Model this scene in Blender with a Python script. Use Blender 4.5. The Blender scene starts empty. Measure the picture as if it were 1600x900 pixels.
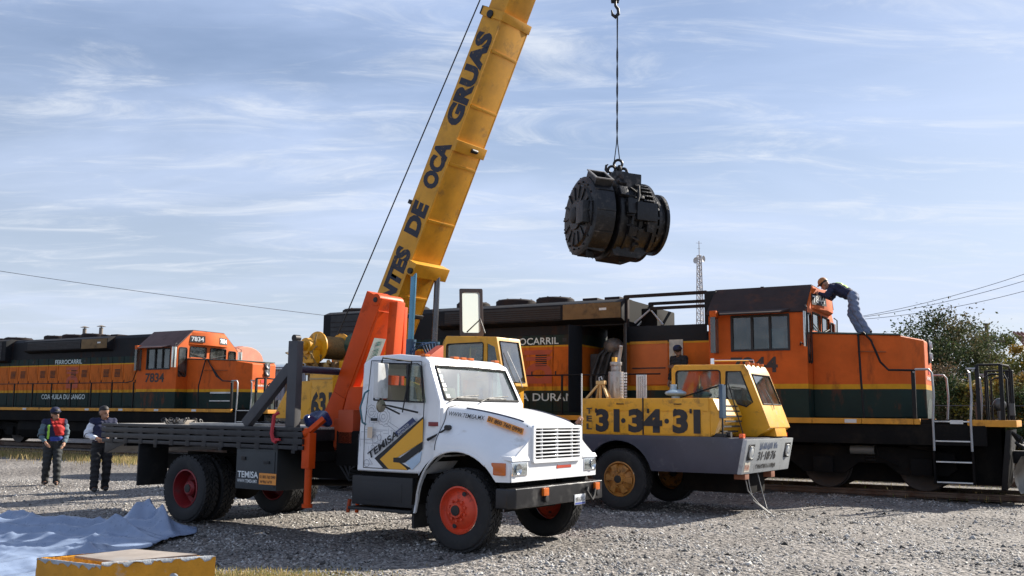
import bpy, bmesh, math, random
import numpy as np
from mathutils import Vector, Matrix
random.seed(7); rng = np.random.default_rng(11)
SC = bpy.context.scene; COL = SC.collection
rad = math.radians
# ------------------------------------------------------------------ camera
CAMH = 1.7; PITCH = rad(7.69); ROLL = rad(0.6)
fwd = Vector((0, math.cos(PITCH), math.sin(PITCH))); up0 = Vector((0, -math.sin(PITCH), math.cos(PITCH))); r0 = Vector((1, 0, 0))
cr, sr = math.cos(ROLL), math.sin(ROLL)
rr = r0*cr + up0*sr; uu = up0*cr - r0*sr
cd = bpy.data.cameras.new('camera'); cam = bpy.data.objects.new('camera', cd); COL.objects.link(cam)
cd.sensor_width = 36; cd.lens = 36*1470/1600; cd.clip_start = .1; cd.clip_end = 6000
cam.matrix_world = Matrix(((rr.x, uu.x, -fwd.x, 0), (rr.y, uu.y, -fwd.y, 0), (rr.z, uu.z, -fwd.z, CAMH), (0, 0, 0, 1)))
SC.camera = cam
# ------------------------------------------------------------------ sky and sun
SUN_AZ = rad(57)      # clockwise from +Y (camera forward) towards +X
SUN_EL = rad(32)
w = bpy.data.worlds.new('World'); SC.world = w; w.use_nodes = True
nt = w.node_tree; N = nt.nodes; L = nt.links
bg = N['Background']; sky = N.new('ShaderNodeTexSky'); sky.sky_type = 'NISHITA'; sky.sun_disc = False
sky.sun_elevation = SUN_EL; sky.sun_rotation = SUN_AZ; sky.air_density = 1.0; sky.dust_density = 1.2; sky.ozone_density = 4.0
bg.inputs['Strength'].default_value = 0.05
tc = N.new('ShaderNodeTexCoord')
sep = N.new('ShaderNodeSeparateXYZ'); L.new(tc.outputs['Generated'], sep.inputs[0])
zc = N.new('ShaderNodeMath'); zc.operation = 'MAXIMUM'; zc.inputs[1].default_value = 0.02; L.new(sep.outputs['Z'], zc.inputs[0])
za = N.new('ShaderNodeMath'); za.operation = 'ADD'; za.inputs[1].default_value = 0.10; L.new(zc.outputs[0], za.inputs[0])
dv = N.new('ShaderNodeVectorMath'); dv.operation = 'DIVIDE'
cx = N.new('ShaderNodeCombineXYZ')
for k in range(3): L.new(za.outputs[0], cx.inputs[k])
L.new(tc.outputs['Generated'], dv.inputs[0]); L.new(cx.outputs[0], dv.inputs[1])
mp = N.new('ShaderNodeMapping'); mp.inputs['Scale'].default_value = (0.6, 1.15, 1.0); mp.inputs['Rotation'].default_value = (0, 0, rad(14)); mp.inputs['Location'].default_value = (3.3, 1.7, 0)
L.new(dv.outputs[0], mp.inputs[0])
n1 = N.new('ShaderNodeTexNoise'); n1.inputs['Scale'].default_value = 1.1; n1.inputs['Detail'].default_value = 9; n1.inputs['Roughness'].default_value = .55; n1.inputs['Distortion'].default_value = .35
L.new(mp.outputs[0], n1.inputs['Vector'])
n2 = N.new('ShaderNodeTexNoise'); n2.inputs['Scale'].default_value = .45; n2.inputs['Detail'].default_value = 3
L.new(mp.outputs[0], n2.inputs['Vector'])
mm = N.new('ShaderNodeMath'); mm.operation = 'MULTIPLY'; L.new(n1.outputs['Fac'], mm.inputs[0]); L.new(n2.outputs['Fac'], mm.inputs[1])
cm = N.new('ShaderNodeMapRange'); cm.interpolation_type = 'SMOOTHSTEP'; cm.inputs['From Min'].default_value = .15; cm.inputs['From Max'].default_value = .46; cm.inputs['To Min'].default_value = 0.20; cm.inputs['To Max'].default_value = .95
L.new(mm.outputs[0], cm.inputs['Value'])
mx = N.new('ShaderNodeMix'); mx.data_type = 'RGBA'; mx.inputs['B'].default_value = (6.0, 7.3, 10.2, 1)
L.new(cm.outputs[0], mx.inputs['Factor']); L.new(sky.outputs[0], mx.inputs['A']); 
mpw = N.new('ShaderNodeMapping'); mpw.inputs['Scale'].default_value = (1.3, 3.6, 1.0); mpw.inputs['Rotation'].default_value = (0, 0, rad(-9)); L.new(dv.outputs[0], mpw.inputs[0])
nw = N.new('ShaderNodeTexNoise'); nw.inputs['Scale'].default_value = 1.5; nw.inputs['Detail'].default_value = 11; nw.inputs['Roughness'].default_value = .66; nw.inputs['Distortion'].default_value = .8; L.new(mpw.outputs[0], nw.inputs['Vector'])
wr = N.new('ShaderNodeMapRange'); wr.interpolation_type = 'SMOOTHSTEP'; wr.inputs['From Min'].default_value = .46; wr.inputs['From Max'].default_value = .80; wr.inputs['To Min'].default_value = 0; wr.inputs['To Max'].default_value = .75; L.new(nw.outputs['Fac'], wr.inputs['Value'])
mxw = N.new('ShaderNodeMix'); mxw.data_type = 'RGBA'; mxw.inputs['B'].default_value = (8.6, 9.0, 9.6, 1); L.new(wr.outputs[0], mxw.inputs['Factor']); L.new(mx.outputs['Result'], mxw.inputs['A'])
hz = N.new('ShaderNodeMapRange'); hz.interpolation_type = 'SMOOTHSTEP'; hz.inputs['From Min'].default_value = .0; hz.inputs['From Max'].default_value = .42; hz.inputs['To Min'].default_value = .62; hz.inputs['To Max'].default_value = 0   # pale haze low over the horizon, all round
L.new(sep.outputs['Z'], hz.inputs['Value'])
mx2 = N.new('ShaderNodeMix'); mx2.data_type = 'RGBA'; mx2.inputs['B'].default_value = (6.9, 7.5, 8.6, 1)
L.new(hz.outputs[0], mx2.inputs['Factor']); L.new(mxw.outputs['Result'], mx2.inputs['A']); L.new(mx2.outputs['Result'], bg.inputs['Color'])
sd = bpy.data.lights.new('sun', 'SUN'); sd.energy = 5.0; sd.angle = rad(.53); sd.color = (1, .93, .82)
sun = bpy.data.objects.new('sun', sd); COL.objects.link(sun); sun.location = (30, 20, 40)
sdir = Vector((math.sin(SUN_AZ)*math.cos(SUN_EL), math.cos(SUN_AZ)*math.cos(SUN_EL), math.sin(SUN_EL)))
sun.rotation_euler = sdir.to_track_quat('Z', 'Y').to_euler()
SC.view_settings.view_transform = 'Standard'; SC.view_settings.look = 'None'; SC.view_settings.gamma = 1; SC.view_settings.exposure = 1.12
SC.render.engine = 'CYCLES'
# ------------------------------------------------------------------ helpers
def lerp(a, b, t): return a + (b-a)*t
def tag(o, label=None, cat=None, group=None, kind=None):
    if label: o['label'] = label
    if cat: o['category'] = cat
    if group: o['group'] = group
    if kind: o['kind'] = kind
    return o
def empty(name, loc=(0, 0, 0), rz=0, parent=None):
    o = bpy.data.objects.new(name, None); COL.objects.link(o); o.location = loc; o.rotation_euler = (0, 0, rz); o.empty_display_size = .2
    if parent: o.parent = parent
    return o
def link(name, me, mat=None, parent=None, loc=None, rot=None):
    o = bpy.data.objects.new(name, me); COL.objects.link(o)
    if mat is not None and not me.materials: me.materials.append(mat)
    if parent: o.parent = parent
    if loc is not None: o.location = loc
    if rot is not None: o.rotation_euler = rot
    return o
def shade(bm, ang=38):
    a = rad(ang)
    for f in bm.faces: f.smooth = True
    for e in bm.edges:
        e.smooth = len(e.link_faces) != 2 or e.calc_face_angle(0) < a
def frame_of(d):
    d = Vector(d).normalized(); a = Vector((0, 0, 1)) if abs(d.z) < .9 else Vector((1, 0, 0))
    u = d.cross(a).normalized(); return u, d.cross(u).normalized(), d
class G:
    def __init__(s): s.v = []; s.f = []
    def add(s, vs, fs):
        b = len(s.v); s.v += [tuple(v) for v in vs]; s.f += [tuple(b+i for i in f) for f in fs]; return s
    def hexa(s, p):   # 4 bottom (ccw from above), 4 top
        return s.add(p, [(3, 2, 1, 0), (4, 5, 6, 7), (0, 1, 5, 4), (1, 2, 6, 5), (2, 3, 7, 6), (3, 0, 4, 7)])
    def box(s, x0, x1, y0, y1, z0, z1):
        return s.hexa([(x0, y0, z0), (x1, y0, z0), (x1, y1, z0), (x0, y1, z0), (x0, y0, z1), (x1, y0, z1), (x1, y1, z1), (x0, y1, z1)])
    def obox(s, c, u, v, w_):   # centre and three half vectors
        c, u, v, w_ = map(Vector, (c, u, v, w_))
        return s.hexa([c-u-v-w_, c+u-v-w_, c+u+v-w_, c-u+v-w_, c-u-v+w_, c+u-v+w_, c+u+v+w_, c-u+v+w_])
    def beam(s, p0, p1, wy, hz, side=(0, 1, 0)):   # bar between two points, wy along side, hz across
        p0, p1 = Vector(p0), Vector(p1); d = (p1-p0); sd_ = Vector(side); sd_ = (sd_ - d.normalized()*sd_.dot(d.normalized())).normalized(); n = d.normalized().cross(sd_)
        return s.obox((p0+p1)/2, d/2, sd_*wy/2, n*hz/2)
    def prism(s, pts, ax, a, b, a2=None):   # polygon in the two other axes, extruded along ax
        n = len(pts)
        def P(p, t):
            if ax == 'x': return (t, p[0], p[1])
            if ax == 'y': return (p[0], t, p[1])
            return (p[0], p[1], t)
        vs = [P(p, a) for p in pts] + [P(p, b) for p in pts]
        return s.add(vs, [tuple(range(n))[::-1], tuple(range(n, 2*n))] + [(i, (i+1) % n, n+(i+1) % n, n+i) for i in range(n)])
    def cyl(s, p0, p1, r0_, r1=None, n=14, caps=True):
        if r1 is None: r1 = r0_
        p0, p1 = Vector(p0), Vector(p1); u, v, d = frame_of(p1-p0); vs = []
        for p, r in ((p0, r0_), (p1, r1)):
            for i in range(n):
                t = 2*math.pi*i/n; vs.append(p + u*(r*math.cos(t)) + v*(r*math.sin(t)))
        fs = [(i, (i+1) % n, n+(i+1) % n, n+i) for i in range(n)]
        if caps: fs += [tuple(range(n))[::-1], tuple(range(n, 2*n))]
        return s.add(vs, fs)
    def lathe(s, prof, o=(0, 0, 0), d=(0, 1, 0), n=32, close=False):   # prof (r, h)
        o = Vector(o); u, v, d = frame_of(d); vs = []; m = len(prof)
        for i in range(n):
            t = 2*math.pi*i/n; e = u*math.cos(t) + v*math.sin(t)
            for r, h in prof: vs.append(o + e*r + d*h)
        fs = []
        for i in range(n):
            j = (i+1) % n
            for k in range(m-1 + (1 if close else 0)):
                k2 = (k+1) % m; fs.append((i*m+k, i*m+k2, j*m+k2, j*m+k))
        return s.add(vs, fs)
    def tube(s, pts, r, n=8):
        pts = [Vector(p) for p in pts]; m = len(pts); vs = []; rs = r if isinstance(r, (list, tuple)) else [r]*m
        d = (pts[1]-pts[0]).normalized(); u, v, _ = frame_of(d)
        for i, p in enumerate(pts):
            t = (pts[min(i+1, m-1)] - pts[max(i-1, 0)]).normalized()
            u = (u - t*u.dot(t)).normalized(); v = t.cross(u)
            for k in range(n):
                a = 2*math.pi*k/n; vs.append(p + u*(rs[i]*math.cos(a)) + v*(rs[i]*math.sin(a)))
        fs = [(i*n+k, i*n+(k+1) % n, (i+1)*n+(k+1) % n, (i+1)*n+k) for i in range(m-1) for k in range(n)]
        fs += [tuple(range(n))[::-1], tuple(range((m-1)*n, m*n))]
        return s.add(vs, fs)
    def ell(s, c, rx, ry, rz, n=12, m=8):
        vs = [(c[0], c[1], c[2]-rz)]
        for j in range(1, m):
            ph = -math.pi/2 + math.pi*j/m
            for i in range(n):
                t = 2*math.pi*i/n; vs.append((c[0]+rx*math.cos(ph)*math.cos(t), c[1]+ry*math.cos(ph)*math.sin(t), c[2]+rz*math.sin(ph)))
        vs.append((c[0], c[1], c[2]+rz)); e = len(vs)-1
        fs = [(0, 1+(i+1) % n, 1+i) for i in range(n)] + [(e, 1+(m-2)*n+i, 1+(m-2)*n+(i+1) % n) for i in range(n)]
        fs += [(1+j*n+i, 1+j*n+(i+1) % n, 1+(j+1)*n+(i+1) % n, 1+(j+1)*n+i) for j in range(m-2) for i in range(n)]
        return s.add(vs, fs)
    def mesh(s, name, bev=0, seg=2, ang=38, recalc=True):
        bm = bmesh.new(); vs = [bm.verts.new(v) for v in s.v]
        for f in s.f:
            try: bm.faces.new([vs[i] for i in f])
            except ValueError: pass
        if recalc: bmesh.ops.recalc_face_normals(bm, faces=bm.faces)
        if bev:
            es = [e for e in bm.edges if len(e.link_faces) == 2 and e.calc_face_angle(0) > rad(28)]
            bmesh.ops.bevel(bm, geom=es, offset=bev, segments=seg, profile=.7, affect='EDGES', clamp_overlap=True)
        shade(bm, ang)
        me = bpy.data.meshes.new(name); bm.to_mesh(me); bm.free(); return me
    def build(s, name, mat, parent=None, bev=0, seg=2, ang=38, loc=None, rot=None):
        return link(name, s.mesh(name, bev, seg, ang), mat, parent, loc, rot)
DG = bpy.context.evaluated_depsgraph_get
def bake(o):
    dg = DG(); dg.update(); me = bpy.data.meshes.new_from_object(o.evaluated_get(dg)); return me
def boolcut(me, cutters, name='shell', ang=30, bev=0):
    o = bpy.data.objects.new('tmp', me); COL.objects.link(o); tmp = [o]
    for g in cutters:
        c = link('tmpc', g if isinstance(g, bpy.types.Mesh) else g.mesh('c')); tmp.append(c)
        m = o.modifiers.new('b', 'BOOLEAN'); m.operation = 'DIFFERENCE'; m.solver = 'EXACT'; m.object = c
    bpy.context.view_layer.update()
    r = bake(o); r.name = name
    for t in tmp: bpy.data.objects.remove(t)
    bm = bmesh.new(); bm.from_mesh(r)
    shade(bm, ang); bm.to_mesh(r); bm.free(); return r
def place2d(o_, u, v, off=0.0):
    u = Vector(u).normalized(); v = Vector(v).normalized(); n = u.cross(v); o_ = Vector(o_) + n*off
    return Matrix(((u.x, v.x, n.x, o_.x), (u.y, v.y, n.y, o_.y), (u.z, v.z, n.z, o_.z), (0, 0, 0, 1)))
def text(s, mat, parent, o_, u, v, wid, hei, bold=.0, shear=0, off=.004, name='lettering', ext=.0015, sp=1.0):
    """flat lettering whose lower left corner is o_, reading along u, fitted to wid x hei"""
    cu = bpy.data.curves.new('t', 'FONT'); cu.body = s; cu.size = 1; cu.offset = bold; cu.shear = shear; cu.resolution_u = 3; cu.extrude = 0; cu.space_character = sp
    o = bpy.data.objects.new('t', cu); COL.objects.link(o); bpy.context.view_layer.update(); me = bake(o); bpy.data.objects.remove(o)
    n = len(me.vertices); co = np.empty(n*3, np.float32); me.vertices.foreach_get('co', co); co = co.reshape(-1, 3)
    mn = co.min(0); mxx = co.max(0); sz = np.maximum(mxx-mn, 1e-6)
    co[:, 0] = (co[:, 0]-mn[0])/sz[0]*wid; co[:, 1] = (co[:, 1]-mn[1])/sz[1]*hei; co[:, 2] = 0
    R = np.array(place2d(o_, u, v, off)); co = co @ R[:3, :3].T + R[:3, 3]
    me.vertices.foreach_set('co', co.astype(np.float32).ravel()); me.materials.clear(); me.name = name
    return link(name, me, mat, parent)
def decal(pts, mat, parent, o_, u, v, off=.002, name='decal'):
    M4 = place2d(o_, u, v, off); me = bpy.data.meshes.new(name)
    me.from_pydata([M4 @ Vector((p[0], p[1], 0)) for p in pts], [], [tuple(range(len(pts)))]); return link(name, me, mat, parent)
def scribble(parent, mat, o_, u, v, wid, hei, n, off=.003, name='worn_print'):
    """worn marks that can no longer be read"""
    M4 = place2d(o_, u, v, off); r = random.Random(n*7+int(wid*100)); vs = []; fs = []; cw = wid/n
    for i in range(n):
        x = i*cw; t = cw*.22
        segs = [((x+cw*.1, 0), (x+cw*.1, hei))]
        if r.random() < .7: segs.append(((x+cw*.1, hei*r.choice((0, .5, 1))*.85), (x+cw*.75, hei*r.choice((0, .5, 1))*.85)))
        if r.random() < .7: segs.append(((x+cw*.65, 0), (x+cw*.65, hei*r.uniform(.5, 1))))
        if r.random() < .4: segs.append(((x+cw*.1, hei), (x+cw*.7, 0)))
        for (ax, ay), (bx, by) in segs:
            d = Vector((bx-ax, by-ay, 0)); d = d.normalized() if d.length > 0 else Vector((1, 0, 0)); nn = Vector((-d.y, d.x, 0))*t/2; b = len(vs)
            a3, b3 = Vector((ax, ay, 0)), Vector((bx, by, 0)); vs += [M4 @ (a3-nn), M4 @ (b3-nn), M4 @ (b3+nn), M4 @ (a3+nn)]; fs.append((b, b+1, b+2, b+3))
    me = bpy.data.meshes.new(name); me.from_pydata(vs, [], fs); return link(name, me, mat, parent)
def rrect(x0, y0, x1, y1, r, n=4):
    P = []
    for cx_, cy_, a in ((x1-r, y0+r, -90), (x1-r, y1-r, 0), (x0+r, y1-r, 90), (x0+r, y0+r, 180)):
        for i in range(n+1):
            t = rad(a+90*i/n); P.append((cx_+r*math.cos(t), cy_+r*math.sin(t)))
    return P
def plate(outline, holes, thick, M4, name):
    """flat plate with holes, built from a filled 2D curve"""
    cu = bpy.data.curves.new('p', 'CURVE'); cu.dimensions = '2D'; cu.fill_mode = 'BOTH'; cu.extrude = thick/2
    for pts in [outline] + holes:
        sp = cu.splines.new('POLY'); sp.points.add(len(pts)-1); sp.use_cyclic_u = True
        for q, p in zip(sp.points, pts): q.co = (p[0], p[1], 0, 1)
    o = bpy.data.objects.new('p', cu); COL.objects.link(o); bpy.context.view_layer.update(); me = bake(o); bpy.data.objects.remove(o)
    me.transform(M4); me.name = name; me.materials.clear()
    bm = bmesh.new(); bm.from_mesh(me); bmesh.ops.remove_doubles(bm, verts=bm.verts, dist=1e-5); bmesh.ops.recalc_face_normals(bm, faces=bm.faces); shade(bm, 30); bm.to_mesh(me); bm.free(); return me
# ------------------------------------------------------------------ materials
MC = {}
def M(name, col=(.5, .5, .5), rough=.55, metal=0.0, var=.18, scale=2.5, dirt=None, dirtamt=.0, dscale=1.6, streak=0, bump=0.0, bscale=60, bands=None, spec=.5, coat=0, emit=None):
    if name in MC: return MC[name]
    m = bpy.data.materials.new(name); m.use_nodes = True; MC[name] = m
    nt = m.node_tree; N = nt.nodes; L = nt.links; b = N['Principled BSDF']
    tc = N.new('ShaderNodeTexCoord'); src = tc.outputs['Object']
    def noise(sc, det=6, ro=.6, vec=None):
        n = N.new('ShaderNodeTexNoise'); n.inputs['Scale'].default_value = sc; n.inputs['Detail'].default_value = det; n.inputs['Roughness'].default_value = ro
        L.new(vec if vec is not None else src, n.inputs['Vector']); return n.outputs['Fac']
    def mix(f, a, b_, blend='MIX'):
        x = N.new('ShaderNodeMix'); x.data_type = 'RGBA'; x.blend_type = blend
        for k, q in (('Factor', f), ('A', a), ('B', b_)):
            if isinstance(q, bpy.types.NodeSocket): L.new(q, x.inputs[k])
            elif k == 'Factor': x.inputs[k].default_value = q
            else: x.inputs[k].default_value = (*q[:3], 1)
        return x.outputs['Result']
    def ramp(f, lo, hi, a=0, b_=1):
        r = N.new('ShaderNodeMapRange'); r.inputs['From Min'].default_value = lo; r.inputs['From Max'].default_value = hi; r.inputs['To Min'].default_value = a; r.inputs['To Max'].default_value = b_
        L.new(f, r.inputs['Value']); return r.outputs[0]
    c = None
    if bands:
        sx = N.new('ShaderNodeSeparateXYZ'); L.new(src, sx.inputs[0]); c = tuple(bands[0][1])
        for z, cc in bands[1:]:
            g = N.new('ShaderNodeMath'); g.operation = 'GREATER_THAN'; g.inputs[1].default_value = z; L.new(sx.outputs['Z'], g.inputs[0]); c = mix(g.outputs[0], c, cc)
    else: c = tuple(col)
    if var:
        f = ramp(noise(scale), .28, .72, 1-var, 1+var*.6)
        cm = N.new('ShaderNodeCombineColor')
        for k in range(3): L.new(f, cm.inputs[k])
        c = mix(1.0, c, cm.outputs[0], 'MULTIPLY')
    if dirt:
        vec = src
        if streak:
            mp_ = N.new('ShaderNodeMapping'); mp_.inputs['Scale'].default_value = (1, 1, streak); L.new(src, mp_.inputs[0]); vec = mp_.outputs[0]
        f = ramp(noise(dscale, 10, .68, vec), .62-dirtamt*.35, .78-dirtamt*.25, 0, .9)
        c = mix(f, c, dirt)
        rg = mix(f, (rough,)*3, (min(1, rough+.3),)*3); L.new(rg, b.inputs['Roughness'])
    else:
        L.new(ramp(noise(scale*4), .3, .7, max(.02, rough*.85), min(1, rough*1.15)), b.inputs['Roughness'])
    if isinstance(c, tuple): b.inputs['Base Color'].default_value = (*c[:3], 1)
    else: L.new(c, b.inputs['Base Color'])
    b.inputs['Metallic'].default_value = metal; b.inputs['Specular IOR Level'].default_value = spec
    if coat: b.inputs['Coat Weight'].default_value = coat; b.inputs['Coat Roughness'].default_value = .12
    if bump:
        bp = N.new('ShaderNodeBump'); bp.inputs['Strength'].default_value = bump; bp.inputs['Distance'].default_value = .02
        L.new(noise(bscale, 4), bp.inputs['Height']); L.new(bp.outputs[0], b.inputs['Normal'])
    if emit: b.inputs['Emission Color'].default_value = (*emit[:3], 1); b.inputs['Emission Strength'].default_value = emit[3]
    return m
def glassmat(name, tint, fres=.07, rough=.03):
    if name in MC: return MC[name]
    m = bpy.data.materials.new(name); m.use_nodes = True; MC[name] = m; nt = m.node_tree; N = nt.nodes; L = nt.links
    for n in list(N): N.remove(n)
    o = N.new('ShaderNodeOutputMaterial'); t = N.new('ShaderNodeBsdfTransparent'); t.inputs[0].default_value = (*tint, 1)
    g = N.new('ShaderNodeBsdfGlossy'); g.inputs['Roughness'].default_value = rough; g.inputs[0].default_value = (.95, .98, 1, 1)
    lw = N.new('ShaderNodeLayerWeight'); pw_ = N.new('ShaderNodeMath'); pw_.operation = 'POWER'; pw_.inputs[1].default_value = 3.5; L.new(lw.outputs['Facing'], pw_.inputs[0])
    f = N.new('ShaderNodeMath'); f.operation = 'MULTIPLY_ADD'; f.inputs[1].default_value = .85-fres; f.inputs[2].default_value = fres; L.new(pw_.outputs[0], f.inputs[0])
    ds = N.new('ShaderNodeBsdfDiffuse'); ds.inputs[0].default_value = (.55, .55, .52, 1)
    tcn = N.new('ShaderNodeTexCoord'); nz = N.new('ShaderNodeTexNoise'); nz.inputs['Scale'].default_value = 3; nz.inputs['Detail'].default_value = 6; L.new(tcn.outputs['Object'], nz.inputs['Vector'])
    mr = N.new('ShaderNodeMapRange'); mr.inputs['From Min'].default_value = .35; mr.inputs['From Max'].default_value = .75; mr.inputs['To Min'].default_value = .02; mr.inputs['To Max'].default_value = .16; L.new(nz.outputs['Fac'], mr.inputs['Value'])
    m1 = N.new('ShaderNodeMixShader'); m2 = N.new('ShaderNodeMixShader')
    L.new(mr.outputs[0], m1.inputs[0]); L.new(t.outputs[0], m1.inputs[1]); L.new(ds.outputs[0], m1.inputs[2])
    L.new(f.outputs[0], m2.inputs[0]); L.new(m1.outputs[0], m2.inputs[1]); L.new(g.outputs[0], m2.inputs[2]); L.new(m2.outputs[0], o.inputs[0]); return m
GRIME = (.025, .022, .02); RUST = (.09, .035, .015); DUST = (.30, .26, .21)
black = M('black_paint', (.007, .007, .008), .5, var=.3, dirt=(.03, .027, .024), dirtamt=.2, spec=.25)
steel = M('dark_steel', (.022, .022, .024), .5, .4, var=.3, dirt=(.05, .04, .03), dirtamt=.3)
grime = M('grimy_underframe', (.006, .0055, .0055), .8, var=.4, dirt=(.022, .018, .014), dirtamt=.3, spec=.15)
chrome = M('chrome', (.75, .76, .78), .12, 1, var=.05)
silver = M('silver_paint', (.55, .56, .56), .4, .3, var=.15, dirt=(.1, .09, .08), dirtamt=.2)
rubber = M('rubber', (.011, .011, .012), .75, var=.3, dirt=(.045, .042, .038), dirtamt=.30, dscale=4, bump=.15, bscale=120)
white = M('white_truck_paint', (.78, .79, .80), .28, var=.04, dirt=(.46, .43, .39), dirtamt=.10, dscale=3.2, coat=.35)
ink = M('black_ink', (.015, .015, .017), .6, var=.2)
wtext = M('white_letter_paint', (.72, .74, .72), .6, var=.15, dirt=(.2, .19, .17), dirtamt=.15, dscale=5)
glass = glassmat('window_glass', (.62, .72, .70))
dglass = glassmat('dark_window_glass', (.30, .38, .40))
amber = M('amber_lens', (.55, .12, .01), .2, var=.1, coat=.4)
redlens = M('red_lens', (.45, .02, .015), .2, var=.1, coat=.4)
skin = M('skin', (.36, .19, .12), .6, var=.1)
X, Y, Z = (1, 0, 0), (0, 1, 0), (0, 0, 1)
def tyre_mesh(R, Wd, lug=34):
    g = G(); h = Wd/2; ri = R*.57
    g.lathe([(ri, -h*.72), (R*.62, -h*.86), (R*.80, -h*1.0), (R*.92, -h*.95), (R*.965, -h*.82), (R*.965, h*.82), (R*.92, h*.95), (R*.80, h), (R*.62, h*.86), (ri, h*.72)], d=(0, 1, 0), n=48)
    for i in range(lug):
        for k, (c, wl, sk) in enumerate(((-.62, .24, .10), (-.2, .15, -.12), (.2, .15, .12), (.62, .24, -.10))):
            t = 2*math.pi*(i+.5*(k % 2))/lug; e = Vector((math.cos(t), 0, math.sin(t))); tt = Vector((-math.sin(t), 0, math.cos(t)))
            g.obox(e*(R*.978)+Vector((0, c*h, 0)), tt*(R*2*math.pi/lug*.37), (Vector((0, wl*h, 0))+tt*sk*.25), e*(R*.022))
    return g.mesh('tyre', ang=30)
def rim_mesh(R, Wd, s, deep=False, lugs=10):
    """disc wheel seen from side s (-1 = -y side)"""
    g = G(); h = Wd/2*s; ri = R*.575
    if not deep: pr = [(ri, h*.80), (ri*.93, h*.86), (ri*.88, h*.55), (ri*.80, h*.42), (ri*.62, h*.70), (ri*.48, h*.86), (ri*.36, h*.86), (ri*.34, h*1.0), (ri*.30, h*1.22), (0.001, h*1.22)]
    else: pr = [(ri, h*.80), (ri*.93, h*.84), (ri*.88, h*.2), (ri*.80, -h*.6), (ri*.62, -h*.72), (ri*.42, -h*.72), (ri*.40, h*.2), (ri*.30, h*.45), (0.001, h*.45)]
    g.lathe(pr, d=(0, 1, 0), n=40)
    zl = h*.86 if not deep else -h*.72
    for i in range(lugs):
        t = 2*math.pi*i/lugs; rl = ri*(.43 if not deep else .52)
        g.cyl((rl*math.cos(t), zl, rl*math.sin(t)), (rl*math.cos(t), zl+s*.035, rl*math.sin(t)), .017, n=6)
    return g.mesh('rim', ang=35)
_wc = {}
def wheel(parent, c, R, Wd, s, rimmat, hubmat=None, deep=False, key=''):
    k = (R, Wd, s, deep, key)
    if k not in _wc:
        rm = rim_mesh(R, Wd, s, deep); ri = R*.575; h = Wd/2*s
        gh = G(); zc_ = h*1.24 if not deep else h*.46
        gh.cyl((0, zc_-s*.05, 0), (0, zc_+s*.012, 0), ri*.22, n=16)
        hm = gh.mesh('hub', .006)
        oms = []
        for q in range(2 if not deep else 4):
            go = G(); t = 2*math.pi*q/(2 if not deep else 4)+.3; r1 = ri*.71; yy = h*.60 if not deep else -h*.63
            go.cyl((r1*math.cos(t), yy, r1*math.sin(t)), (r1*math.cos(t), yy+s*.012, r1*math.sin(t)), ri*.10, n=12); oms.append(go.mesh('hand_hole'))
        _wc[k] = (tyre_mesh(R, Wd), rm, hm, oms)
    tm, rm, hm, om = _wc[k]
    rot = (0, random.uniform(0, 6.28), 0)
    t = link('wheel', tm, rubber, parent, c, rot)
    link('rim', rm, rimmat, t); link('hub', hm, hubmat or steel, t); 
    for q in om: link('hand_hole', q, ink, t)
    return t
def heading(th): return -rad(th)
# ================================================================== SETTING
# ground: one sheet out to the horizon, finer near the camera, with gentle unevenness
def ground_h(x, y): return .018*math.sin(x*.9+1.3)*math.sin(y*.7) + .012*math.sin(x*2.1+y*1.7)
def axis_pts(lo, hi, fine0, fine1, step):
    a = list(np.arange(fine0, fine1+.01, step)); v = fine1; st = step
    while v < hi: st *= 1.6; v += st; a.append(v)
    v = fine0; st = step
    while v > lo: st *= 1.6; v -= st; a.insert(0, v)
    return a
gx = axis_pts(-2500, 2500, -16, 20, .6); gy = axis_pts(-300, 4000, 6, 40, .6)
gv = [(x, y, 0.0) for y in gy for x in gx]; nx = len(gx)
gv = [(x, y, (ground_h(x, y)-.02) if (-17 < x < 21 and 5 < y < 30) else -.02) for x, y, _ in gv]
gf = [(j*nx+i, j*nx+i+1, (j+1)*nx+i+1, (j+1)*nx+i) for j in range(len(gy)-1) for i in range(nx-1)]
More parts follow.
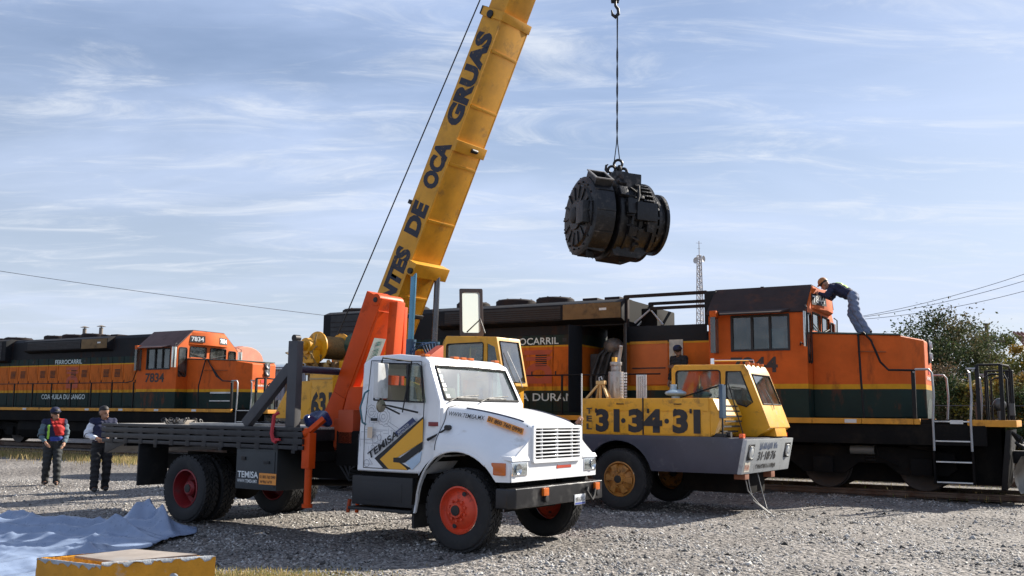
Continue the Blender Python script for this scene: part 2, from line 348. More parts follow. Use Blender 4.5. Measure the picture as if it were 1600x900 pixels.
def gravel_mat():
    m = bpy.data.materials.new('gravel_ground'); m.use_nodes = True; nt = m.node_tree; N = nt.nodes; L = nt.links; b = N['Principled BSDF']
    tc = N.new('ShaderNodeTexCoord'); src = tc.outputs['Object']
    v1 = N.new('ShaderNodeTexVoronoi'); v1.inputs['Scale'].default_value = 26; L.new(src, v1.inputs['Vector'])
    v2 = N.new('ShaderNodeTexVoronoi'); v2.inputs['Scale'].default_value = 11; L.new(src, v2.inputs['Vector'])
    n = N.new('ShaderNodeTexNoise'); n.inputs['Scale'].default_value = .35; n.inputs['Detail'].default_value = 8; L.new(src, n.inputs['Vector'])
    cr_ = N.new('ShaderNodeValToRGB'); e = cr_.color_ramp.elements; e[0].color = (.05, .046, .043, 1); e[1].color = (.29, .275, .262, 1); e[0].position = .05; e[1].position = .8
    sp = N.new('ShaderNodeSeparateColor'); L.new(v1.outputs['Color'], sp.inputs[0]); L.new(sp.outputs[0], cr_.inputs[0])
    cr2 = N.new('ShaderNodeValToRGB'); e = cr2.color_ramp.elements; e[0].color = (.55, .51, .48, 1); e[1].color = (1.15, 1.12, 1.08, 1); e[0].position = .3; e[1].position = .7; L.new(n.outputs['Fac'], cr2.inputs[0])
    mx = N.new('ShaderNodeMix'); mx.data_type = 'RGBA'; mx.blend_type = 'MULTIPLY'; mx.inputs['Factor'].default_value = 1; L.new(cr_.outputs[0], mx.inputs['A']); L.new(cr2.outputs[0], mx.inputs['B'])
    L.new(mx.outputs['Result'], b.inputs['Base Color']); b.inputs['Roughness'].default_value = .9
    ad = N.new('ShaderNodeMath'); ad.operation = 'MULTIPLY_ADD'; ad.inputs[1].default_value = .45; L.new(v1.outputs['Distance'], ad.inputs[0]); L.new(v2.outputs['Distance'], ad.inputs[2])
    bp = N.new('ShaderNodeBump'); bp.invert = True; bp.inputs['Strength'].default_value = .9; bp.inputs['Distance'].default_value = .05; L.new(ad.outputs[0], bp.inputs['Height']); L.new(bp.outputs[0], b.inputs['Normal'])
    return m
gme = bpy.data.meshes.new('ground'); gme.from_pydata(gv, [], gf); gme.polygons.foreach_set('use_smooth', [True]*len(gf))
tag(link('ground', gme, gravel_mat()), kind='structure')
def attr_mat(name, rough=.85, trans=0, spec=.3):
    m = bpy.data.materials.new(name); m.use_nodes = True; N = m.node_tree.nodes; L = m.node_tree.links; b = N['Principled BSDF']
    a = N.new('ShaderNodeAttribute'); a.attribute_name = 'tint'; L.new(a.outputs['Color'], b.inputs['Base Color']); b.inputs['Roughness'].default_value = rough; b.inputs['Specular IOR Level'].default_value = spec
    if trans:
        t = N.new('ShaderNodeBsdfTranslucent'); L.new(a.outputs['Color'], t.inputs[0]); x = N.new('ShaderNodeMixShader'); x.inputs[0].default_value = trans
        L.new(b.outputs[0], x.inputs[1]); L.new(t.outputs[0], x.inputs[2]); L.new(x.outputs[0], N['Material Output'].inputs[0])
    return m
def bulk(name, V, F, tint, mat, parent=None, smooth=False):
    """big mesh from numpy arrays; tint per vertex"""
    me = bpy.data.meshes.new(name); nv, nf, k = len(V), len(F), F.shape[1]
    me.vertices.add(nv); me.vertices.foreach_set('co', V.astype(np.float32).ravel())
    me.loops.add(nf*k); me.loops.foreach_set('vertex_index', F.astype(np.int32).ravel())
    me.polygons.add(nf); me.polygons.foreach_set('loop_start', np.arange(0, nf*k, k, dtype=np.int32))
    try: me.polygons.foreach_set('loop_total', np.full(nf, k, dtype=np.int32))
    except Exception: pass
    if smooth: me.polygons.foreach_set('use_smooth', np.ones(nf, bool))
    me.update(calc_edges=True)
    a = me.color_attributes.new('tint', 'FLOAT_COLOR', 'POINT'); c = np.ones((nv, 4), np.float32); c[:, :3] = tint; a.data.foreach_set('color', c.ravel())
    return link(name, me, mat, parent)
def stones(name, n, region, smin, smax, pal, z0=-.01, dens=None):
    P = region(n); n = len(P)
    base = np.array([(1, 0, 0), (-.5, .87, 0), (-.5, -.87, 0), (.5, .6, .75), (-.75, 0, .7), (.4, -.7, .7)], float)
    base = np.array([(1, 0, 0), (0, 1, 0), (-1, 0, 0), (0, -1, 0), (0, 0, 1), (.5, .5, .75), (-.6, -.4, .7)], float)[:5]
    tri = np.array([(0, 1, 4), (1, 2, 4), (2, 3, 4), (3, 0, 4), (1, 0, 3), (1, 3, 2)])
    sz = smin*np.exp(rng.random(n)**1.7*math.log(smax/smin)); ang = rng.random(n)*6.28
    V = np.repeat(base[None], n, 0)*rng.uniform(.65, 1.25, (n, 5, 3)); V[:, 4, :2] += rng.uniform(-.5, .5, (n, 2)); V *= sz[:, None, None]; V[:, :, 2] *= rng.uniform(.55, 1.0, n)[:, None]
    c, s = np.cos(ang)[:, None], np.sin(ang)[:, None]; x = V[:, :, 0]*c-V[:, :, 1]*s; y = V[:, :, 0]*s+V[:, :, 1]*c
    V[:, :, 0] = x+P[:, 0, None]; V[:, :, 1] = y+P[:, 1, None]; V[:, :, 2] += P[:, 2, None]+z0
    F = (tri[None]+(np.arange(n)*5)[:, None, None]).reshape(-1, 3)
    pal = np.array(pal); t = pal[rng.integers(0, len(pal), n)]*rng.uniform(.7, 1.25, n)[:, None]
    px_, py_ = P[:, 0], P[:, 1]; pt = .5+.28*np.sin(px_*.8+.9*np.sin(py_*.6))*np.sin(py_*.75+1.1*np.sin(px_*.5))+.22*np.sin(px_*2.3-py_*1.6+1.5*np.sin(py_*1.3)); t = t*(.62+.62*np.clip(pt, 0, 1))[:, None]*np.stack([1+.02*pt, 1+.005*pt, 1-.02*pt], 1)
    return bulk(name, V.reshape(-1, 3), F, np.repeat(t, 5, 0), MC.get('stone') or MC.setdefault('stone', attr_mat('stone', .9)))
def reg_front(n):
    d = 9.3*np.exp(rng.random(n)*math.log(24/9.3)); x = (rng.random(n)-.5)*1.18*d
    h = .018*np.sin(x*.9+1.3)*np.sin(d*.7)+.012*np.sin(x*2.1+d*1.7)-.02
    k = .5+.5*np.sin(x*1.1+.6*d+1.3*np.sin(d*.5))*np.sin(d*.8-x*.35)+.35*np.sin(x*3.1-d*2.2)
    rut = np.exp(-((x+.62*(d-12)*1.2-1.2) % 2.1-1.05)**2*14)      # wheel tracks pressed into the gravel
    keep = rng.random(n) < np.clip(.45+.6*k-.35*rut, .16, 1); x, d, h = x[keep], d[keep], h[keep]
    return np.stack([x, d, h], 1)
GP = [(c[0]*.70, c[1]*.73, c[2]*.76) for c in [(.40, .37, .34), (.48, .45, .42), (.30, .275, .25), (.22, .205, .19), (.55, .52, .49), (.42, .36, .31), (.13, .12, .115), (.07, .065, .06), (.6, .57, .54), (.62, .58, .52)]]
tag(stones('gravel', 260000, reg_front, .008, .038, GP), 'loose grey gravel covering the yard', 'gravel', kind='stuff')
tag(stones('larger_stones', 2600, reg_front, .022, .060, GP, 0), 'scattered larger stones lying on the gravel', 'stones', kind='stuff')
# ---------------------------------------------------------------- tracks
rail_m = M('worn_rail', (.12, .085, .065), .45, .6, var=.3, dirt=RUST, dirtamt=.4)
tie_m = M('creosoted_sleeper', (.05, .042, .036), .9, var=.4, dirt=(.12, .11, .1), dirtamt=.3)
def rail_prof(): return [(-.07, 0), (.07, 0), (.07, .012), (.012, .03), (.012, .10), (.036, .108), (.036, .14), (.028, .15), (-.028, .15), (-.036, .14), (-.036, .108), (-.012, .10), (-.012, .03), (-.07, .012)]
def track(o, th, x0, x1, s0, s1):
    r = empty('railway_track', o, heading(th)); tag(r, kind='structure')
    for y in (-.755, .755):
        g = G(); g.prism([(p[0]+y, p[1]) for p in rail_prof()], 'x', x0, x1); g.build('rail', rail_m, r)
    me = G().box(-.11, .11, -1.3, 1.3, -.10, .012).mesh('sleeper', .01, 1)
    x = s0
    while x < s1: link('sleeper', me, tie_m, r, (x, random.uniform(-.03, .03), 0), (0, 0, random.uniform(-.015, .015))); x += .62
    return r
LO_O = (7.875, 22.448, 0); L2_O = (-11.86, 37.84, .10)
track((LO_O[0], LO_O[1], 0), 30, -70, 60, -9, 12)
track((L2_O[0], L2_O[1], .1), 30, -90, 120, -16, 16)
bal = G(); bal.prism([(-2.6, -.05), (-1.7, .09), (1.7, .09), (2.6, -.05)], 'x', -90, 120)
bo = bal.build('track_ballast', gme.materials[0], None, loc=(L2_O[0], L2_O[1], 0), rot=(0, 0, heading(30))); tag(bo, kind='structure')
# ---------------------------------------------------------------- grasses (stuff)
def blades(name, P, h0, h1, pal, lab, w_=.006, lean=.5):
    n = len(P); h = rng.uniform(h0, h1, n); a = rng.random(n)*6.28; l = rng.random(n)*lean; ww = rng.uniform(.6, 1.4, n)*w_
    dx, dy = np.cos(a), np.sin(a); px, py = -dy, dx
    V = np.zeros((n, 4, 3)); 
    V[:, 0] = P+np.stack([px*ww, py*ww, 0*h], 1); V[:, 1] = P-np.stack([px*ww, py*ww, 0*h], 1)
    V[:, 2] = P+np.stack([dx*l*h*.4-px*ww*.8, dy*l*h*.4-py*ww*.8, h*.6], 1); V[:, 3] = P+np.stack([dx*l*h, dy*l*h, h], 1)
    F = np.concatenate([np.stack([np.arange(n)*4+i for i in t], 1) for t in ((0, 1, 2), (0, 2, 3))])
    pal = np.array(pal); t = pal[rng.integers(0, len(pal), n)]*rng.uniform(.7, 1.2, n)[:, None]
    o = bulk(name, V.reshape(-1, 3), F, np.repeat(t, 4, 0), MC.get('blade') or MC.setdefault('blade', attr_mat('blade', .8, .35)))
    return tag(o, lab, 'grass', kind='stuff')
def patches(cs, n):
    out = []
    for (x, y, sx, sy, wgt) in cs:
        k = int(n*wgt); out.append(np.stack([rng.normal(x, sx, k), rng.normal(y, sy, k), np.full(k, -.02)], 1))
    return np.concatenate(out)
th30 = rad(30); hx, hy = math.cos(th30), -math.sin(th30); ly, lx = math.cos(th30), math.sin(th30)
def along(o, a, b, off, so, n):
    t = rng.uniform(a, b, n); s = rng.normal(off, so, n); return np.stack([o[0]+hx*t+lx*s, o[1]+hy*t+ly*s, np.full(n, -.01)], 1)
DRY = [(.42, .31, .13), (.36, .27, .12), (.30, .25, .10), (.22, .22, .07), (.48, .37, .18)]
GRN = [(.10, .15, .035), (.14, .18, .04), (.20, .20, .06), (.30, .26, .10)]
blades('dry_grass', along(L2_O, -16, 12, -4.6, .9, 26000), .05, .22, DRY, 'dry yellow grass strip along the far track', .009)
blades('short_grass', patches([(-2.65, 10.2, .55, .25, .6), (-3.3, 10.05, .25, .2, .2), (-1.6, 10.0, .5, .15, .2)], 7000), .012, .045, DRY+GRN[2:], 'short green and straw grass beside the yellow concrete box', .005)
blades('track_weeds', np.concatenate([along(LO_O, 1, 7, -.2, .35, 1800), along(LO_O, -3, 9, 2.3, .8, 7000)]), .03, .16, GRN+DRY, 'green and yellow weeds between the rails of the near track', .008)
# ================================================================== WHITE FLATBED TRUCK
trk = empty('flatbed_truck', (-0.020, 12.941, 0), heading(34))
tag(trk, 'white bonneted flatbed truck with orange loader crane behind its cab', 'truck')
orange = M('loader_crane_orange', (.58, .062, .003), .5, var=.16, dirt=(.16, .025, .006), dirtamt=.16, dscale=3, spec=.25)
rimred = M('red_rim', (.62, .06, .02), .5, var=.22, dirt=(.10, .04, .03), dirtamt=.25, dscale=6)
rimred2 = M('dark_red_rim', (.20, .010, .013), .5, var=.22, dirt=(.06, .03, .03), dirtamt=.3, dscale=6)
bedm = M('bed_grey', (.022, .022, .025), .4, .35, var=.25, dirt=(.07, .067, .065), dirtamt=.2, dscale=3)
plankm = M('bed_planks', (.42, .39, .35), .8, var=.25, scale=6, dirt=(.15, .12, .09), dirtamt=.25)
TR, TW = .515, .28
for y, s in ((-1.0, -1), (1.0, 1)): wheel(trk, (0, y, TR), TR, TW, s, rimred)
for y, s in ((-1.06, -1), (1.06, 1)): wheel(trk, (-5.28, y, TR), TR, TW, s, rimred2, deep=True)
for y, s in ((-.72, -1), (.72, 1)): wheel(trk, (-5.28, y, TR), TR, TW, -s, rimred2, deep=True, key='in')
g = G()
for s in (-1, 1): g.box(-7.3, .62, s*.43-.05, s*.43+.05, .74, .99)
for x in (-7, -5.9, -4.6, -3.4, -2.0, -.6, .45): g.box(x-.05, x+.05, -.42, .42, .76, .95)
g.build('chassis_frame', grime, trk, .01)
g = G(); g.cyl((-5.28, -1.0, TR), (-5.28, 1.0, TR), .09); g.ell((-5.28, 0, TR), .26, .28, .24)
g.cyl((-5.28, 0, TR+.05), (-1.2, 0, .72), .05); g.build('rear_axle', grime, trk)
g = G(); g.beam((0, -.85, TR-.02), (0, .85, TR-.02), .1, .12); 
for s in (-1, 1): g.beam((-.75, s*.42, .62), (.62, s*.42, .62), .08, .07)
g.build('front_axle', grime, trk, .01)
for s in (-1, 1):
    g = G()
    for k in range(5): g.box(-5.28-.65+.1*k, -5.28+.65-.1*k, s*.55-.04, s*.55+.04, .62+.0255*k, .645+.0255*k)
    g.build('leaf_spring', grime, trk)
g = G(); g.box(-1.6, .55, -.36, .36, .5, 1.15); g.build('engine_block', grime, trk, .05)
# ---- hood with fenders (one moulded piece)
def hood_sec(x):
    a = max(0, min(1, (x+.40)/1.14)); 
    yt = lerp(.90, .60, a**.9); zt = lerp(1.80, 1.585, a**1.6)
    if x > .55: zt -= .03*((x-.55)/.19)**2
    fr = max(0, (x-.45)/.30); rr_ = max(0, min(1, (x+.78)/.35))
    yf = lerp(1.0, 1.13, rr_**.7) - .07*fr**2
    zf = lerp(1.47, 1.235, max(0, min(1, (x+.55)/.95))**.8)-.03*fr**2
    rx = x+.05; zb = .53+math.sqrt(max(0, .50-rx*rx)) if abs(rx) < .70 else .47
    if x > .52: zb = max(.885, zb) if x < .62 else .885
    zb = min(zb, zf-.07)
    z0, z1 = zt-.05, max(zb+.03, zf-.17); q = [(0, zt+.035), (yt*.45, zt+.03), (yt*.8, zt+.012), (yt*.955, zt-.010), (yt, z0)]
    for i in range(1, 10):
        u = i/9; sm = u*u*(3-2*u); sm = lerp(sm, sm*sm*(3-2*sm), .35); q.append((lerp(yt+.012*u, yf, sm), lerp(z0, z1, u)))
    return q + [(yf, lerp(z1, zb, .6)), (yf, zb), (yf-.05, zb)]
xs = [-.40+.0285*i for i in range(41)]
def half_loft(xs, sec, sgn):
    S_ = [sec(x) for x in xs]; m = len(S_[0]); vs = [(x, sgn*p[0], p[1]) for x, q in zip(xs, S_) for p in q]
    fs = [(i*m+k, i*m+k+1, (i+1)*m+k+1, (i+1)*m+k) for i in range(len(xs)-1) for k in range(m-1)]; return vs, fs
g = G()
for s in (-1, 1): g.add(*half_loft(xs, hood_sec, s))
bm_me = g.mesh('hood', 0, ang=50)
bm = bmesh.new(); bm.from_mesh(bm_me); bmesh.ops.remove_doubles(bm, verts=bm.verts, dist=.0005); bmesh.ops.recalc_face_normals(bm, faces=bm.faces); shade(bm, 60); bm.to_mesh(bm_me); bm.free()
hood = link('hood', bm_me, white, trk)
for s in (-1, 1):
    g = G()   # inner wheel arch liner
    pts = [(-.05+.73*math.cos(t), .53+.73*math.sin(t)) for t in np.linspace(0, math.pi, 17)]
    vs = [(p[0], s*1.09, p[1]) for p in pts]+[(p[0], s*.45, p[1]) for p in pts]
    g.add(vs, [(i, i+1, 18+i, 17+i) for i in range(16)]); g.add([(p[0], s*.45, p[1]) for p in pts], [tuple(range(17))]); g.build('wheel_arch_liner', grime, trk)
# hood front panel
sec = hood_sec(.735)
out = [(y, z) for y, z in sec[1:14]] + [(1.055, 1.0), (1.05, .885)]
ol = [(-y, z) for y, z in out[::-1]] + [(0, sec[0][1])] + out
gh = rrect(-.575, 1.135, .575, 1.545, .03)
MF = Matrix(((0, 0, 1, .742), (1, 0, 0, 0), (0, 1, 0, 0), (0, 0, 0, 1)))
front = link('hood_front', plate(ol, [gh], .03, MF, 'hood_front'), white, trk)
fr_ = link('grille', plate(rrect(-.61, 1.10, .61, 1.575, .04), [rrect(-.56, 1.15, .56, 1.535, .02)], .035, MF @ Matrix.Translation((0, 0, .03)), 'grille'), white, trk)
sl = G().box(.752, .792, -.57, .57, -.0085, .0085).mesh('slat', .003, 1)
for k in range(8): link('slat', sl, white, fr_, (0, 0, 1.18+.0465*k))
g = G()
for y in (-.38, 0, .38): g.box(.745, .775, y-.008, y+.008, 1.145, 1.54)
g.build('grille_bar', white, fr_)
G().box(.66, .69, -.6, .6, 1.11, 1.57).build('radiator', M('radiator_black', (.006, .006, .007), .8), fr_)
for s in (-1, 1):
    yc = s*.885
    h = G().box(.74, .768, yc-.165, yc+.165, .955, 1.125).build('headlight', chrome, trk, .012)
    G().box(.767, .776, yc-.145, yc+.145, .972, 1.108).build('lens', glassmat('headlamp_glass', (.8, .85, .86)), h, .01)
    gg = G(); gg.lathe([(.001, .0), (.05, .008), (.062, .02), (.066, .024)], (.764, yc+.05*s, 1.04), (1, 0, 0), 20); gg.build('reflector', chrome, h)
    G().box(.50, .70, s*1.105-.02, s*1.105+.016, .965, 1.118).build('turn_signal', amber, trk, .012)
    G().prism([(-.02, 0), (.02, 0), (.0, .09), (-.02, .09)], 'y', 0, .01)
    gg = G(); gg.hexa([(.18, s*1.05, 1.215), (.775, s*1.07, 1.135), (.775, s*.66, 1.135), (.18, s*.9, 1.215), (.18, s*1.05, 1.235), (.755, s*1.05, 1.19), (.755, s*.68, 1.195), (.18, s*.9, 1.235)])
    gg.build('headlight_brow', white, trk, .018, 3)
decal([(-.19, .0), (-.155, .035), (-.155, .018), (.19, .018), (.19, -.018), (-.155, -.018), (-.155, -.035)], M('red_emblem', (.45, .05, .02), .4), trk, (.76, .18, 1.035), (0, 1, 0), Z, .002, 'front_emblem')
# bumper
g = G(); g.prism([(.60, -1.17), (.78, -1.17), (.845, -1.08), (.86, -.6), (.86, .6), (.845, 1.08), (.78, 1.17), (.60, 1.17)], 'z', .575, .815)
bump = g.build('bumper', M('bumper_steel', (.035, .035, .038), .28, .6, var=.25, dirt=(.10, .095, .09), dirtamt=.18, dscale=4), trk, .02, 3)
for y in (-.47, .86):
    l = G().box(.86, .90, y-.06, y+.06, .70, .80).build('marker_lamp', amber, bump, .01)
    G().cyl((.83, y+.02, .66), (.90, y+.02, .66), .045).build('tow_hook', steel, bump, .01)
pl_ = G().box(.862, .872, .28, .56, .53, .665).build('licence_plate', M('plate_white', (.7, .72, .74), .4), bump, .004)
scribble(pl_, ink, (.874, .30, .57), (0, 1, 0), Z, .24, .06, 7); decal([(0, 0), (.26, 0), (.26, .025), (0, .025)], M('plate_blue', (.05, .08, .3), .5), pl_, (.8725, .29, .535), (0, 1, 0), Z, .001)
G().tube([(.87, .62, .74), (.9, .55, .70), (.92, .66, .58), (.9, .75, .63), (.88, .82, .72)], .02).build('air_hose', rubber, bump)
# ---- cab shell
def cab_outer(ins=0):
    i = ins; g = G()
    pf = [(-1.85+i, .92+i), (-.66-i, .92+i), (-.42-i, 1.2), (-.42-i, 1.86), (-.675-i, 2.40), (-.80-i, 2.475-i), (-1.25, 2.515-i), (-1.72+i, 2.50-i), (-1.85+i, 2.40-i)]
    def hw(z): return (1.0 if z < 1.86 else lerp(1.0, .925, min(1, (z-1.86)/.55)) - (.06 if z > 2.45 else 0)) - i
    n = len(pf); vs = [(x, -hw(z), z) for x, z in pf]+[(x, hw(z), z) for x, z in pf]
    g.add(vs, [tuple(range(n)), tuple(range(n, 2*n))[::-1]]+[(k, n+k, n+(k+1) % n, (k+1) % n) for k in range(n)]); return g
cutw = G().prism([(-1.56, 1.89), (-.70, 1.86), (-.80, 2.33), (-.86, 2.36), (-1.50, 2.385), (-1.56, 2.34)], 'y', -1.3, 1.3)
wn = Vector((.54, 0, .255)).normalized()   # windshield normal
wu = Vector((0, 1, 0)); wv = Vector((-.255, 0, .54)).normalized(); wo = Vector((-.42, 0, 1.86))
WH = .595
def wpt(y, t, o=0): return wo + wu*y + wv*t + wn*o
cutf = G(); q = [(-.86, .045), (.86, .045), (.82, WH-.07), (-.82, WH-.07)]
cutf.add([wpt(y, t, -.2) for y, t in q]+[wpt(y, t, .2) for y, t in q], [(0, 3, 2, 1), (4, 5, 6, 7), (0, 1, 5, 4), (1, 2, 6, 5), (2, 3, 7, 6), (3, 0, 4, 7)])
cutr = G().box(-2.0, -1.7, -.55, .55, 1.85, 2.25)
cme = boolcut(cab_outer().mesh('cab', .045, 3), [cab_outer(.05), cutw, cutf, cutr], 'cab', 40)
cab = link('cab', cme, white, trk)
for s in (-1, 1):
    gg = G(); gg.prism([(-1.57, 1.88), (-.69, 1.85), (-.80, 2.34), (-.86, 2.37), (-1.50, 2.395), (-1.57, 2.35)], 'y', s*.945, s*.953)
    if s < 0: gg = G(); gg.prism([(-1.0, 1.85), (-.69, 1.85), (-.80, 2.34), (-.86, 2.37), (-1.0, 2.375)], 'y', -.953, -.945)
    gg.build('side_window', glass, cab)
    gg = G(); gg.box(-1.02, -.985, s*.94, s*.975, 1.87, 2.37); gg.build('window_divider', ink, cab)
    gg = G(); ptsw = [(-1.565, 1.885), (-.695, 1.855), (-.80, 2.335), (-.86, 2.365), (-1.50, 2.39), (-1.565, 2.345), (-1.565, 1.885)]
    gg.tube([(x, s*(1.0 if z < 1.9 else .937), z) for x, z in ptsw], .013, 6); gg.build('window_seal', rubber, cab)
    # door outline seam
    dl = [(-1.70, 2.43), (-1.72, 1.5), (-1.72, .97), (-.93, .97), (-.70, 1.25), (-.68, 1.9), (-.80, 2.40)]
    def sy(z): return s*((1.0 if z < 1.86 else lerp(1.0, .925, (z-1.86)/.55))+.001)
    gg = G(); gg.tube([(x, sy(z), z) for x, z in dl+[dl[0]]], .006, 5); gg.build('door_seam', ink, cab)
    gg = G(); gg.tube([(-1.66, s*1.0, 2.02), (-1.69, s*1.05, 1.98), (-1.76, s*1.06, 1.78), (-1.72, s*1.05, 1.58), (-1.70, s*1.0, 1.55)], .014, 7); gg.build('grab_handle', M('teal_grab', (.05, .16, .2), .4), cab)
    gg = G(); gg.box(-.60, -.44, s*1.0-.004, s*1.0+.012, 1.545, 1.60); gg.build('side_marker', M('dark_red_marker', (.2, .02, .02), .3), cab, .005)
    gg = G(); gg.box(-1.60, -1.49, s*1.0-.004, s*1.02, 1.60, 1.64); gg.build('door_handle', steel, cab, .008)
gg = G(); gg.add([wpt(y, t, -.012) for y, t in ((-.88, .03), (.88, .03), (.84, WH-.055), (-.84, WH-.055))], [(0, 1, 2, 3)]); gg.build('windscreen', glassmat('windscreen_glass', (.70, .78, .74), .22), cab)
gg = G(); ring = [(-.865, .04), (0, .035), (.865, .04), (.825, WH-.065), (0, WH-.055), (-.825, WH-.065), (-.865, .04)]
gg.tube([wpt(y, t, .004) for y, t in ring], .02, 7); gg.build('windscreen_seal', rubber, cab)
gg = G(); gg.add([(-1.84, -.56, 1.84), (-1.84, .56, 1.84), (-1.84, .56, 2.26), (-1.84, -.56, 2.26)], [(0, 1, 2, 3)]); gg.build('rear_window', glass, cab)
for y0, y1 in ((-.62, -.12), (.08, .6)):
    gg = G(); gg.tube([wpt(y0-.2, .0, .02), wpt(y0, .06, .035), wpt(y1, .10, .03)], .009, 6); gg.tube([wpt(y0, .05, .03), wpt(y0+.45, .055, .026)], .012, 5); gg.build('wiper', ink, cab)
for k, y in enumerate((-.82, -.18, 0, .18, .82)):
    G().box(-.86, -.78, y-.055, y+.055, 2.47, 2.505).build('roof_marker', amber, cab, .01)
for k, (t, hh, c) in enumerate(((.44, .06, (.6, .6, .5)), (.36, .05, (.15, .55, .6)), (.30, .05, (.65, .6, .5)), (.23, .05, (.6, .6, .6)), (.17, .04, (.5, .4, .3)), (.07, .05, (.6, .6, .62)))):
    o3 = wpt(-.835+.02*(k % 2)-.0+.02*(1-t), t, -.008); decal([(0, 0), (.07, 0), (.07, hh), (0, hh)], M('sticker%d' % k, c, .5), cab, o3, wu, wv, .002, 'sticker')
seatm = M('beige_seat', (.33, .28, .21), .8)
for y in (-.45, .5):
    st_ = G().box(-1.45, -.95, y-.3, y+.3, 1.25, 1.45).build('seat', seatm, cab, .05)
    gg = G(); gg.hexa([(-1.5, y-.3, 1.42), (-1.36, y-.3, 1.42), (-1.36, y+.3, 1.42), (-1.5, y+.3, 1.42), (-1.62, y-.27, 2.1), (-1.52, y-.27, 2.1), (-1.52, y+.27, 2.1), (-1.62, y+.27, 2.1)]); gg.build('seat_back', seatm, cab, .04)
gg = G(); gg.box(-.75, -.47, -.93, .93, 1.5, 1.80); gg.build('dashboard', M('dash', (.06, .055, .05), .7), cab, .04)
gg = G(); gg.lathe([(.20+.014*math.cos(t), .014*math.sin(t)) for t in np.linspace(0, 6.28, 8, endpoint=False)], (-.85, .5, 1.82), (.5, 0, .86), 24, True); gg.cyl((-.85, .5, 1.82), (-.65, .5, 1.6), .02); gg.build('steering_wheel', ink, cab)
# cowl between cab and hood
gg = G(); gg.box(-.47, -.385, -.97, .97, 1.15, 1.79); gg.build('cowl', white, trk, .03, 3)
gg = G(); gg.prism([(-.66, .925), (-.64, 1.16), (-.46, 1.40), (-.385, 1.46), (-.385, 1.0), (-.66, .6), (-.745, .47), (-.745, .93)], 'y', -1.0, -.96)
gg.prism([(-.66, .925), (-.64, 1.16), (-.46, 1.40), (-.385, 1.46), (-.385, 1.0), (-.66, .6), (-.745, .47), (-.745, .93)], 'y', .96, 1.0); 
for s in (-1, 1):
    lip = G()
    pts = [(-.80, .42), (-.775, .52)] + [(-.05+.715*math.cos(t), .53+.715*math.sin(t)) for t in np.linspace(math.pi*.97, math.pi*.28, 18)]
    lip.tube([(x, s*(1.0+.125*max(0, min(1, (x+.8)/.5))), z) for x, z in pts], .017, 7); lip.build('fender_lip', white, trk)
for s in (-1, 1):
    cowlside = G()
    P_ = [(-.80, .42), (-.74, .93), (-.66, .93), (-.42, 1.15), (-.42, 1.5), (-.36, 1.5), (-.36, 1.17)] + [(-.05+.715*math.cos(t), .53+.715*math.sin(t)) for t in np.linspace(math.pi*.64, math.pi*.97, 10)]
    cowlside.prism(P_, 'y', s*.955, s*1.004); cowlside.build('cowl_side', white, trk)
for s in (-1, 1):
    gg = G(); gg.tube([(-.385, s*(y+.003), z+.002) for y, z in hood_sec(-.385)[1:14]], .006, 5); gg.build('hood_seam', ink, hood)
# hood stripe, hood latch
for s in (-1, 1):
    gg = G(); gg.tube([(x, s*(hood_sec(x)[3][0]-.02), hood_sec(x)[3][1]+.012) for x in np.linspace(-.15, .62, 14)], .011, 6); gg.build('hood_trim', M('trim_dark', (.05, .055, .09), .5), hood)
    gg = G(); gg.tube([(-.58, s*1.03, 1.37), (-.42, s*1.04, 1.44), (-.27, s*1.02, 1.525)], [.022, .012, .012], 7); gg.cyl((-.27, s*.97, 1.53), (-.27, s*1.045, 1.53), .035, n=14); gg.build('hood_latch', ink, hood)
G().box(.30, .42, -.04, .04, 1.675, 1.70).build('hood_vent', ink, hood, .008)
# lettering on the hood side (follows the side plane)
def hs(x): q = hood_sec(x); return q[4], q[7]
def hside(x, f):
    a, b = hs(x); return Vector((x, -lerp(a[0], b[0], f)-.006, lerp(a[1], b[1], f)))
u_ = hside(.15, .2)-hside(-.36, .2); v_ = hside(-.1, .05)-hside(-.1, .55)
text('WWW.TEMISA.MX', ink, hood, hside(-.33, .40)+Vector((0, -.018, 0)), u_, v_, .50, .062, .012, off=.020, name='web_lettering')
u2_ = hside(.70, .4)-hside(.2, .3)
decal([(0, 0), (.52, 0), (.52, .085), (0, .085)], M('orange_decal', (.75, .28, .04), .5, var=.1), hood, hside(.19, .40)+Vector((0, -.012, -.01)), u2_, v_, .018, 'phone_decal')
text('01 800 760 0990', ink, hood, hside(.205, .40)+Vector((0, -.012, .004)), u2_, v_, .49, .055, .012, off=.021, name='phone_lettering')
# door graphics (right side door, flat panel at y=-1.0)
yel = M('decal_yellow', (.78, .38, .02), .4, var=.06); blk = ink; blu = M('decal_blue', (.02, .035, .12), .4)
D = dict(o_=(0, -1.0, 0), u=X, v=Z)
decal([(-.685, 1.67), (-1.52, 1.10), (-1.35, .965), (-1.02, .965), (-.86, .98), (-1.16, 1.11), (-.685, 1.36)], blk, cab, off=.0045, name='door_chevron_shadow', **D)
decal([(-.685, 1.64), (-1.42, 1.09), (-1.26, .967), (-.93, .967), (-.97, 1.0), (-1.16, 1.10), (-.685, 1.345)], yel, cab, off=.0065, name='door_chevron', **D)
decal([(-.685, 1.345), (-1.06, 1.125), (-1.18, 1.12), (-1.18, 1.06), (-1.04, 1.055), (-.98, 1.06), (-.685, 1.245)], blk, cab, off=.0085, name='door_chevron_inner', **D)
decal([(-.69, 1.225), (-.97, 1.06), (-.85, .97), (-.72, 1.08)], M('decal_pale_blue', (.45, .58, .72), .4), cab, off=.0085, name='door_triangle', **D)
decal([(-1.16, 1.455), (-.86, 1.655), (-.80, 1.60), (-1.12, 1.39)], blu, cab, off=.0105, name='door_caption_panel', **D)
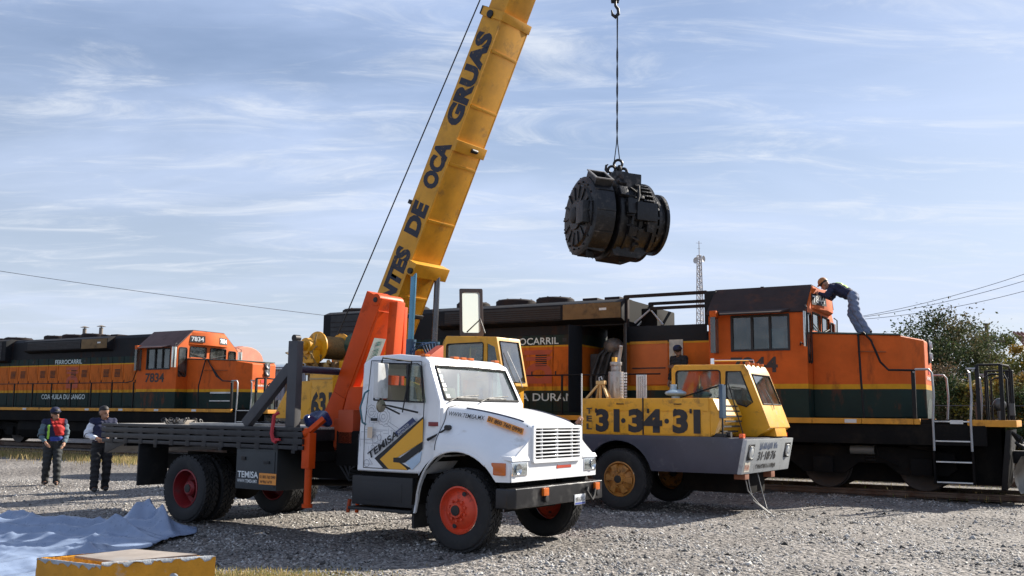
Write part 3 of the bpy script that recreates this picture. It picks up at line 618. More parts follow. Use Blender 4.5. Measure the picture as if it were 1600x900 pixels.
dd = Vector((.845, 0, .535)); dn = Vector((-.535, 0, .845))
text('TEMISA', blk, cab, (-1.60, -1.0, 1.085), dd, dn, .60, .095, .03, shear=.15, off=.011, name='door_lettering')
text('SERVICIOS', wtext, cab, (-1.105, -1.0, 1.435), dd, dn, .22, .03, .0, off=.0125, name='caption_lettering'); text('ELECTROMECANICOS', wtext, cab, (-1.09, -1.0, 1.40), dd, dn, .33, .026, .0, off=.0125, name='caption_lettering')
line = M('line_print', (.22, .23, .27), .6)
def ringdecal(cx_, cz_, r, t=.006, gear=0):
    n = 40; P_ = []; vs = []; 
    for i in range(n):
        a = 2*math.pi*i/n; k = r*(1+(.09 if gear and (i//2) % 2 else 0)); vs += [(cx_+k*math.cos(a), -1.0055, cz_+k*math.sin(a)), (cx_+(k-t)*math.cos(a), -1.0055, cz_+(k-t)*math.sin(a))]
    g_.add(vs, [(2*i, 2*i+1, (2*i+3) % (2*n), (2*i+2) % (2*n)) for i in range(n)])
def linedecal(pts, t=.005):
    for a, b in zip(pts[:-1], pts[1:]):
        a, b = Vector((a[0], -1.0055, a[1])), Vector((b[0], -1.0055, b[1])); n = (b-a).normalized().cross(Vector((0, 1, 0)))*t/2; g_.add([a-n, b-n, b+n, a+n], [(0, 1, 2, 3)])
g_ = G()
for c_ in ((-1.38, 1.66, .11), (-1.38, 1.66, .075), (-1.38, 1.66, .035), (-1.60, 1.73, .085), (-1.60, 1.73, .055), (-1.52, 1.36, .055), (-1.44, 1.38, .04), (-1.66, 1.03, .05), (-1.56, 1.25, .03)): ringdecal(*c_, gear=c_[2] > .08)
linedecal([(-1.30, 1.60), (-1.05, 1.48)]); linedecal([(-1.33, 1.57), (-1.12, 1.45)]); linedecal([(-1.70, 1.48), (-1.3, 1.48)]); linedecal([(-1.56, 1.62), (-1.56, 1.2)]); linedecal([(-1.70, 1.3), (-1.42, 1.3), (-1.42, 1.46)]); linedecal([(-1.82, 1.42), (-1.82, 1.0)]); linedecal([(-1.83, 1.35), (-1.6, 1.35)]); linedecal([(-1.78, 1.25), (-1.78, 1.45), (-1.55, 1.45)]); linedecal([(-1.70, 1.02), (-1.55, 1.02), (-1.62, 1.10)])
for i in range(24):
    x = random.uniform(-1.7, -1.2); z = random.uniform(1.25, 1.78); l = random.uniform(.03, .12)
    linedecal([(x, z), (x+l, z)] if i % 2 else [(x, z), (x, z-l)], .004)
g_.build('door_line_print', line, cab)
decal([(-1.66, 1.37), (-1.57, 1.37), (-1.57, 1.52), (-1.66, 1.52)], M('small_label', (.7, .55, .4), .5), cab, off=.007, name='door_label', **D)
# mirrors
for s in (-1, 1):
    mr_ = G().box(-1.165, -1.085, s*1.36-.105, s*1.36+.105, 1.90, 2.36).build('mirror', silver, trk, .02)
    gg = G(); gg.add([(-1.168, s*1.36-.09, 1.915), (-1.168, s*1.36+.09, 1.915), (-1.168, s*1.36+.09, 2.345), (-1.168, s*1.36-.09, 2.345)], [(0, 1, 2, 3)]); gg.build('mirror_glass', chrome, mr_)
    gg = G(); gg.tube([(-.95, s*.95, 2.40), (-1.1, s*1.36, 2.43), (-1.12, s*1.36, 2.38), (-1.12, s*1.36, 1.82), (-1.0, s*1.3, 1.80), (-.78, s*1.0, 1.72)], .013, 6); gg.tube([(-1.12, s*1.36, 1.82), (-1.1, s*1.0, 1.70)], .012, 6); gg.tube([(-.95, s*.95, 2.40), (-1.05, s*1.0, 1.72)], .009, 6); gg.build('mirror_bracket', ink, mr_)
    gg = G(); gg.lathe([(.001, .03), (.06, .022), (.085, 0), (.08, -.02), (.001, -.03)], (-1.12, s*1.36, 1.80), (-1, 0, 0), 20); gg.build('round_mirror', M('mirror_brown', (.25, .22, .16), .25, .6), mr_)
# step boxes under cab
for s in (-1, 1):
    sb = G().box(-1.95, -.87, s*.72-.25, s*.72+.25, .47, .86).build('step_box', M('black_box', (.01, .01, .012), .5, var=.3, dirt=(.035, .035, .035), dirtamt=.25), trk, .02)
    G().box(-1.80, -1.05, s*.97-.004, s*.97+.012, .53, .78).build('box_lid', M('black_box'), sb, .01)
    G().box(-1.97, -.85, s*.80-.22, s*.80+.24, .40, .44).build('step', M('black_box'), sb, .01)
    G().box(-.86, -.82, s*.78-.2, s*.78+.2, .22, .52).build('mud_flap', rubber, trk)
G().box(-1.84, -.5, -.9, .9, .86, .92).build('cab_floor', grime, trk)
# ---- flat bed
bed = G().box(-7.5, -2.72, -1.16, 1.16, 1.30, 1.46).build('bed_frame', bedm, trk, .008)
for s in (-1, 1):
    for k, (z0, z1, pr) in enumerate(((1.18, 1.235, .03), (1.255, 1.335, .045), (1.355, 1.43, .045), (1.445, 1.495, .055))):
        G().box(-7.52, -2.70, min(s*1.15, s*(1.17+pr)), max(s*1.15, s*(1.17+pr)), z0, z1).build('side_rail', bedm, bed, .01)
    for k in range(12):
        x = -7.3+.40*k; G().box(x, x+.1, min(s*1.17, s*1.205), max(s*1.17, s*1.205), 1.17, 1.49).build('stake_pocket', bedm, bed, .006)
for x in (-7.0, -6.2, -4.6, -3.8, -3.0): G().box(x-.04, x+.04, -1.1, 1.1, 1.12, 1.31).build('cross_member', bedm, bed, .005)
y = -1.15; 
while y < 1.1: G().box(-7.48, -2.74, y, y+.155, 1.462, 1.492).build('deck_plank', plankm, bed, .004, 1); y += .165
gg = G(); gg.hexa([(-7.5, -1.15, 1.0), (-7.42, -1.15, 1.0), (-7.42, 1.15, 1.0), (-7.5, 1.15, 1.0), (-7.5, -1.15, 1.18), (-6.9, -1.15, 1.18), (-6.9, 1.15, 1.18), (-7.5, 1.15, 1.18)]); gg.build('rear_bar', bedm, bed, .01)
for s in (-1, 1): G().box(-6.52, -6.49, s*.9-.28, s*.9+.28, .50, 1.18).build('rear_mud_flap', rubber, trk, .004)
# headboard frame
hb = M('post_grey', (.05, .05, .055), .6, var=.2, dirt=(.1, .095, .09), dirtamt=.2)
for s in (-1, 1):
    G().box(-3.12, -2.93, s*1.1-.06, s*1.1+.06, 1.49, 2.74).build('headboard_post', hb, trk, .012)
    G().beam((-4.02, s*1.1, 1.52), (-3.1, s*1.1, 2.36), .11, .16).build('brace', hb, trk, .012)
    gg = G(); gg.cyl((-3.02, s*1.1-.05, 2.78), (-3.02, s*1.1+.05, 2.78), .05); gg.build('post_eye', steel, trk)
gg = G(); gg.cyl((-3.02, -1.1, 2.33), (-3.02, 1.1, 2.33), .055); gg.build('headboard_tube', M('tube_blue_black', (.02, .025, .05), .4), trk)
# toolbox
tb = G().box(-4.12, -3.24, -1.17, -.55, .58, 1.17).build('toolbox', M('toolbox_grey', (.02, .025, .028), .5, var=.25, dirt=(.05, .05, .05), dirtamt=.25), trk, .015)
G().box(-4.08, -3.28, -1.18, -1.172, .62, 1.13).build('toolbox_door', M('toolbox_grey'), tb, .004)
G().box(-3.5, -3.38, -1.20, -1.18, .96, 1.0).build('latch', steel, tb, .004); G().box(-3.98, -3.9, -1.2, -1.18, 1.0, 1.05).build('latch', steel, tb, .004)
text('TEMISA', wtext, tb, (-4.06, -1.182, .745), X, Z, .45, .095, .02); text('WWW.TEMISA.MX', wtext, tb, (-4.06, -1.182, .675), X, Z, .43, .05, .012)
decal([(0, 0), (.36, 0), (.36, .16), (0, .16)], M('orange_decal'), tb, (-3.59, -1.182, .665), X, Z, .003, 'toolbox_decal'); text('01 800 760 0990', ink, tb, (-3.575, -1.182, .75), X, Z, .33, .045, .01, off=.005); scribble(tb, ink, (-3.56, -1.182, .685), X, Z, .25, .04, 8, .005)
# loader crane: pedestal, main boom, folded outer boom, cylinder, outriggers
G().box(-2.62, -1.98, -.62, .62, .95, 1.45).build('crane_base', grime, trk, .02)
gg = G(); gg.hexa([(-2.95, -.34, 1.15), (-2.2, -.34, 1.15), (-2.2, .34, 1.15), (-2.95, .34, 1.15), (-2.75, -.26, 2.1), (-2.25, -.26, 2.1), (-2.25, .26, 2.1), (-2.75, .26, 2.1)])
gg.build('crane_column', orange, trk, .03)
B0 = Vector((-3.30, 0, 1.15)); B1 = Vector((-2.28, 0, 3.47)); bd = (B1-B0).normalized(); bn = Vector((bd.z, 0, -bd.x))
def bp_(t, s_, y): return B0 + bd*t + bn*s_ + Vector((0, y, 0))
LB = (B1-B0).length
gg = G()
for (t0, h0, t1, h1) in ((0.0, .24, .9, .14), (.9, .14, LB, .17)):
    gg.hexa([bp_(t0, -h0, -.27), bp_(t0, h0, -.27), bp_(t0, h0, .19), bp_(t0, -h0, .19), bp_(t1, -h1, -.27), bp_(t1, h1, -.27), bp_(t1, h1, .19), bp_(t1, -h1, .19)])
mb = gg.build('crane_main_boom', orange, trk, .018)
gg = G(); gg.obox(bp_(1.62, .16, -.04), bd*.72, bn*.035, Vector((0, .215, 0))); gg.build('boom_cover_plate', orange, mb, .012)
gg = G(); gg.cyl(bp_(LB-.06, .07, -.285), bp_(LB-.06, .07, .26), .095, n=24); gg.build('elbow_pin', orange, mb, .02)
gg = G(); gg.cyl(bp_(LB-.06, .07, -.30), bp_(LB-.06, .07, .275), .04, n=16); gg.build('pin_end', steel, mb, .01)
decal([(-.13, -.20), (.13, -.20), (.13, .20), (-.13, .20)], M('pale_sticker', (.5, .66, .62), .5, var=.2, scale=14), mb, bp_(1.72, .196, -.04), (0, 1, 0), bd, .002, 'sticker')
scribble(mb, M('sticker_green', (.1, .3, .28), .5), bp_(1.56, .198, .02), bd, (0, -1, 0), .32, .12, 8, .003); scribble(mb, ink, bp_(1.09, .198, .02), bd, (0, -1, 0), .2, .07, 6, .003)
decal([(-.08, -.13), (.08, -.13), (.08, .13), (-.08, .13)], M('yellow_sticker', (.6, .42, .12), .5, var=.3, scale=14), mb, bp_(1.20, .196, -.02), (0, 1, 0), bd, .002, 'sticker')
gg = G(); gg.hexa([(-2.22, -.13, 1.75), (-2.06, -.13, 1.75), (-2.06, .05, 1.75), (-2.22, .05, 1.75), (-2.10, -.13, 3.36), (-1.94, -.13, 3.36), (-1.94, .05, 3.36), (-2.10, .05, 3.36)]); ob_ = gg.build('crane_outer_boom', orange, trk, .015)
gg = G(); gg.beam((-2.02, .12, 3.3), (-2.06, .12, 2.0), .07, .08); gg.build('crane_extension', orange, ob_, .01)
gg = G(); gg.cyl((-2.45, .05, 1.75), (-2.14, .05, 2.65), .055); gg.cyl((-2.14, .05, 2.65), (-2.06, .05, 2.95), .03); gg.build('crane_cylinder', orange, trk)
gg = G(); gg.hexa([(-2.05, .55, 2.1), (-1.9, .55, 2.1), (-1.9, .95, 2.1), (-2.05, .95, 2.1), (-2.05, .62, 2.60), (-1.9, .62, 2.60), (-1.9, .95, 2.78), (-2.05, .95, 2.78)]); gg.build('crane_hook_stay', M('dark_orange', (.42, .06, .012), .5, dirt=GRIME, dirtamt=.2), trk, .02)
gg = G(); gg.box(-2.75, -2.45, -.55, .5, 1.2, 1.62); gg.box(-2.6, -2.3, -.62, -.3, 1.25, 1.75); gg.build('crane_slew_box', M('dark_orange', (.42, .06, .012), .5, dirt=GRIME, dirtamt=.2), trk, .02)
gg = G()
for k in range(4): gg.tube([(-2.5+.08*k, -.4, 1.2), (-2.55+.1*k, -.6, .95), (-2.3, -.66, .75+.05*k), (-2.1, -.3, .8)], .018, 6)
gg.build('hydraulic_hose', rubber, trk)
for s in (-1, 1):
    gg = G(); gg.box(-2.75, -2.60, s*1.1-.07, s*1.1+.06, .92, 1.42); og = gg.build('outrigger_leg', orange, trk, .015)
    gg = G(); gg.cyl((-2.67, s*1.1, .42), (-2.67, s*1.1, .95), .052, n=16); gg.cyl((-2.67, s*1.1, .38), (-2.67, s*1.1, .43), .075, n=16); gg.build('outrigger_jack', orange, og)
    gg = G(); gg.ell((-2.70, s*1.14, 1.42), .07, .07, .07); gg.beam((-2.66, s*1.12, 1.44), (-2.52, s*.98, 1.62), .07, .07); gg.build('outrigger_knuckle', orange, og)
G().box(-2.72, -2.62, -1.02, 1.02, 1.02, 1.14).build('outrigger_beam', grime, trk, .01)
for x, y, z0, z1, c in ((-2.1, -.7, .32, .58, orange), (-2.22, -.75, .32, .50, M('dark_orange'))):
    gg = G(); gg.cyl((x, y, z0), (x+.03, y, z1), .028, n=10); gg.build('drain_pipe', c, trk)
# ---- loose things on the bed
def wrl(fr_o, th, p):
    t = rad(th); return (fr_o[0]+math.cos(t)*p[0]+math.sin(t)*p[1], fr_o[1]-math.sin(t)*p[0]+math.cos(t)*p[1], fr_o[2]+p[2])
TO = (-0.020, 12.941, 0)
bo = G().box(-.9, .9, -.22, .22, 0, .035).build('timber_board', M('pale_timber', (.5, .46, .40), .8, var=.25, scale=5), None, .006, loc=wrl(TO, 34, (-4.6, -.75, 1.494)), rot=(0, 0, heading(34)+.03)); tag(bo, 'pale wide timber board lying flat along the bed edge', 'board')
bo = empty('chain_pile', wrl(TO, 34, (-6.1, -.7, 1.494)), heading(34)); tag(bo, 'coil of grey chain and shackles lying at the rear of the truck bed', 'chain')
gg = G()
for k in range(26):
    t = k*.52; r = .10+.012*k; gg.lathe([(.035+.010*math.cos(q), .010*math.sin(q)) for q in np.linspace(0, 6.28, 6, endpoint=False)], (r*math.cos(t), r*math.sin(t)*.7, .03+.02*(k % 3)), (math.cos(t+k), math.sin(t+k), .6), 10, True)
tag(gg.build('chain', steel, bo), kind='stuff')
gg = G(); gg.box(-.26, .26, -.12, .12, .0, .07); gg.build('pad', M('pad_tan', (.35, .31, .26), .8), bo, .02)
gg = G()
for k in range(7): gg.tube([(.35+.12*k+random.uniform(-.1, .1), random.uniform(-.15, .15), .02), (.45+.12*k, random.uniform(-.1, .1), .05+.03*random.random()), (.55+.13*k, random.uniform(-.15, .15), .02)], .014, 6)
so = gg.build('wire_sling', steel, None, loc=wrl(TO, 34, (-5.1, -.35, 1.495)), rot=(0, 0, heading(34))); tag(so, 'tangled dark wire slings lying in the middle of the truck bed', 'sling')
bl = M('blue_plastic', (.015, .035, .13), .3, var=.5, scale=9)
gg = G(); rs = random.Random(3)
gg.ell((0, 0, .09), .20, .17, .11, 18, 12); gg.v = [(x+.05*math.sin(17*y+9*z), y+.04*math.sin(19*x+5*z), max(0, z+.05*math.sin(21*x+13*y))) for x, y, z in gg.v]
o = gg.build('blue_tarpaulin_bundle', bl, None, ang=25, loc=wrl(TO, 34, (-2.95, -.72, 1.495)), rot=(0, 0, .4)); tag(o, 'crumpled blue plastic bundle on the bed by the headboard post', 'tarpaulin')
gg = G(); gg.tube([(0, 0, .40), (-.05, -.045, .36), (-.07, -.06, .10), (-.03, -.06, .0), (.02, -.055, -.02)], [.03]*5, 6); gg.box(-.0, .10, -.075, -.04, .0, .035)
o = gg.build('ratchet_strap', M('strap_red', (.45, .03, .04), .7), None, loc=wrl(TO, 34, (-3.22, -1.19, 1.30)), rot=(0, 0, heading(34))); tag(o, 'red ratchet strap hanging over the bed rail', 'strap')
# ================================================================== YELLOW MOBILE CRANE
CO = (2.670, 18.604, 0)
crn = empty('mobile_crane', CO, heading(34)); tag(crn, 'yellow telescopic truck crane with raised boom and phone number on engine box', 'crane')
ylw = M('crane_yellow', (.70, .33, .010), .42, var=.16, dirt=(.13, .07, .025), dirtamt=.24, dscale=4.2)
ylw2 = M('boom_yellow', (.62, .29, .012), .5, var=.2, dirt=(.15, .08, .03), dirtamt=.18, dscale=1.8)
cgrey = M('carrier_grey', (.042, .046, .068), .45, var=.2, dirt=(.12, .12, .13), dirtamt=.14, dscale=3)
csil = M('carrier_silver', (.42, .44, .45), .45, .3, var=.2, dirt=(.1, .1, .1), dirtamt=.2, dscale=5)
rimo = M('ochre_rim', (.40, .17, .03), .6, var=.3, dirt=(.05, .03, .02), dirtamt=.35, dscale=7)
CR_, CW_ = .555, .30
_fw = []
def spoke_wheel(c, s):
    t = wheel(crn, c, CR_, CW_, s, rimo, deep=False, key='cr')
    return t
for y, s in ((-1.06, -1), (1.06, 1)): _fw.append(spoke_wheel((0, y, CR_), s))
for x in (-5.9, -7.25):
    for y, s in ((-1.06, -1), (1.06, 1)): wheel(crn, (x, y, CR_), CR_, CW_, s, rimo, deep=True, key='cr')
for wh_, s in zip(_fw, (-1, 1)):
    g = G()
    for k in range(6):
        t = 2*math.pi*k/6+.2; e = Vector((math.cos(t), 0, math.sin(t))); tt = Vector((-math.sin(t), 0, math.cos(t))); yy = s*.115
        g.hexa([e*.08+tt*.035+Vector((0, yy, 0)), e*.08-tt*.035+Vector((0, yy, 0)), e*.27-tt*.075+Vector((0, yy-.03*s, 0)), e*.27+tt*.075+Vector((0, yy-.03*s, 0)), e*.08+tt*.03+Vector((0, yy+s*.05, 0)), e*.08-tt*.03+Vector((0, yy+s*.05, 0)), e*.27-tt*.06+Vector((0, yy+s*.025, 0)), e*.27+tt*.06+Vector((0, yy+s*.025, 0))])
    g.build('spoke', rimo, wh_, .008)
# carrier body with arch
def arch(cx_, r, n=12, a0=180, a1=0): return [(cx_+r*math.cos(rad(a)), .50+r*math.sin(rad(a))) for a in np.linspace(a0, a1, n)]
side = [(-1.6, 1.36), (-1.6, .80), (-.66, .80)] + [(.0+.70*math.cos(rad(a)), .56+.70*math.sin(rad(a))) for a in np.linspace(162, 15, 14)] + [(.70, .73), (2.30, .74), (2.42, 1.32), (2.0, 1.36)]
for s in (-1, 1):
    g = G(); g.prism(side, 'y', s*1.25, s*1.17); g.build('side_skirt', cgrey, crn, .012)
G().box(-1.6, 2.38, -1.17, 1.17, 1.27, 1.345).build('carrier_deck', cgrey, crn, .01)
G().box(-8.6, 1.9, -.45, .45, .72, 1.15).build('carrier_frame', grime, crn, .02)
G().box(-8.6, -1.6, -1.22, 1.22, 1.18, 1.38).build('rear_deck', cgrey, crn, .02)
G().box(.9, 2.2, -.4, .4, .35, .85).build('carrier_engine_sump', grime, crn, .06)
for s in (-1, 1):
    G().box(-2.9, -1.9, s*1.0-.22, s*1.0+.2, .55, 1.15).build('fuel_tank', grime, crn, .08)
    for x in (-3.2, -8.3): G().box(x-.18, x+.18, s*.85-.4, s*.85+.4, .70, 1.2).build('outrigger_box', ylw, crn, .02)
fx = G(); fx.hexa([(2.28, -1.255, .735), (2.36, -1.255, .735), (2.36, 1.255, .735), (2.28, 1.255, .735), (2.40, -1.255, 1.325), (2.48, -1.255, 1.325), (2.48, 1.255, 1.325), (2.40, 1.255, 1.325)])
fb = fx.build('front_panel', csil, crn, .02)
fn = Vector((.59, 0, -.12)).normalized(); fv = Vector((.12, 0, .59)).normalized()
def fp(y, z, o=0): return Vector((2.36+.12*(z-.735)/.59, y, z)) + fn*o
for y in (-.98, .98):
    gg = G(); q = [(y-.16, .97), (y+.16, .97), (y+.16, 1.24), (y-.16, 1.24)]; gg.add([fp(a, b, .004) for a, b in q], [(0, 1, 2, 3)]); hb_ = gg.build('headlight_recess', ink, fb)
    gg = G(); gg.lathe([(.001, .02), (.05, .022), (.085, .010), (.095, 0), (.10, .02), (.112, .02), (.112, -.01)], fp(y+.02, 1.10, .01), fn, 24); gg.build('headlight', M('lamp_glass', (.65, .66, .64), .12, coat=.6), hb_)
text('31·18·76', ink, fb, fp(-.60, .955, .002), Y, fv, .95, .16, .03, shear=.1)
scribble(fb, M('worn_blue', (.05, .08, .16), .6), fp(-.55, 1.15, .002), Y, fv, .95, .12, 9); scribble(fb, ink, fp(-.62, .81, .002), Y, fv, 1.05, .08, 13)
decal([(0, 0), (.26, 0), (.26, .17), (0, .17)], M('plate_cream', (.6, .56, .48), .5), fb, fp(-1.18, .77, .002), Y, fv, .002, 'licence_plate'); scribble(fb, M('plate_red', (.35, .06, .03), .5), fp(-1.16, .80, .004), Y, fv, .22, .10, 6)
for y in (-1.12, 1.17): G().box(2.30, 2.38, y-.05, y+.05, 1.345, 1.42).build('front_marker', redlens if y > 0 else M('orange_marker', (.8, .12, .03), .3), crn, .012)
# engine box on the near side
eb = G().box(-.76, 1.80, -1.215, -.12, 1.36, 2.03).build('engine_box', ylw, crn, .015)
for x0, x1 in ((-.74, .50), (.53, 1.78)): G().box(x0, x1, -1.228, -1.215, 1.80, 2.02).build('box_lid', ylw, eb, .006)
for x0, x1 in ((-.60, -.02), (.0, .5), (.53, 1.12), (1.15, 1.6)): G().box(x0, x1, -1.226, -1.215, 1.385, 1.785).build('access_door', ylw, eb, .006)
for x in (-.45, .4, .62, 1.15, 1.45):
    gg = G(); gg.box(x-.02, x+.02, -1.245, -1.226, 1.76, 1.84); gg.build('hinge', steel, eb, .004)
for x in (.05, 1.2):
    gg = G(); gg.tube([(x-.07, -1.228, 1.925), (x-.06, -1.25, 1.925), (x+.06, -1.25, 1.925), (x+.07, -1.228, 1.925)], .009, 6); gg.build('lid_handle', steel, eb)
G().box(.505, .525, -1.235, -1.21, 1.37, 2.04).build('seam_strip', ink, eb)
gg = G(); gg.hexa([(1.80, -1.2, 1.36), (1.84, -1.2, 1.36), (1.84, -.15, 1.36), (1.80, -.15, 1.36), (1.80, -1.2, 2.02), (1.98, -1.2, 1.70), (1.98, -.15, 1.70), (1.80, -.15, 2.02)])
gg = G(); gg.prism([(1.80, 1.36), (1.88, 1.40), (2.0, 1.72), (1.86, 2.02), (1.80, 2.03)], 'y', -1.21, -.15); nb = gg.build('radiator_shroud', ylw, crn, .01)
for k in range(6):
    z = 1.45+.09*k; gg = G(); gg.beam((1.9+.11*(1-abs(k-2.5)/3), -1.0, z), (1.9+.11*(1-abs(k-2.5)/3), -.2, z), .02, .03, (1, 0, 0)); gg.build('louvre', ink, nb)
DIG = dict(bold=.055)
text('31', ink, eb, (-.46, -1.231, 1.405), X, Z, .50, .43, .055, name='phone_digits'); text('34', ink, eb, (.22, -1.231, 1.405), X, Z, .68, .43, .055, name='phone_digits'); text('31', ink, eb, (1.10, -1.231, 1.405), X, Z, .53, .43, .055, name='phone_digits')
for x in (.115, .985):
    gg = G(); gg.cyl((x, -1.215, 1.62), (x, -1.233, 1.62), .045, n=18); gg.build('dot', ink, eb)
for k, ch in enumerate('TEL'): text(ch, M('faded_black', (.06, .05, .03), .7), eb, (-.66, -1.231, 1.74-.145*k), X, Z, .12, .11, .03, name='tel_letter')
# carrier cab on the far side
def ccab(i=0):
    pf = [(.50+i, 1.35+i), (2.18-i, 1.35+i), (2.44-i, 1.52), (2.30-i, 1.90), (2.05-i, 2.56-i*.5), (1.98-i, 2.68-i), (.56+i, 2.70-i), (.50+i, 2.62-i)]
    g = G(); g.prism(pf, 'y', .06+i, 1.22-i); return g
cwin = [G().prism(rrect(.60, 2.06, 1.50, 2.58, .06), 'y', -.2, 1.5), G().prism([(1.62, 2.55), (1.90, 2.55), (2.12, 1.98), (2.0, 1.90), (1.66, 2.0), (1.60, 2.1)], 'y', -.2, 1.5)]
ffv = Vector((-.25, 0, .66)).normalized(); ffn = Vector((.66, 0, .25)).normalized(); ffo = Vector((2.30, 0, 1.90))
def fw2(y, t, o=0): return ffo + Vector((0, y, 0)) + ffv*t + ffn*o
cf = G(); q = [(.14, .05), (1.14, .05), (1.12, .64), (.16, .64)]
cf.add([fw2(a, b, -.2) for a, b in q]+[fw2(a, b, .2) for a, b in q], [(0, 3, 2, 1), (4, 5, 6, 7), (0, 1, 5, 4), (1, 2, 6, 5), (2, 3, 7, 6), (3, 0, 4, 7)])
cc = link('carrier_cab', boolcut(ccab().mesh('c', .03, 2), [ccab(.04)]+cwin+[cf], 'carrier_cab', 40), ylw, crn)
for y in (.075, 1.2):
    G().prism(rrect(.59, 2.05, 1.51, 2.59, .06), 'y', y, y+.005).build('side_window', glass, cc)
    G().prism([(1.61, 2.56), (1.91, 2.56), (2.13, 1.97), (2.0, 1.89), (1.65, 1.99), (1.59, 2.1)], 'y', y, y+.005).build('quarter_window', dglass, cc)
gg = G(); gg.tube([(x, .055, z) for x, z in rrect(.60, 2.06, 1.50, 2.58, .06)]+[(1.5, .055, 2.3)], .013, 6); gg.tube([(x, .055, z) for x, z in [(1.62, 2.55), (1.90, 2.55), (2.12, 1.98), (2.0, 1.90), (1.66, 2.0), (1.60, 2.1), (1.62, 2.55)]], .013, 6); gg.build('window_seal', rubber, cc)
gg = G(); gg.add([fw2(a, b, -.01) for a, b in ((.12, .03), (1.16, .03), (1.14, .66), (.14, .66))], [(0, 1, 2, 3)]); gg.build('windscreen', glass, cc)
gg = G(); gg.tube([fw2(a, b, .004) for a, b in q+[q[0]]], .014, 6); gg.build('windscreen_seal', rubber, cc)
gg = G(); gg.tube([fw2(.6, -.05, .02), fw2(.62, .02, .03), fw2(.5, .35, .03)], .008, 5); gg.build('wiper', ink, cc)
gg = G(); gg.prism([(2.20, 1.36), (2.46, 1.36), (2.40, 1.62), (2.31, 1.62)], 'y', .35, .95); gg.build('cab_nose_box', ylw, cc, .01)
gg = G(); gg.tube([(1.25, .3, 2.72), (1.25, .3, 2.78), (2.0, .5, 2.78), (2.0, .5, 2.72)], .014, 6); gg.cyl((1.25, .3, 2.71), (1.25, .3, 2.82), .04); gg.build('roof_horn', chrome, cc)
for y in (.2, .45, .7, .95): G().box(1.95, 2.03, y-.03, y+.03, 2.68, 2.73).build('roof_marker', amber, cc, .008)
G().box(.95, 1.35, .4, .9, 1.5, 1.75).build('seat', ink, cc, .05); G().box(.8, .93, .4, .9, 1.7, 2.25).build('seat_back', ink, cc, .04)
# mirror on the near front corner
mr_ = G().box(1.99, 2.06, -1.28, -1.10, 1.68, 2.27).build('mirror', M('mirror_case', (.05, .09, .14), .35, .3), crn, .02)
gg = G(); gg.tube([(2.02, -1.19, 1.36), (2.02, -1.19, 1.70)], .016, 6); gg.tube([(2.03, -1.19, 2.25), (2.12, -1.15, 2.28), (2.32, -1.0, 1.40), (2.34, -.95, 1.34)], .011, 6); gg.build('mirror_arm', steel, mr_)
gg = G(); gg.box(1.86, 2.08, -1.2, -.95, 1.345, 1.42); gg.cyl((2.05, -1.1, 1.40), (2.14, -1.1, 1.40), .05); gg.build('valve_block', steel, crn, .01)
# exhaust, muffler with mesh guard, air cleaner cap
gg = G(); gg.cyl((-.44, -.45, 2.03), (-.44, -.45, 2.56), .15, n=24); gg.cyl((-.44, -.45, 2.56), (-.44, -.45, 2.68), .10, n=20); gg.cyl((-.44, -.45, 2.68), (-.44, -.45, 2.75), .12, n=20); mf = gg.build('muffler', M('muffler_metal', (.40, .37, .34), .4, .7, var=.3, dirt=(.15, .07, .03), dirtamt=.3, dscale=5), crn, .01)
gg = G(); gg.tube([(-.36, -.47, 2.60), (-.36, -.48, 2.8), (-.33, -.47, 2.95), (-.30, -.5, 3.06)], .035, 10); gg.build('exhaust_pipe', M('muffler_metal'), mf)
gg = G()
for k in range(9):
    for j in range(3): gg.box(-.26+.05*j, -.225+.05*j, -.62, -.60, 2.06+.055*k, 2.095+.055*k)
gg.build('heat_guard', silver, mf)
gg = G()
for k in range(10):
    for j in range(4): gg.box(-.04+.045*j, -.01+.045*j, -.36, -.34, 2.05+.045*k, 2.075+.045*k)
gg.box(-.06, .16, -.335, -.325, 2.03, 2.5); gg.build('perforated_guard', silver, crn)
gg = G(); gg.lathe([(.001, .10), (.10, .10), (.19, .06), (.20, .03), (.18, .0), (.08, -.02), (.08, -.08)], (.86, -.55, 2.10), (0, 0, 1), 28); gg.cyl((.82, -.55, 2.2), (.82, -.55, 2.3), .06); gg.build('air_cleaner_cap', M('cap_blue', (.35, .45, .52), .35, .3), crn)
G().box(-.55, -.47, -.42, -.3, 2.03, 2.85).build('hanger_post', ylw, crn, .01)
# underside bits hanging at the front
gg = G(); gg.tube([(2.30, -.95, .74), (2.34, -.9, .45), (2.45, -.7, .22), (2.62, -.55, .05)], .011, 6); gg.tube([(2.28, -.75, .74), (2.33, -.78, .5), (2.40, -.82, .28), (2.6, -.6, .06)], .010, 6); gg.tube([(2.30, -.3, .74), (2.38, -.3, .4), (2.5, -.42, .12), (2.63, -.5, .04)], .010, 6); gg.build('trailing_chain', M('chain_grey', (.16, .16, .16), .5, .4), crn)
gg = G(); gg.box(2.15, 2.35, -1.05, -.85, .64, .74); gg.box(2.15, 2.35, .3, .5, .62, .74); gg.build('tow_bracket', M('bracket_rust', (.22, .08, .04), .7), crn, .01)
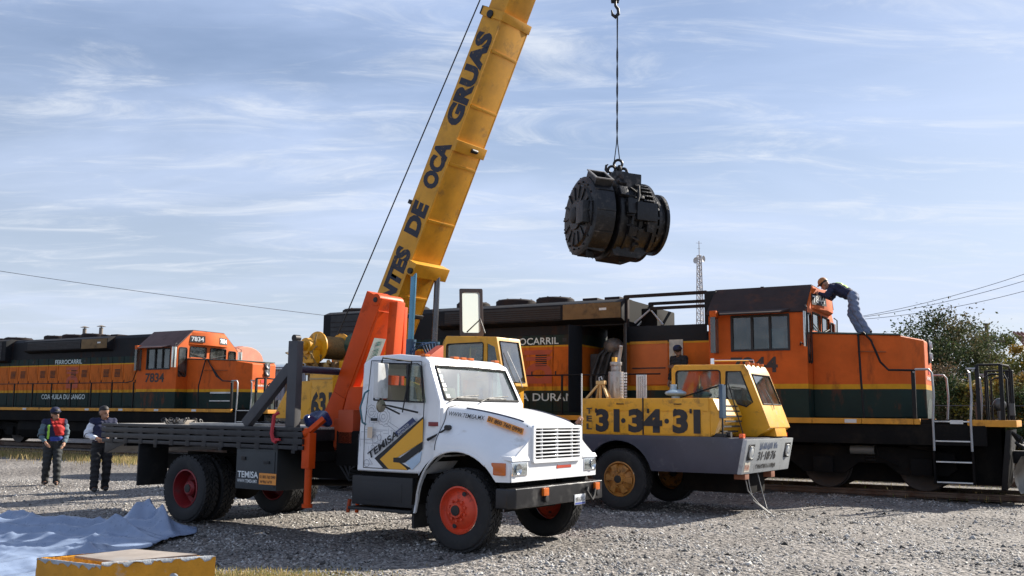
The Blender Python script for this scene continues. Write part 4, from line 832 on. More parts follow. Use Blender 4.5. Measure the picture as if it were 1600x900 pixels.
# ---------------------------------------------------------------- superstructure (turned slightly more than the carrier)
TURN = rad(38)-rad(34)
RT = Matrix.Rotation(-TURN, 4, 'Z'); OFF = Vector((-5.0, 0, 0))
def ss(o):   # parts modelled in turntable axes, placed on the carrier
    o.location = OFF; o.rotation_euler = (0, 0, -TURN); return o
gg = G(); gg.cyl((0, 0, 1.36), (0, 0, 1.52), .75, n=40); ss(gg.build('slewing_ring', grime, crn))
gg = G(); gg.box(-3.2, 1.0, -.62, .62, 1.52, 1.75)
for s in (-1, 1): gg.prism([(-3.1, 1.75), (.6, 1.75), (.2, 2.2), (-2.1, 2.95), (-2.9, 2.95), (-3.1, 2.5)], 'y', s*.62, s*.54)
ss(gg.build('turntable_frame', ylw, crn, .015))
cwt = ss(G().box(-3.95, -3.15, -1.25, 1.15, 1.55, 2.45).build('counterweight', ylw, crn, .03))
w2 = ss(G().box(-3.22, -2.40, -1.24, -.60, 1.50, 2.62).build('machinery_house', ylw, crn, .02))
text('631', ink, w2, (-3.13, -1.242, 1.62), X, Z, .72, .58, .05, name='phone_digits')
G().box(-3.2, -2.42, -1.262, -1.235, 2.48, 2.52).build('house_rail', M('rail_tan', (.45, .30, .12), .6), w2)
gg = G(); gg.hexa([(-4.6, -1.2, 1.56), (-3.95, -1.2, 1.56), (-3.95, 1.1, 1.56), (-4.6, 1.1, 1.56), (-4.3, -1.2, 2.0), (-3.95, -1.2, 2.45), (-3.95, 1.1, 2.45), (-4.3, 1.1, 2.0)]); ss(gg.build('tail_weight', ylw, crn, .03))
# winch: drum with flanges, motor, gearbox
wy = -.35
gg = G()
for k in range(22): gg.lathe([(.27, -.014), (.285, 0), (.27, .014)], (-3.55+.0*k, wy-.35+.03*k, 3.30), (0, 1, 0), 24)
gg.cyl((-3.55, wy-.38, 3.3), (-3.55, wy+.32, 3.3), .265, n=24); wd = ss(gg.build('winch_drum', M('wire_rope_brown', (.20, .13, .05), .55, .5, var=.4, scale=20), crn))
gg = G()
for y in (-.42, .34): gg.lathe([(.02, -.015), (.38, -.015), (.38, .015), (.02, .015)], (-3.55, wy+y, 3.3), (0, 1, 0), 32)
gg.build('drum_flange', ylw, wd)
gg = G(); gg.cyl((-3.55, wy-.8, 3.3), (-3.55, wy-.42, 3.3), .2, n=20); gg.cyl((-3.55, wy-.95, 3.3), (-3.55, wy-.8, 3.3), .12, n=16); gg.box(-3.75, -3.35, wy-.7, wy-.48, 2.9, 3.2); gg.build('winch_motor', ylw, wd, .01)
gg = G(); gg.cyl((-3.0, wy+.2, 3.38), (-3.0, wy+.75, 3.38), .27, n=22); gg.build('hydraulic_motor', M('motor_green', (.02, .07, .06), .5), wd, .01)
gg = G()
for k in range(9): gg.tube([(-3.3-.05*k, wy-.55+.04*k, 2.75), (-3.2-.12*k+random.uniform(-.1, .1), wy-.75+random.uniform(-.1, .1), 3.0+random.uniform(0, .2)), (-3.5+random.uniform(-.2, .2), wy-.62, 3.25+random.uniform(0, .35))], .022, 6)
gg.build('hydraulic_hose', M('hose_tan', (.32, .21, .08), .5, .2), wd)
gg = G(); gg.box(-4.0, -2.9, -.75, .45, 2.62, 2.92); gg.box(-3.95, -3.75, -.7, .4, 2.45, 2.7); ss(gg.build('winch_bed', M('winch_bed_brown', (.16, .09, .03), .6, dirt=GRIME, dirtamt=.3), crn, .015))
gg = G()
for k in range(26):
    x = random.uniform(-4.05, -2.9); y = random.uniform(-1.05, -.6); z = random.uniform(2.62, 3.05); r = random.uniform(.02, .07)
    gg.cyl((x, y, z), (x+random.uniform(-.12, .12), y+random.uniform(-.1, .1), z+random.uniform(.03, .14)), r, n=8)
vc_ = ss(gg.build('valve_cluster', M('valve_tan', (.38, .24, .07), .5, .3, var=.4, scale=12, dirt=GRIME, dirtamt=.3, dscale=6), crn)); tag(vc_, kind='stuff')
# operator cab
def ocab(i=0):
    pf = [(.98+i, 1.62+i), (2.56-i, 1.62+i), (2.56-i, 2.20), (2.66-i, 2.28), (2.44-i, 3.26-i), (1.08+i, 3.34-i), (.98+i, 3.20-i)]
    g = G(); g.prism(pf, 'y', -1.22+i, -.44-i); return g
ov = Vector((-.22, 0, .98)).normalized(); on = Vector((.98, 0, .22)).normalized()
def ow(y, t, o=0): return Vector((2.66, y, 2.28))+ov*t+on*o
oc = G(); q = [(-1.14, .08), (-.52, .08), (-.52, .92), (-1.14, .92)]
oc.add([ow(a, b, -.25) for a, b in q]+[ow(a, b, .25) for a, b in q], [(0, 3, 2, 1), (4, 5, 6, 7), (0, 1, 5, 4), (1, 2, 6, 5), (2, 3, 7, 6), (3, 0, 4, 7)])
ows = [G().prism(rrect(1.10, 2.55, 2.10, 3.16, .05), 'y', -1.5, 0), G().prism([(2.20, 2.45), (2.50, 2.45), (2.52, 2.55), (2.40, 3.06), (2.20, 3.14)], 'y', -1.5, 0)]
occ = ss(link('operator_cab', boolcut(ocab().mesh('c', .025, 2), [ocab(.04), oc]+ows, 'operator_cab', 40), ylw, crn))
for y in (-1.205, -.46):
    G().prism(rrect(1.09, 2.54, 2.11, 3.17, .05), 'y', y, y+.005).build('side_window', glass, occ); G().prism([(2.19, 2.44), (2.50, 2.44), (2.53, 2.55), (2.40, 3.07), (2.19, 3.15)], 'y', y, y+.005).build('quarter_window', dglass, occ)
gg = G(); gg.tube([(x, -1.225, z) for x, z in rrect(1.10, 2.55, 2.10, 3.16, .05)]+[(2.1, -1.225, 2.8)], .013, 6); gg.build('window_seal', rubber, occ)
gg = G(); gg.add([ow(a, b, -.01) for a, b in ((-1.16, .06), (-.50, .06), (-.50, .94), (-1.16, .94))], [(0, 1, 2, 3)]); gg.build('windscreen', glassmat('blue_windscreen', (.45, .60, .70), .20), occ)
gg = G(); gg.tube([ow(a, b, .004) for a, b in q+[q[0]]], .014, 6); gg.build('windscreen_seal', rubber, occ)
gg = G(); gg.tube([ow(-.7, -.03, .05), ow(-.75, .1, .06), ow(-1.0, .7, .04)], .010, 6); gg.build('wiper', silver, occ)
gg = G(); gg.box(2.57, 2.66, -.95, -.75, 2.10, 2.20); gg.build('wiper_motor', steel, occ, .01)
text('25', ink, occ, (2.562, -1.02, 1.75), Y, Z, .46, .38, .05, name='phone_digits')
frosted = bpy.data.materials.new('frosted_pane'); frosted.use_nodes = True
_n = frosted.node_tree.nodes; _l = frosted.node_tree.links; _t = _n.new('ShaderNodeBsdfTranslucent'); _t.inputs[0].default_value = (.72, .80, .76, 1); _m = _n.new('ShaderNodeMixShader'); _m.inputs[0].default_value = .6
_n['Principled BSDF'].inputs['Base Color'].default_value = (.55, .62, .58, 1); _n['Principled BSDF'].inputs['Roughness'].default_value = .15; _l.new(_n['Principled BSDF'].outputs[0], _m.inputs[1]); _l.new(_t.outputs[0], _m.inputs[2]); _l.new(_m.outputs[0], _n['Material Output'].inputs[0])
# open roof window standing upright on the cab roof
wf = ss(link('roof_window', plate(rrect(-.25, 0, .25, 1.02, .03), [rrect(-.19, .07, .19, .95, .05)], .05, place2d((1.34, -.70, 3.36), Vector((.80, .60, 0)), Vector((-.04, 0, 1)), 0), 'roof_window'), M('frame_brown', (.09, .07, .06), .6), crn))
gg = G(); M4 = place2d((1.34, -.70, 3.36), Vector((.80, .60, 0)), Vector((-.04, 0, 1)), 0); gg.add([M4 @ Vector((a, b, 0)) for a, b in ((-.20, .06), (.20, .06), (.20, .96), (-.20, .96))], [(0, 1, 2, 3)]); gg.build('pane', frosted, wf)
gg = G(); gg.tube([M4 @ Vector((-.1, .08, .03)), M4 @ Vector((.2, .35, .12)), M4 @ Vector((.3, .03, .3))], .014, 6); gg.build('stay', ink, wf)
# ---- boom
dirb = Vector((.451, 0, .893)).normalized(); nrb = Vector((-dirb.z, 0, dirb.x)); C0 = Vector((-2.5, 0, 2.63))
def bpt(t, s_, y): return C0 + dirb*t + nrb*s_ + Vector((0, y, 0))
BW = .58   # far half width: the boom sits off the turntable centre line
def boomseg(t0, t1, h0, h1, w_, name, mat, bev=.012):
    w2_ = w_*BW/.37; g = G(); g.hexa([bpt(t0, -h0, -w_), bpt(t0, h0, -w_), bpt(t0, h0, w2_), bpt(t0, -h0, w2_), bpt(t1, -h1, -w_), bpt(t1, h1, -w_), bpt(t1, h1, w2_), bpt(t1, -h1, w2_)]); return ss(g.build(name, mat, crn, bev))
bm0 = boomseg(-.35, 9.05, .37, .305, .37, 'boom_base_section', ylw2)
bm1 = boomseg(9.05, 13.0, .265, .24, .32, 'boom_middle_section', ylw2)
bm2 = boomseg(13.0, 15.4, .21, .19, .26, 'boom_tip_section', ylw2)
for t in (2.2, 4.1, 5.5, 6.9, 8.2):
    hh = lerp(.37, .305, t/9.05); gg = G(); gg.obox(bpt(t, -hh-.012, .105), dirb*.035, nrb*.014, Vector((0, .45, 0))); gg.build('underside_rib', ylw2, bm0, .004)
for s in (-1, BW/.375):
    gg = G()
    for (t0, t1) in ((.2, 9.0),): gg.hexa([bpt(t0, -.375, s*.375-.02), bpt(t0, -.33, s*.375-.02), bpt(t0, -.33, s*.375+.02), bpt(t0, -.375, s*.375+.02), bpt(t1, -.312, s*.375-.02), bpt(t1, -.27, s*.375-.02), bpt(t1, -.27, s*.375+.02), bpt(t1, -.312, s*.375+.02)])
    gg.build('boom_edge_angle', ylw2, bm0, .004)
def band(t, wd_, pr, mat, name, w_=.37):
    hh = lerp(.37, .305, t/9.05); g = G()
    yc = (BW-w_)/2; hw = (BW+w_)/2
    g.obox(bpt(t, -hh-pr/2, yc), dirb*wd_, nrb*pr/2, Vector((0, hw+pr, 0))); g.obox(bpt(t, hh+pr/2, yc), dirb*wd_, nrb*pr/2, Vector((0, hw+pr, 0)))
    for s in (-1, 1): g.obox(bpt(t, 0, yc+s*(hw+pr/2)), dirb*wd_, nrb*hh, Vector((0, pr/2, 0)))
    return g.build(name, mat, bm0, .006)
band(8.98, .10, .035, ylw2, 'boom_collar'); band(1.75, .05, .05, ink, 'boom_band')
gg = G(); gg.obox(bpt(5.95, -.36, .105), dirb*.13, nrb*.05, Vector((0, .52, 0))); gg.build('underside_bracket', ylw2, bm0, .01)
G().cyl(bpt(5.95, -.42, .1), bpt(5.95, -.42, .3), .05).build('bracket_pin', steel, bm0, .01); G().cyl(bpt(8.95, .05, -.44), bpt(8.95, .05, -.37), .09).build('wear_pad_boss', steel, bm0, .01)
G().obox(bpt(9.0, .36, -.25), dirb*.10, nrb*.09, Vector((0, .10, 0))).build('rope_guide', steel, bm0, .01); G().obox(bpt(4.3, .39, -.25), dirb*.05, nrb*.07, Vector((0, .12, 0))).build('rope_guide', steel, bm0, .01)
gg = G(); gg.obox(bpt(2.95, -.50, .08), dirb*.16, nrb*.14, Vector((0, .58, 0))); lb = gg.build('lift_cylinder_bracket', ylw2, bm0, .015)
gg = G(); gg.cyl(bpt(2.9, -.56, -.56), bpt(2.9, -.56, .56), .07, n=16); gg.build('bracket_pin', steel, lb)
for a, b, wd_, hh in ((1.0, 3.30, 0, .095), ):
    pass
for word, t0, t1 in (('MONTES', .95, 3.28), ('DE', 3.62, 4.42), ('OCA', 4.78, 5.92), ('GRUAS', 6.33, 8.55)):
    text(word, M('boom_letter_navy', (.018, .02, .035), .6, var=.3, dirt=(.4, .22, .05), dirtamt=.10, dscale=9), bm0, bpt(t0, -.25, -.372), dirb, nrb, t1-t0, .50, .060, shear=0, off=.004)
scribble(bm0, M('hazard_black', (.02, .02, .02), .6), bpt(1.2, -.3, -.374), dirb, nrb, .45, .6, 3, .003, 'hazard_marks')
# tip head with sheaves
gg = G(); gg.obox(bpt(15.55, 0, -.22), dirb*.35, nrb*.34, Vector((0, .03, 0))); gg.obox(bpt(15.55, 0, .22), dirb*.35, nrb*.34, Vector((0, .03, 0))); ss(gg.build('boom_head', ylw2, crn, .01))
gg = G()
for y in (-.1, .1):
    gg.lathe([(.03, -.04), (.24, -.045), (.21, 0), (.24, .045), (.03, .04)], bpt(15.65, -.2, y), (0, 1, 0), 28); gg.lathe([(.03, -.04), (.2, -.045), (.17, 0), (.2, .045), (.03, .04)], bpt(15.75, .2, y), (0, 1, 0), 28)
ss(gg.build('head_sheave', steel, crn))
# lift cylinders
for y in (-.40, .40):
    a, b = Vector((-.80, y, 2.0)), bpt(2.9, -.56, y); m_ = a.lerp(b, .47)
    gg = G(); gg.cyl(a, m_, .115, n=24); gg.cyl(m_-(b-a).normalized()*.06, m_, .13, n=24); cy = ss(gg.build('lift_cylinder', M('cylinder_blue', (.035, .09, .15), .4, var=.2, dirt=GRIME, dirtamt=.2), crn))
    gg = G(); gg.cyl(m_, b, .07, n=24); gg.build('piston_rod', M('rod_blue' if y < 0 else 'rod_dark', (.10, .25, .36) if y < 0 else (.12, .12, .13), .25, .6), cy)
gg = G()
for k in range(5): gg.tube([(-.9+.1*k, -.5, 2.2), (-.7+.05*k, -.55, 2.9+.1*k), (-.5+.1*k, -.3, 3.3), (-.4, .2, 2.4)], .025, 6)
ss(gg.build('boom_hose', M('hose_blue', (.02, .06, .14), .5), crn))
# hoist rope from the drum to the tip and down
tipS = bpt(15.75, .42, 0)
gg = G(); gg.tube([(-3.35, -.3, 3.62), (tipS.x, -.08, tipS.z)], .016, 6); ss(gg.build('hoist_rope', ink, crn))
# ================================================================== LOAD AND RIGGING
LX, LY = 2.13, 18.62
hbk = empty('hook_block', (LX-.04, LY, 10.05)); hbk.scale = (.8, .8, 1); tag(hbk, 'slim black hook block hanging high above the load', 'hook')
gg = G(); gg.prism([(-.10, .2), (.10, .2), (.14, .55), (.14, 1.5), (.08, 1.75), (-.08, 1.75), (-.14, 1.5), (-.14, .55)], 'y', -.10, -.07); gg.prism([(-.10, .2), (.10, .2), (.14, .55), (.14, 1.5), (.08, 1.75), (-.08, 1.75), (-.14, 1.5), (-.14, .55)], 'y', .07, .10); gg.build('cheek_plate', ink, hbk, .01)
gg = G(); gg.lathe([(.02, -.03), (.125, -.035), (.105, 0), (.125, .035), (.02, .03)], (0, 0, 1.3), (0, 1, 0), 24); gg.build('sheave', silver, hbk)
gg = G(); gg.tube([(0, 0, .25), (0, 0, .12), (.07, 0, .04), (.08, 0, -.06), (0, 0, -.13), (-.08, 0, -.08), (-.10, 0, .02)], [.035, .035, .04, .045, .045, .035, .015], 10); gg.build('hook', steel, hbk)
gg = G()
for dx in (-.11, .11): gg.tube([(dx, 0, 1.3), (dx*.8, 0, 6.9)], .014, 6)
gg.build('fall_rope', ink, hbk)
slg = empty('lifting_sling', (LX, LY, 6.72)); tag(slg, 'thin twisted wire rope sling between hook block and load', 'sling')
gg = G()
za, zb_ = 0.12, 3.24
for ph in (0, math.pi):
    pts = []
    for i in range(60):
        f = i/59; z = lerp(za, zb_, f); wd_ = .075*max(0, (f-.78)/.22) + .045*max(0, (.12-f)/.12) + .011; tw = ph+ (f*26 if .12 < f < .78 else (.12*26 if f <= .12 else .78*26))
        k = 1 if .12 < f < .78 else 0
        pts.append((wd_*math.cos(tw), wd_*math.sin(tw)*(.5), z))
    pts = [(x-.02*(1-i/59)+.0, y, z) for i, (x, y, z) in enumerate(pts)]
    gg.tube(pts, .011, 6)
gg.build('wire_rope', ink, slg)
gg = G()
def ring(c, d, R, r): gg.lathe([(R+r*math.cos(q), r*math.sin(q)) for q in np.linspace(0, 6.28, 8, endpoint=False)], c, d, 18, True)
ring((0, 0, .06), (.3, 1, 0), .085, .028); ring((.02, 0, -.08), (1, .2, 0), .09, .032); ring((-.13, 0, -.06), (0, 1, .3), .07, .026); ring((.10, .02, -.13), (.7, .7, 0), .10, .03)
gg.tube([(-.2, 0, -.12), (-.25, 0, -.06), (-.24, 0, .03), (-.2, 0, .05)], [.03, .03, .025, .01], 8)
gg.build('shackle', steel, slg)
# generator: axis runs left-near to right-far
gen = empty('traction_generator', (LX-.08, LY, 4.89), rad(20)); gen.rotation_euler = (0, rad(2), rad(20)); gen.scale = (.90, .95, .95)
tag(gen, 'heavy grimy black generator hanging from the crane sling', 'generator')
gm = M('oily_black_iron', (.007, .0068, .008), .38, .2, var=.5, dirt=(.075, .065, .058), dirtamt=.22, dscale=6, bump=.6, bscale=16)
gm2 = M('oily_grey_iron', (.016, .0155, .016), .42, .3, var=.5, dirt=(.16, .14, .125), dirtamt=.25, dscale=6, bump=.6, bscale=16)
zc = .76
def lx(prof, name, mat, n=48, bev=0):
    g = G(); g.lathe(prof, (0, 0, zc), (1, 0, 0), n); return g.build(name, mat, gen)
lx([(.001, -1.0), (.30, -1.0), (.30, -.96), (.62, -.95), (.66, -.90), (.76, -.90), (.83, -.86), (.83, -.42), (.78, -.40), (.70, -.40)], 'fan_housing', gm)
lx([(.66, -.42), (.66, -.33), (.78, -.32), (.84, -.29), (.84, -.22), (.80, -.20), (.80, -.10), (.83, -.09), (.83, -.04), (.80, -.03), (.80, .12), (.86, .14), (.86, .22), (.77, .24), (.77, .50), (.84, .51), (.84, .59), (.70, .62)], 'stator_frame', gm)
lx([(.70, .60), (.56, .64), (.56, .74), (.64, .75), (.64, .81), (.58, .83), (.58, .92), (.66, .93), (.66, 1.00), (.56, 1.03), (.30, 1.05), (.25, 1.12), (.001, 1.12)], 'coupling_disc', gm2)
lx([(.001, -1.08), (.13, -1.08), (.17, -1.05), (.17, -.98)], 'shaft_end', steel, 24)
fs = G().box(-.012, .012, -.05, .05, 0, .0)
fb_ = []
for k in range(14):   # radial webs on the housing end face
    t = 2*math.pi*k/14; e = Vector((0, math.cos(t), math.sin(t)))
    g = G(); tt = e.cross(Vector((1, 0, 0))); g.obox(Vector((-.965, 0, zc))+e*.50, e*.14, tt*.02, Vector((.016, 0, 0))); g.build('end_web', gm2, gen, .006)
for k in range(18):
    t = 2*math.pi*k/18+.1; e = Vector((0, math.cos(t), math.sin(t))); g = G(); g.cyl(Vector((-.93, 0, zc))+e*.71, Vector((-.88, 0, zc))+e*.71, .022, n=6); g.build('bolt', steel, gen)
G().box(-1.10, -.92, -.62, -.28, .50, .96).build('terminal_box', gm, gen, .02)
# air duct: open rectangular mouth at the top near side
dx0, dx1 = -.84, -.44; gg = G()
ee = Vector((0, -.52, .854)).normalized(); tt = Vector((0, .854, .52)).normalized(); cc_ = Vector((0, 0, zc))
def dp(x, a, b): return Vector((x, 0, 0)) + cc_ + ee*a + tt*b
for (x0, x1, b0, b1) in ((dx0, dx0+.03, -.25, .25), (dx1-.03, dx1, -.25, .25), (dx0+.03, dx1-.03, -.25, -.22), (dx0+.03, dx1-.03, .22, .25)):
    gg.hexa([dp(x0, .55, b0), dp(x1, .55, b0), dp(x1, .55, b1), dp(x0, .55, b1), dp(x0, .93, b0), dp(x1, .93, b0), dp(x1, .93, b1), dp(x0, .93, b1)])
dct = gg.build('air_duct', gm2, gen, .006)
gg = G(); gg.add([dp(dx0+.02, .84, -.23), dp(dx1-.02, .84, -.23), dp(dx1-.02, .84, .23), dp(dx0+.02, .84, .23)], [(0, 1, 2, 3)]); gg.build('duct_throat', M('throat_black', (.003, .003, .003), .9, var=0), dct)  # flat near-black sheet across the duct, painted in place of its dark inside
gg = G()
for (x0, x1, b0, b1) in ((dx0-.02, dx0+.03, -.27, .27), (dx1-.03, dx1+.02, -.27, .27), (dx0+.03, dx1-.03, -.27, -.225), (dx0+.03, dx1-.03, .225, .27)):
    gg.hexa([dp(x0, .925, b0), dp(x1, .925, b0), dp(x1, .925, b1), dp(x0, .925, b1), dp(x0, .95, b0), dp(x1, .95, b0), dp(x1, .95, b1), dp(x0, .95, b1)])
gg.build('duct_flange', M('flange_grey', (.20, .19, .18), .5, .4), dct, .004)
# cooling fins between stator rings
for k in range(11):
    t = rad(198+ -0)+0; a = rad(118+8.2*k); e = Vector((0, math.cos(a), math.sin(a)))
    g = G(); tt_ = e.cross(Vector((1, 0, 0))); g.obox(Vector((.39, 0, zc))+e*.80, Vector((.125, 0, 0)), tt_*.018, e*.055); g.build('cooling_fin', gm2, gen, .005)
# lifting lug, terminal humps, feet
gg = G(); gg.prism([(-.28, 1.50), (.34, 1.50), (.28, 1.72), (.18, 1.80), (-.12, 1.80), (-.22, 1.72)], 'y', -.20, .20); gg.build('lifting_saddle', gm2, gen, .03)
gg = G(); gg.box(-.14, .30, -.60, -.28, 1.34, 1.66); gg.build('junction_box', gm2, gen, .03)
for x, z in ((.34, 1.70), (.43, 1.73), (.50, 1.69)):
    g = G(); g.cyl((x, -.12, 1.50), (x, -.12, z), .03, n=8); g.build('stud', steel, gen)
gg = G(); gg.prism([(-.30, .06), (-.24, -.08), (.38, -.10), (.52, .02), (.60, .04), (.62, .2), (-.30, .2)], 'y', -.45, .45); gg.build('foot_frame', gm, gen, .02)
gg = G(); gg.prism([(-.86, .0), (-.5, -.03), (-.42, .06), (-.42, .2), (-.86, .2)], 'y', -.4, .4); gg.build('housing_foot', gm, gen, .02)
for y in (-.75, -.6):
    g = G(); g.tube([(-.05, y-.12, .5), (.0, y-.14, .8), (.1, y-.12, 1.1), (.15, y, 1.35)], .03, 8); g.build('cable', rubber, gen)
gg = G(); gg.box(.02, .50, -.97, -.70, .60, .98); gg.build('inspection_cover', gm, gen, .02)
gg = G()
for k in range(7):
    gg.tube([(-.84+.02*k, -.35+.03*k, .02), (-.86+.05*k*.5, -.36, -.07), (-.88+.04*k, -.4+.02*k, -.16-.01*(k % 3))], .009, 5)
gg.build('loose_wires', rubber, gen)

rg = random.Random(5)
for k in range(16):   # bolts and lugs round the stator ring
    t = 2*math.pi*k/16; e = Vector((0, math.cos(t), math.sin(t))); g = G(); tt_ = e.cross(Vector((1, 0, 0))); g.obox(Vector((.18, 0, zc))+e*.88, Vector((.06, 0, 0)), tt_*.035, e*.035); g.build('frame_lug', gm2, gen, .01)
for k in range(22):   # coil ends showing behind the right ring
    t = 2*math.pi*k/22; e = Vector((0, math.cos(t), math.sin(t))); g = G(); tt_ = e.cross(Vector((1, 0, 0))); g.obox(Vector((.69, 0, zc))+e*.60, Vector((.05, 0, 0)), tt_*.03, e*.06); g.build('coil_end', gm, gen, .012)
for k in range(9):
    a = rad(100+14*k); e = Vector((0, math.cos(a), math.sin(a))); p = Vector((-.15+.05*rg.random(), 0, zc))+e*.84
    g = G(); g.tube([p, p+e*.06+Vector((.08, 0, 0)), p+e*.05+Vector((.2, 0, -.05)), p+Vector((.30, 0, -.08))], .02, 6); g.build('lead_wire', rubber, gen)
for k, (x, a, w_, h) in enumerate(((-.22, 150, .10, .12), (-.05, 172, .12, .16), (.0, 205, .10, .10), (.40, 190, .09, .22), (-.15, 128, .08, .10))):
    e = Vector((0, math.cos(rad(a)), math.sin(rad(a)))); tt_ = e.cross(Vector((1, 0, 0))); g = G(); g.obox(Vector((x, 0, zc))+e*.87, Vector((w_, 0, 0)), tt_*h, e*.05); g.build('cover_box', gm2 if k % 2 else gm, gen, .02)
for k in range(10):
    t = rad(20+32*k); e = Vector((0, math.cos(t), math.sin(t))); tt_ = e.cross(Vector((1, 0, 0))); g = G(); g.obox(Vector((-.64, 0, zc))+e*.835, Vector((.22, 0, 0)), tt_*.012, e*.012); g.build('housing_strap', gm2, gen)
# ================================================================== LOCOMOTIVES
OR = (.56, .125, .008); YL = (.60, .29, .012); GR = (.010, .025, .021); DK = (.009, .0095, .012)
liv = M('hood_livery', bands=[(0, GR), (2.36, YL), (2.47, OR), (3.53, YL), (3.575, GR), (3.85, DK)], rough=.65, spec=.25, var=.22, dirt=(.07, .028, .012), dirtamt=.22, dscale=2.4, streak=.3)
livc = M('cab_livery', bands=[(0, GR), (2.36, YL), (2.47, (.58, .105, .012))], rough=.65, spec=.25, var=.2, dirt=(.16, .045, .02), dirtamt=.20, dscale=2.0, streak=.35)
sillm = M('sill_yellow', (.62, .27, .02), .6, var=.25, dirt=(.12, .05, .02), dirtamt=.25, dscale=3)
roofd = M('loco_roof_dark', (.026, .019, .018), .75, var=.3, dirt=(.06, .035, .025), dirtamt=.26, spec=.2)
roofb = M('loco_roof_brown', (.10, .052, .045), .7, var=.25, dirt=(.03, .025, .025), dirtamt=.2)
brownp = M('brown_panel', (.17, .10, .035), .7, var=.3, dirt=GRIME, dirtamt=.3)
ctext = M('pale_blue_letters', (.62, .70, .68), .6, var=.25, dirt=GR, dirtamt=.12, dscale=6)
numm = M('number_dark', (.05, .035, .03), .7, var=.3, dirt=(.35, .12, .04), dirtamt=.12, dscale=6)
logor = M('emblem_red', (.42, .07, .025), .6, var=.2)
def loco(o, number, opened):
    RX = 1.9 if opened else 0      # the open one ends further forward
    r = empty('diesel_locomotive', o, heading(30)); roof = M('cab_roof_rusty', (.040, .026, .024), .75, var=.3, dirt=(.12, .05, .03), dirtamt=.25, spec=.2) if opened else roofb
    # underframe
    fr = G().box(-17.1+RX, 3.1, -1.50, 1.50, 1.16, 1.60).build('underframe', grime, r, .02)
    for s in (-1, 1):
        x = -17.1+RX; k = 0
        while x < 1.85:
            x1 = min(1.85, x+1.05); G().box(x, x1, min(s*1.45, s*1.56), max(s*1.45, s*1.56), 1.59, 1.71).build('sill_panel', sillm, fr, .006, 1)
            if k % 2 == 0: G().box(x+.7, x+.95, s*1.562-.002, s*1.562+.002, 1.61, 1.69).build('reflector', M('reflector_white', (.6, .6, .58), .4), fr)
            x = x1+.008; k += 1
    G().box(-17.1+RX, 3.55, -1.45, 1.45, 1.60, 1.70).build('walkway', grime, r)
    ft = G(); ft.prism([(-1.35, 1.30), (-1.40, .75), (-1.15, .42), (1.15, .42), (1.40, .75), (1.35, 1.30)], 'x', -10.6, -4.9); ft.build('fuel_tank', grime, r, .03)
    for s in (-1, 1):
        G().cyl((-10.2, s*1.3, 1.25), (-6.2, s*1.3, 1.25), .14).build('air_reservoir', grime, r)
    # trucks
    wm = G(); wm.lathe([(.10, -.07), (.42, -.06), (.45, -.075), (.505, -.075), (.512, .055), (.54, .062), (.54, .08), (.42, .075), (.40, .03), (.12, .03)], (0, 0, 0), (0, 1, 0), 36); wme = wm.mesh('w'); 
    wsg = G()
    for s in (-1, 1): wsg.lathe([(.02, -.07*s), (.42, -.06*s), (.45, -.075*s), (.505, -.075*s), (.512, .055*s), (.54, .062*s), (.54, .08*s), (.42, .075*s), (.40, .03*s), (.02, .03*s)], (0, -s*.755, 0), (0, 1, 0), 36)
    wsg.cyl((0, -.75, 0), (0, .75, 0), .09); wsm = wsg.mesh('wheelset')
    for cx_ in (-.25, -13.4+RX*.7):
        tk = empty('bogie', (cx_, 0, 0), 0, r)
        for dx in (-1.05, .98): G().box(dx-.88, dx+.88, -.62, .62, .30, 1.2).build('traction_motor', grime, tk, .08)
        for dx in (-2.05, 0, 2.05): link('wheelset', wsm, M('wheel_steel', (.05, .04, .035), .6, .5, var=.3, dirt=GRIME, dirtamt=.3), tk, (dx, 0, .15+.51))
        for s in (-1, 1):
            g = G(); g.prism([(-2.75, .66), (-2.55, .50), (-1.6, .50), (-1.3, .74), (-.75, .74), (-.45, .50), (.45, .50), (.75, .74), (1.3, .74), (1.6, .50), (2.55, .50), (2.75, .66), (2.7, .98), (1.5, 1.10), (-1.5, 1.10), (-2.7, .98)], 'y', s*1.0, s*1.14); g.build('side_frame', grime, tk, .03)
            for dx in (-2.05, 0, 2.05): G().box(dx-.22, dx+.22, s*1.17-.09, s*1.17+.09, .50, .86).build('axle_box', grime, tk, .04)
            for dx in (-1.0, 1.0):
                g = G()
                for k in range(5): g.lathe([(.10, -.02), (.125, 0), (.10, .02)], (dx, s*1.1, .80+.07*k), (0, 0, 1), 14)
                g.build('spring', steel, tk)
            g = G(); g.tube([(-2.6, s*1.2, 1.15), (-1, s*1.22, 1.2), (1, s*1.22, 1.18), (2.6, s*1.2, 1.12)], .025, 6); g.tube([(1.1, s*1.2, 1.2), (1.2, s*1.25, .9), (1.6, s*1.22, .7)], .02, 6); g.build('brake_pipe', grime, tk)
            g = G(); g.cyl((.6, s*1.2, 1.02), (1.1, s*1.2, 1.02), .1); g.build('brake_cylinder', M('brake_grey', (.12, .12, .11), .5), tk)
    # long hood
    xe = -6.45 if opened else -2.75
    hd = G(); hd.prism([(-.90, 1.70), (.90, 1.70), (.90, 4.62), (.74, 4.76), (-.74, 4.76), (-.90, 4.62)], 'x', -16.9+RX, xe); hood_ = hd.build('long_hood', liv, r, .02)
    x = -15.9 if not opened else -14.46; dm = G().box(.012, .70, -.918, -.90, 1.80, 3.86).mesh('hood_door', .008, 1)
    while x < xe-.72:
        link('hood_door', dm, liv, hood_, (x, 0, 0))
        G().box(x+.06, x+.085, -.94, -.915, 2.75, 2.88).build('door_latch', steel, hood_); 
        if int(x*10) % 3 == 0: G().box(x+.28, x+.40, -.924, -.915, 3.66, 3.76).build('door_vent', ink, hood_)
        x += .72
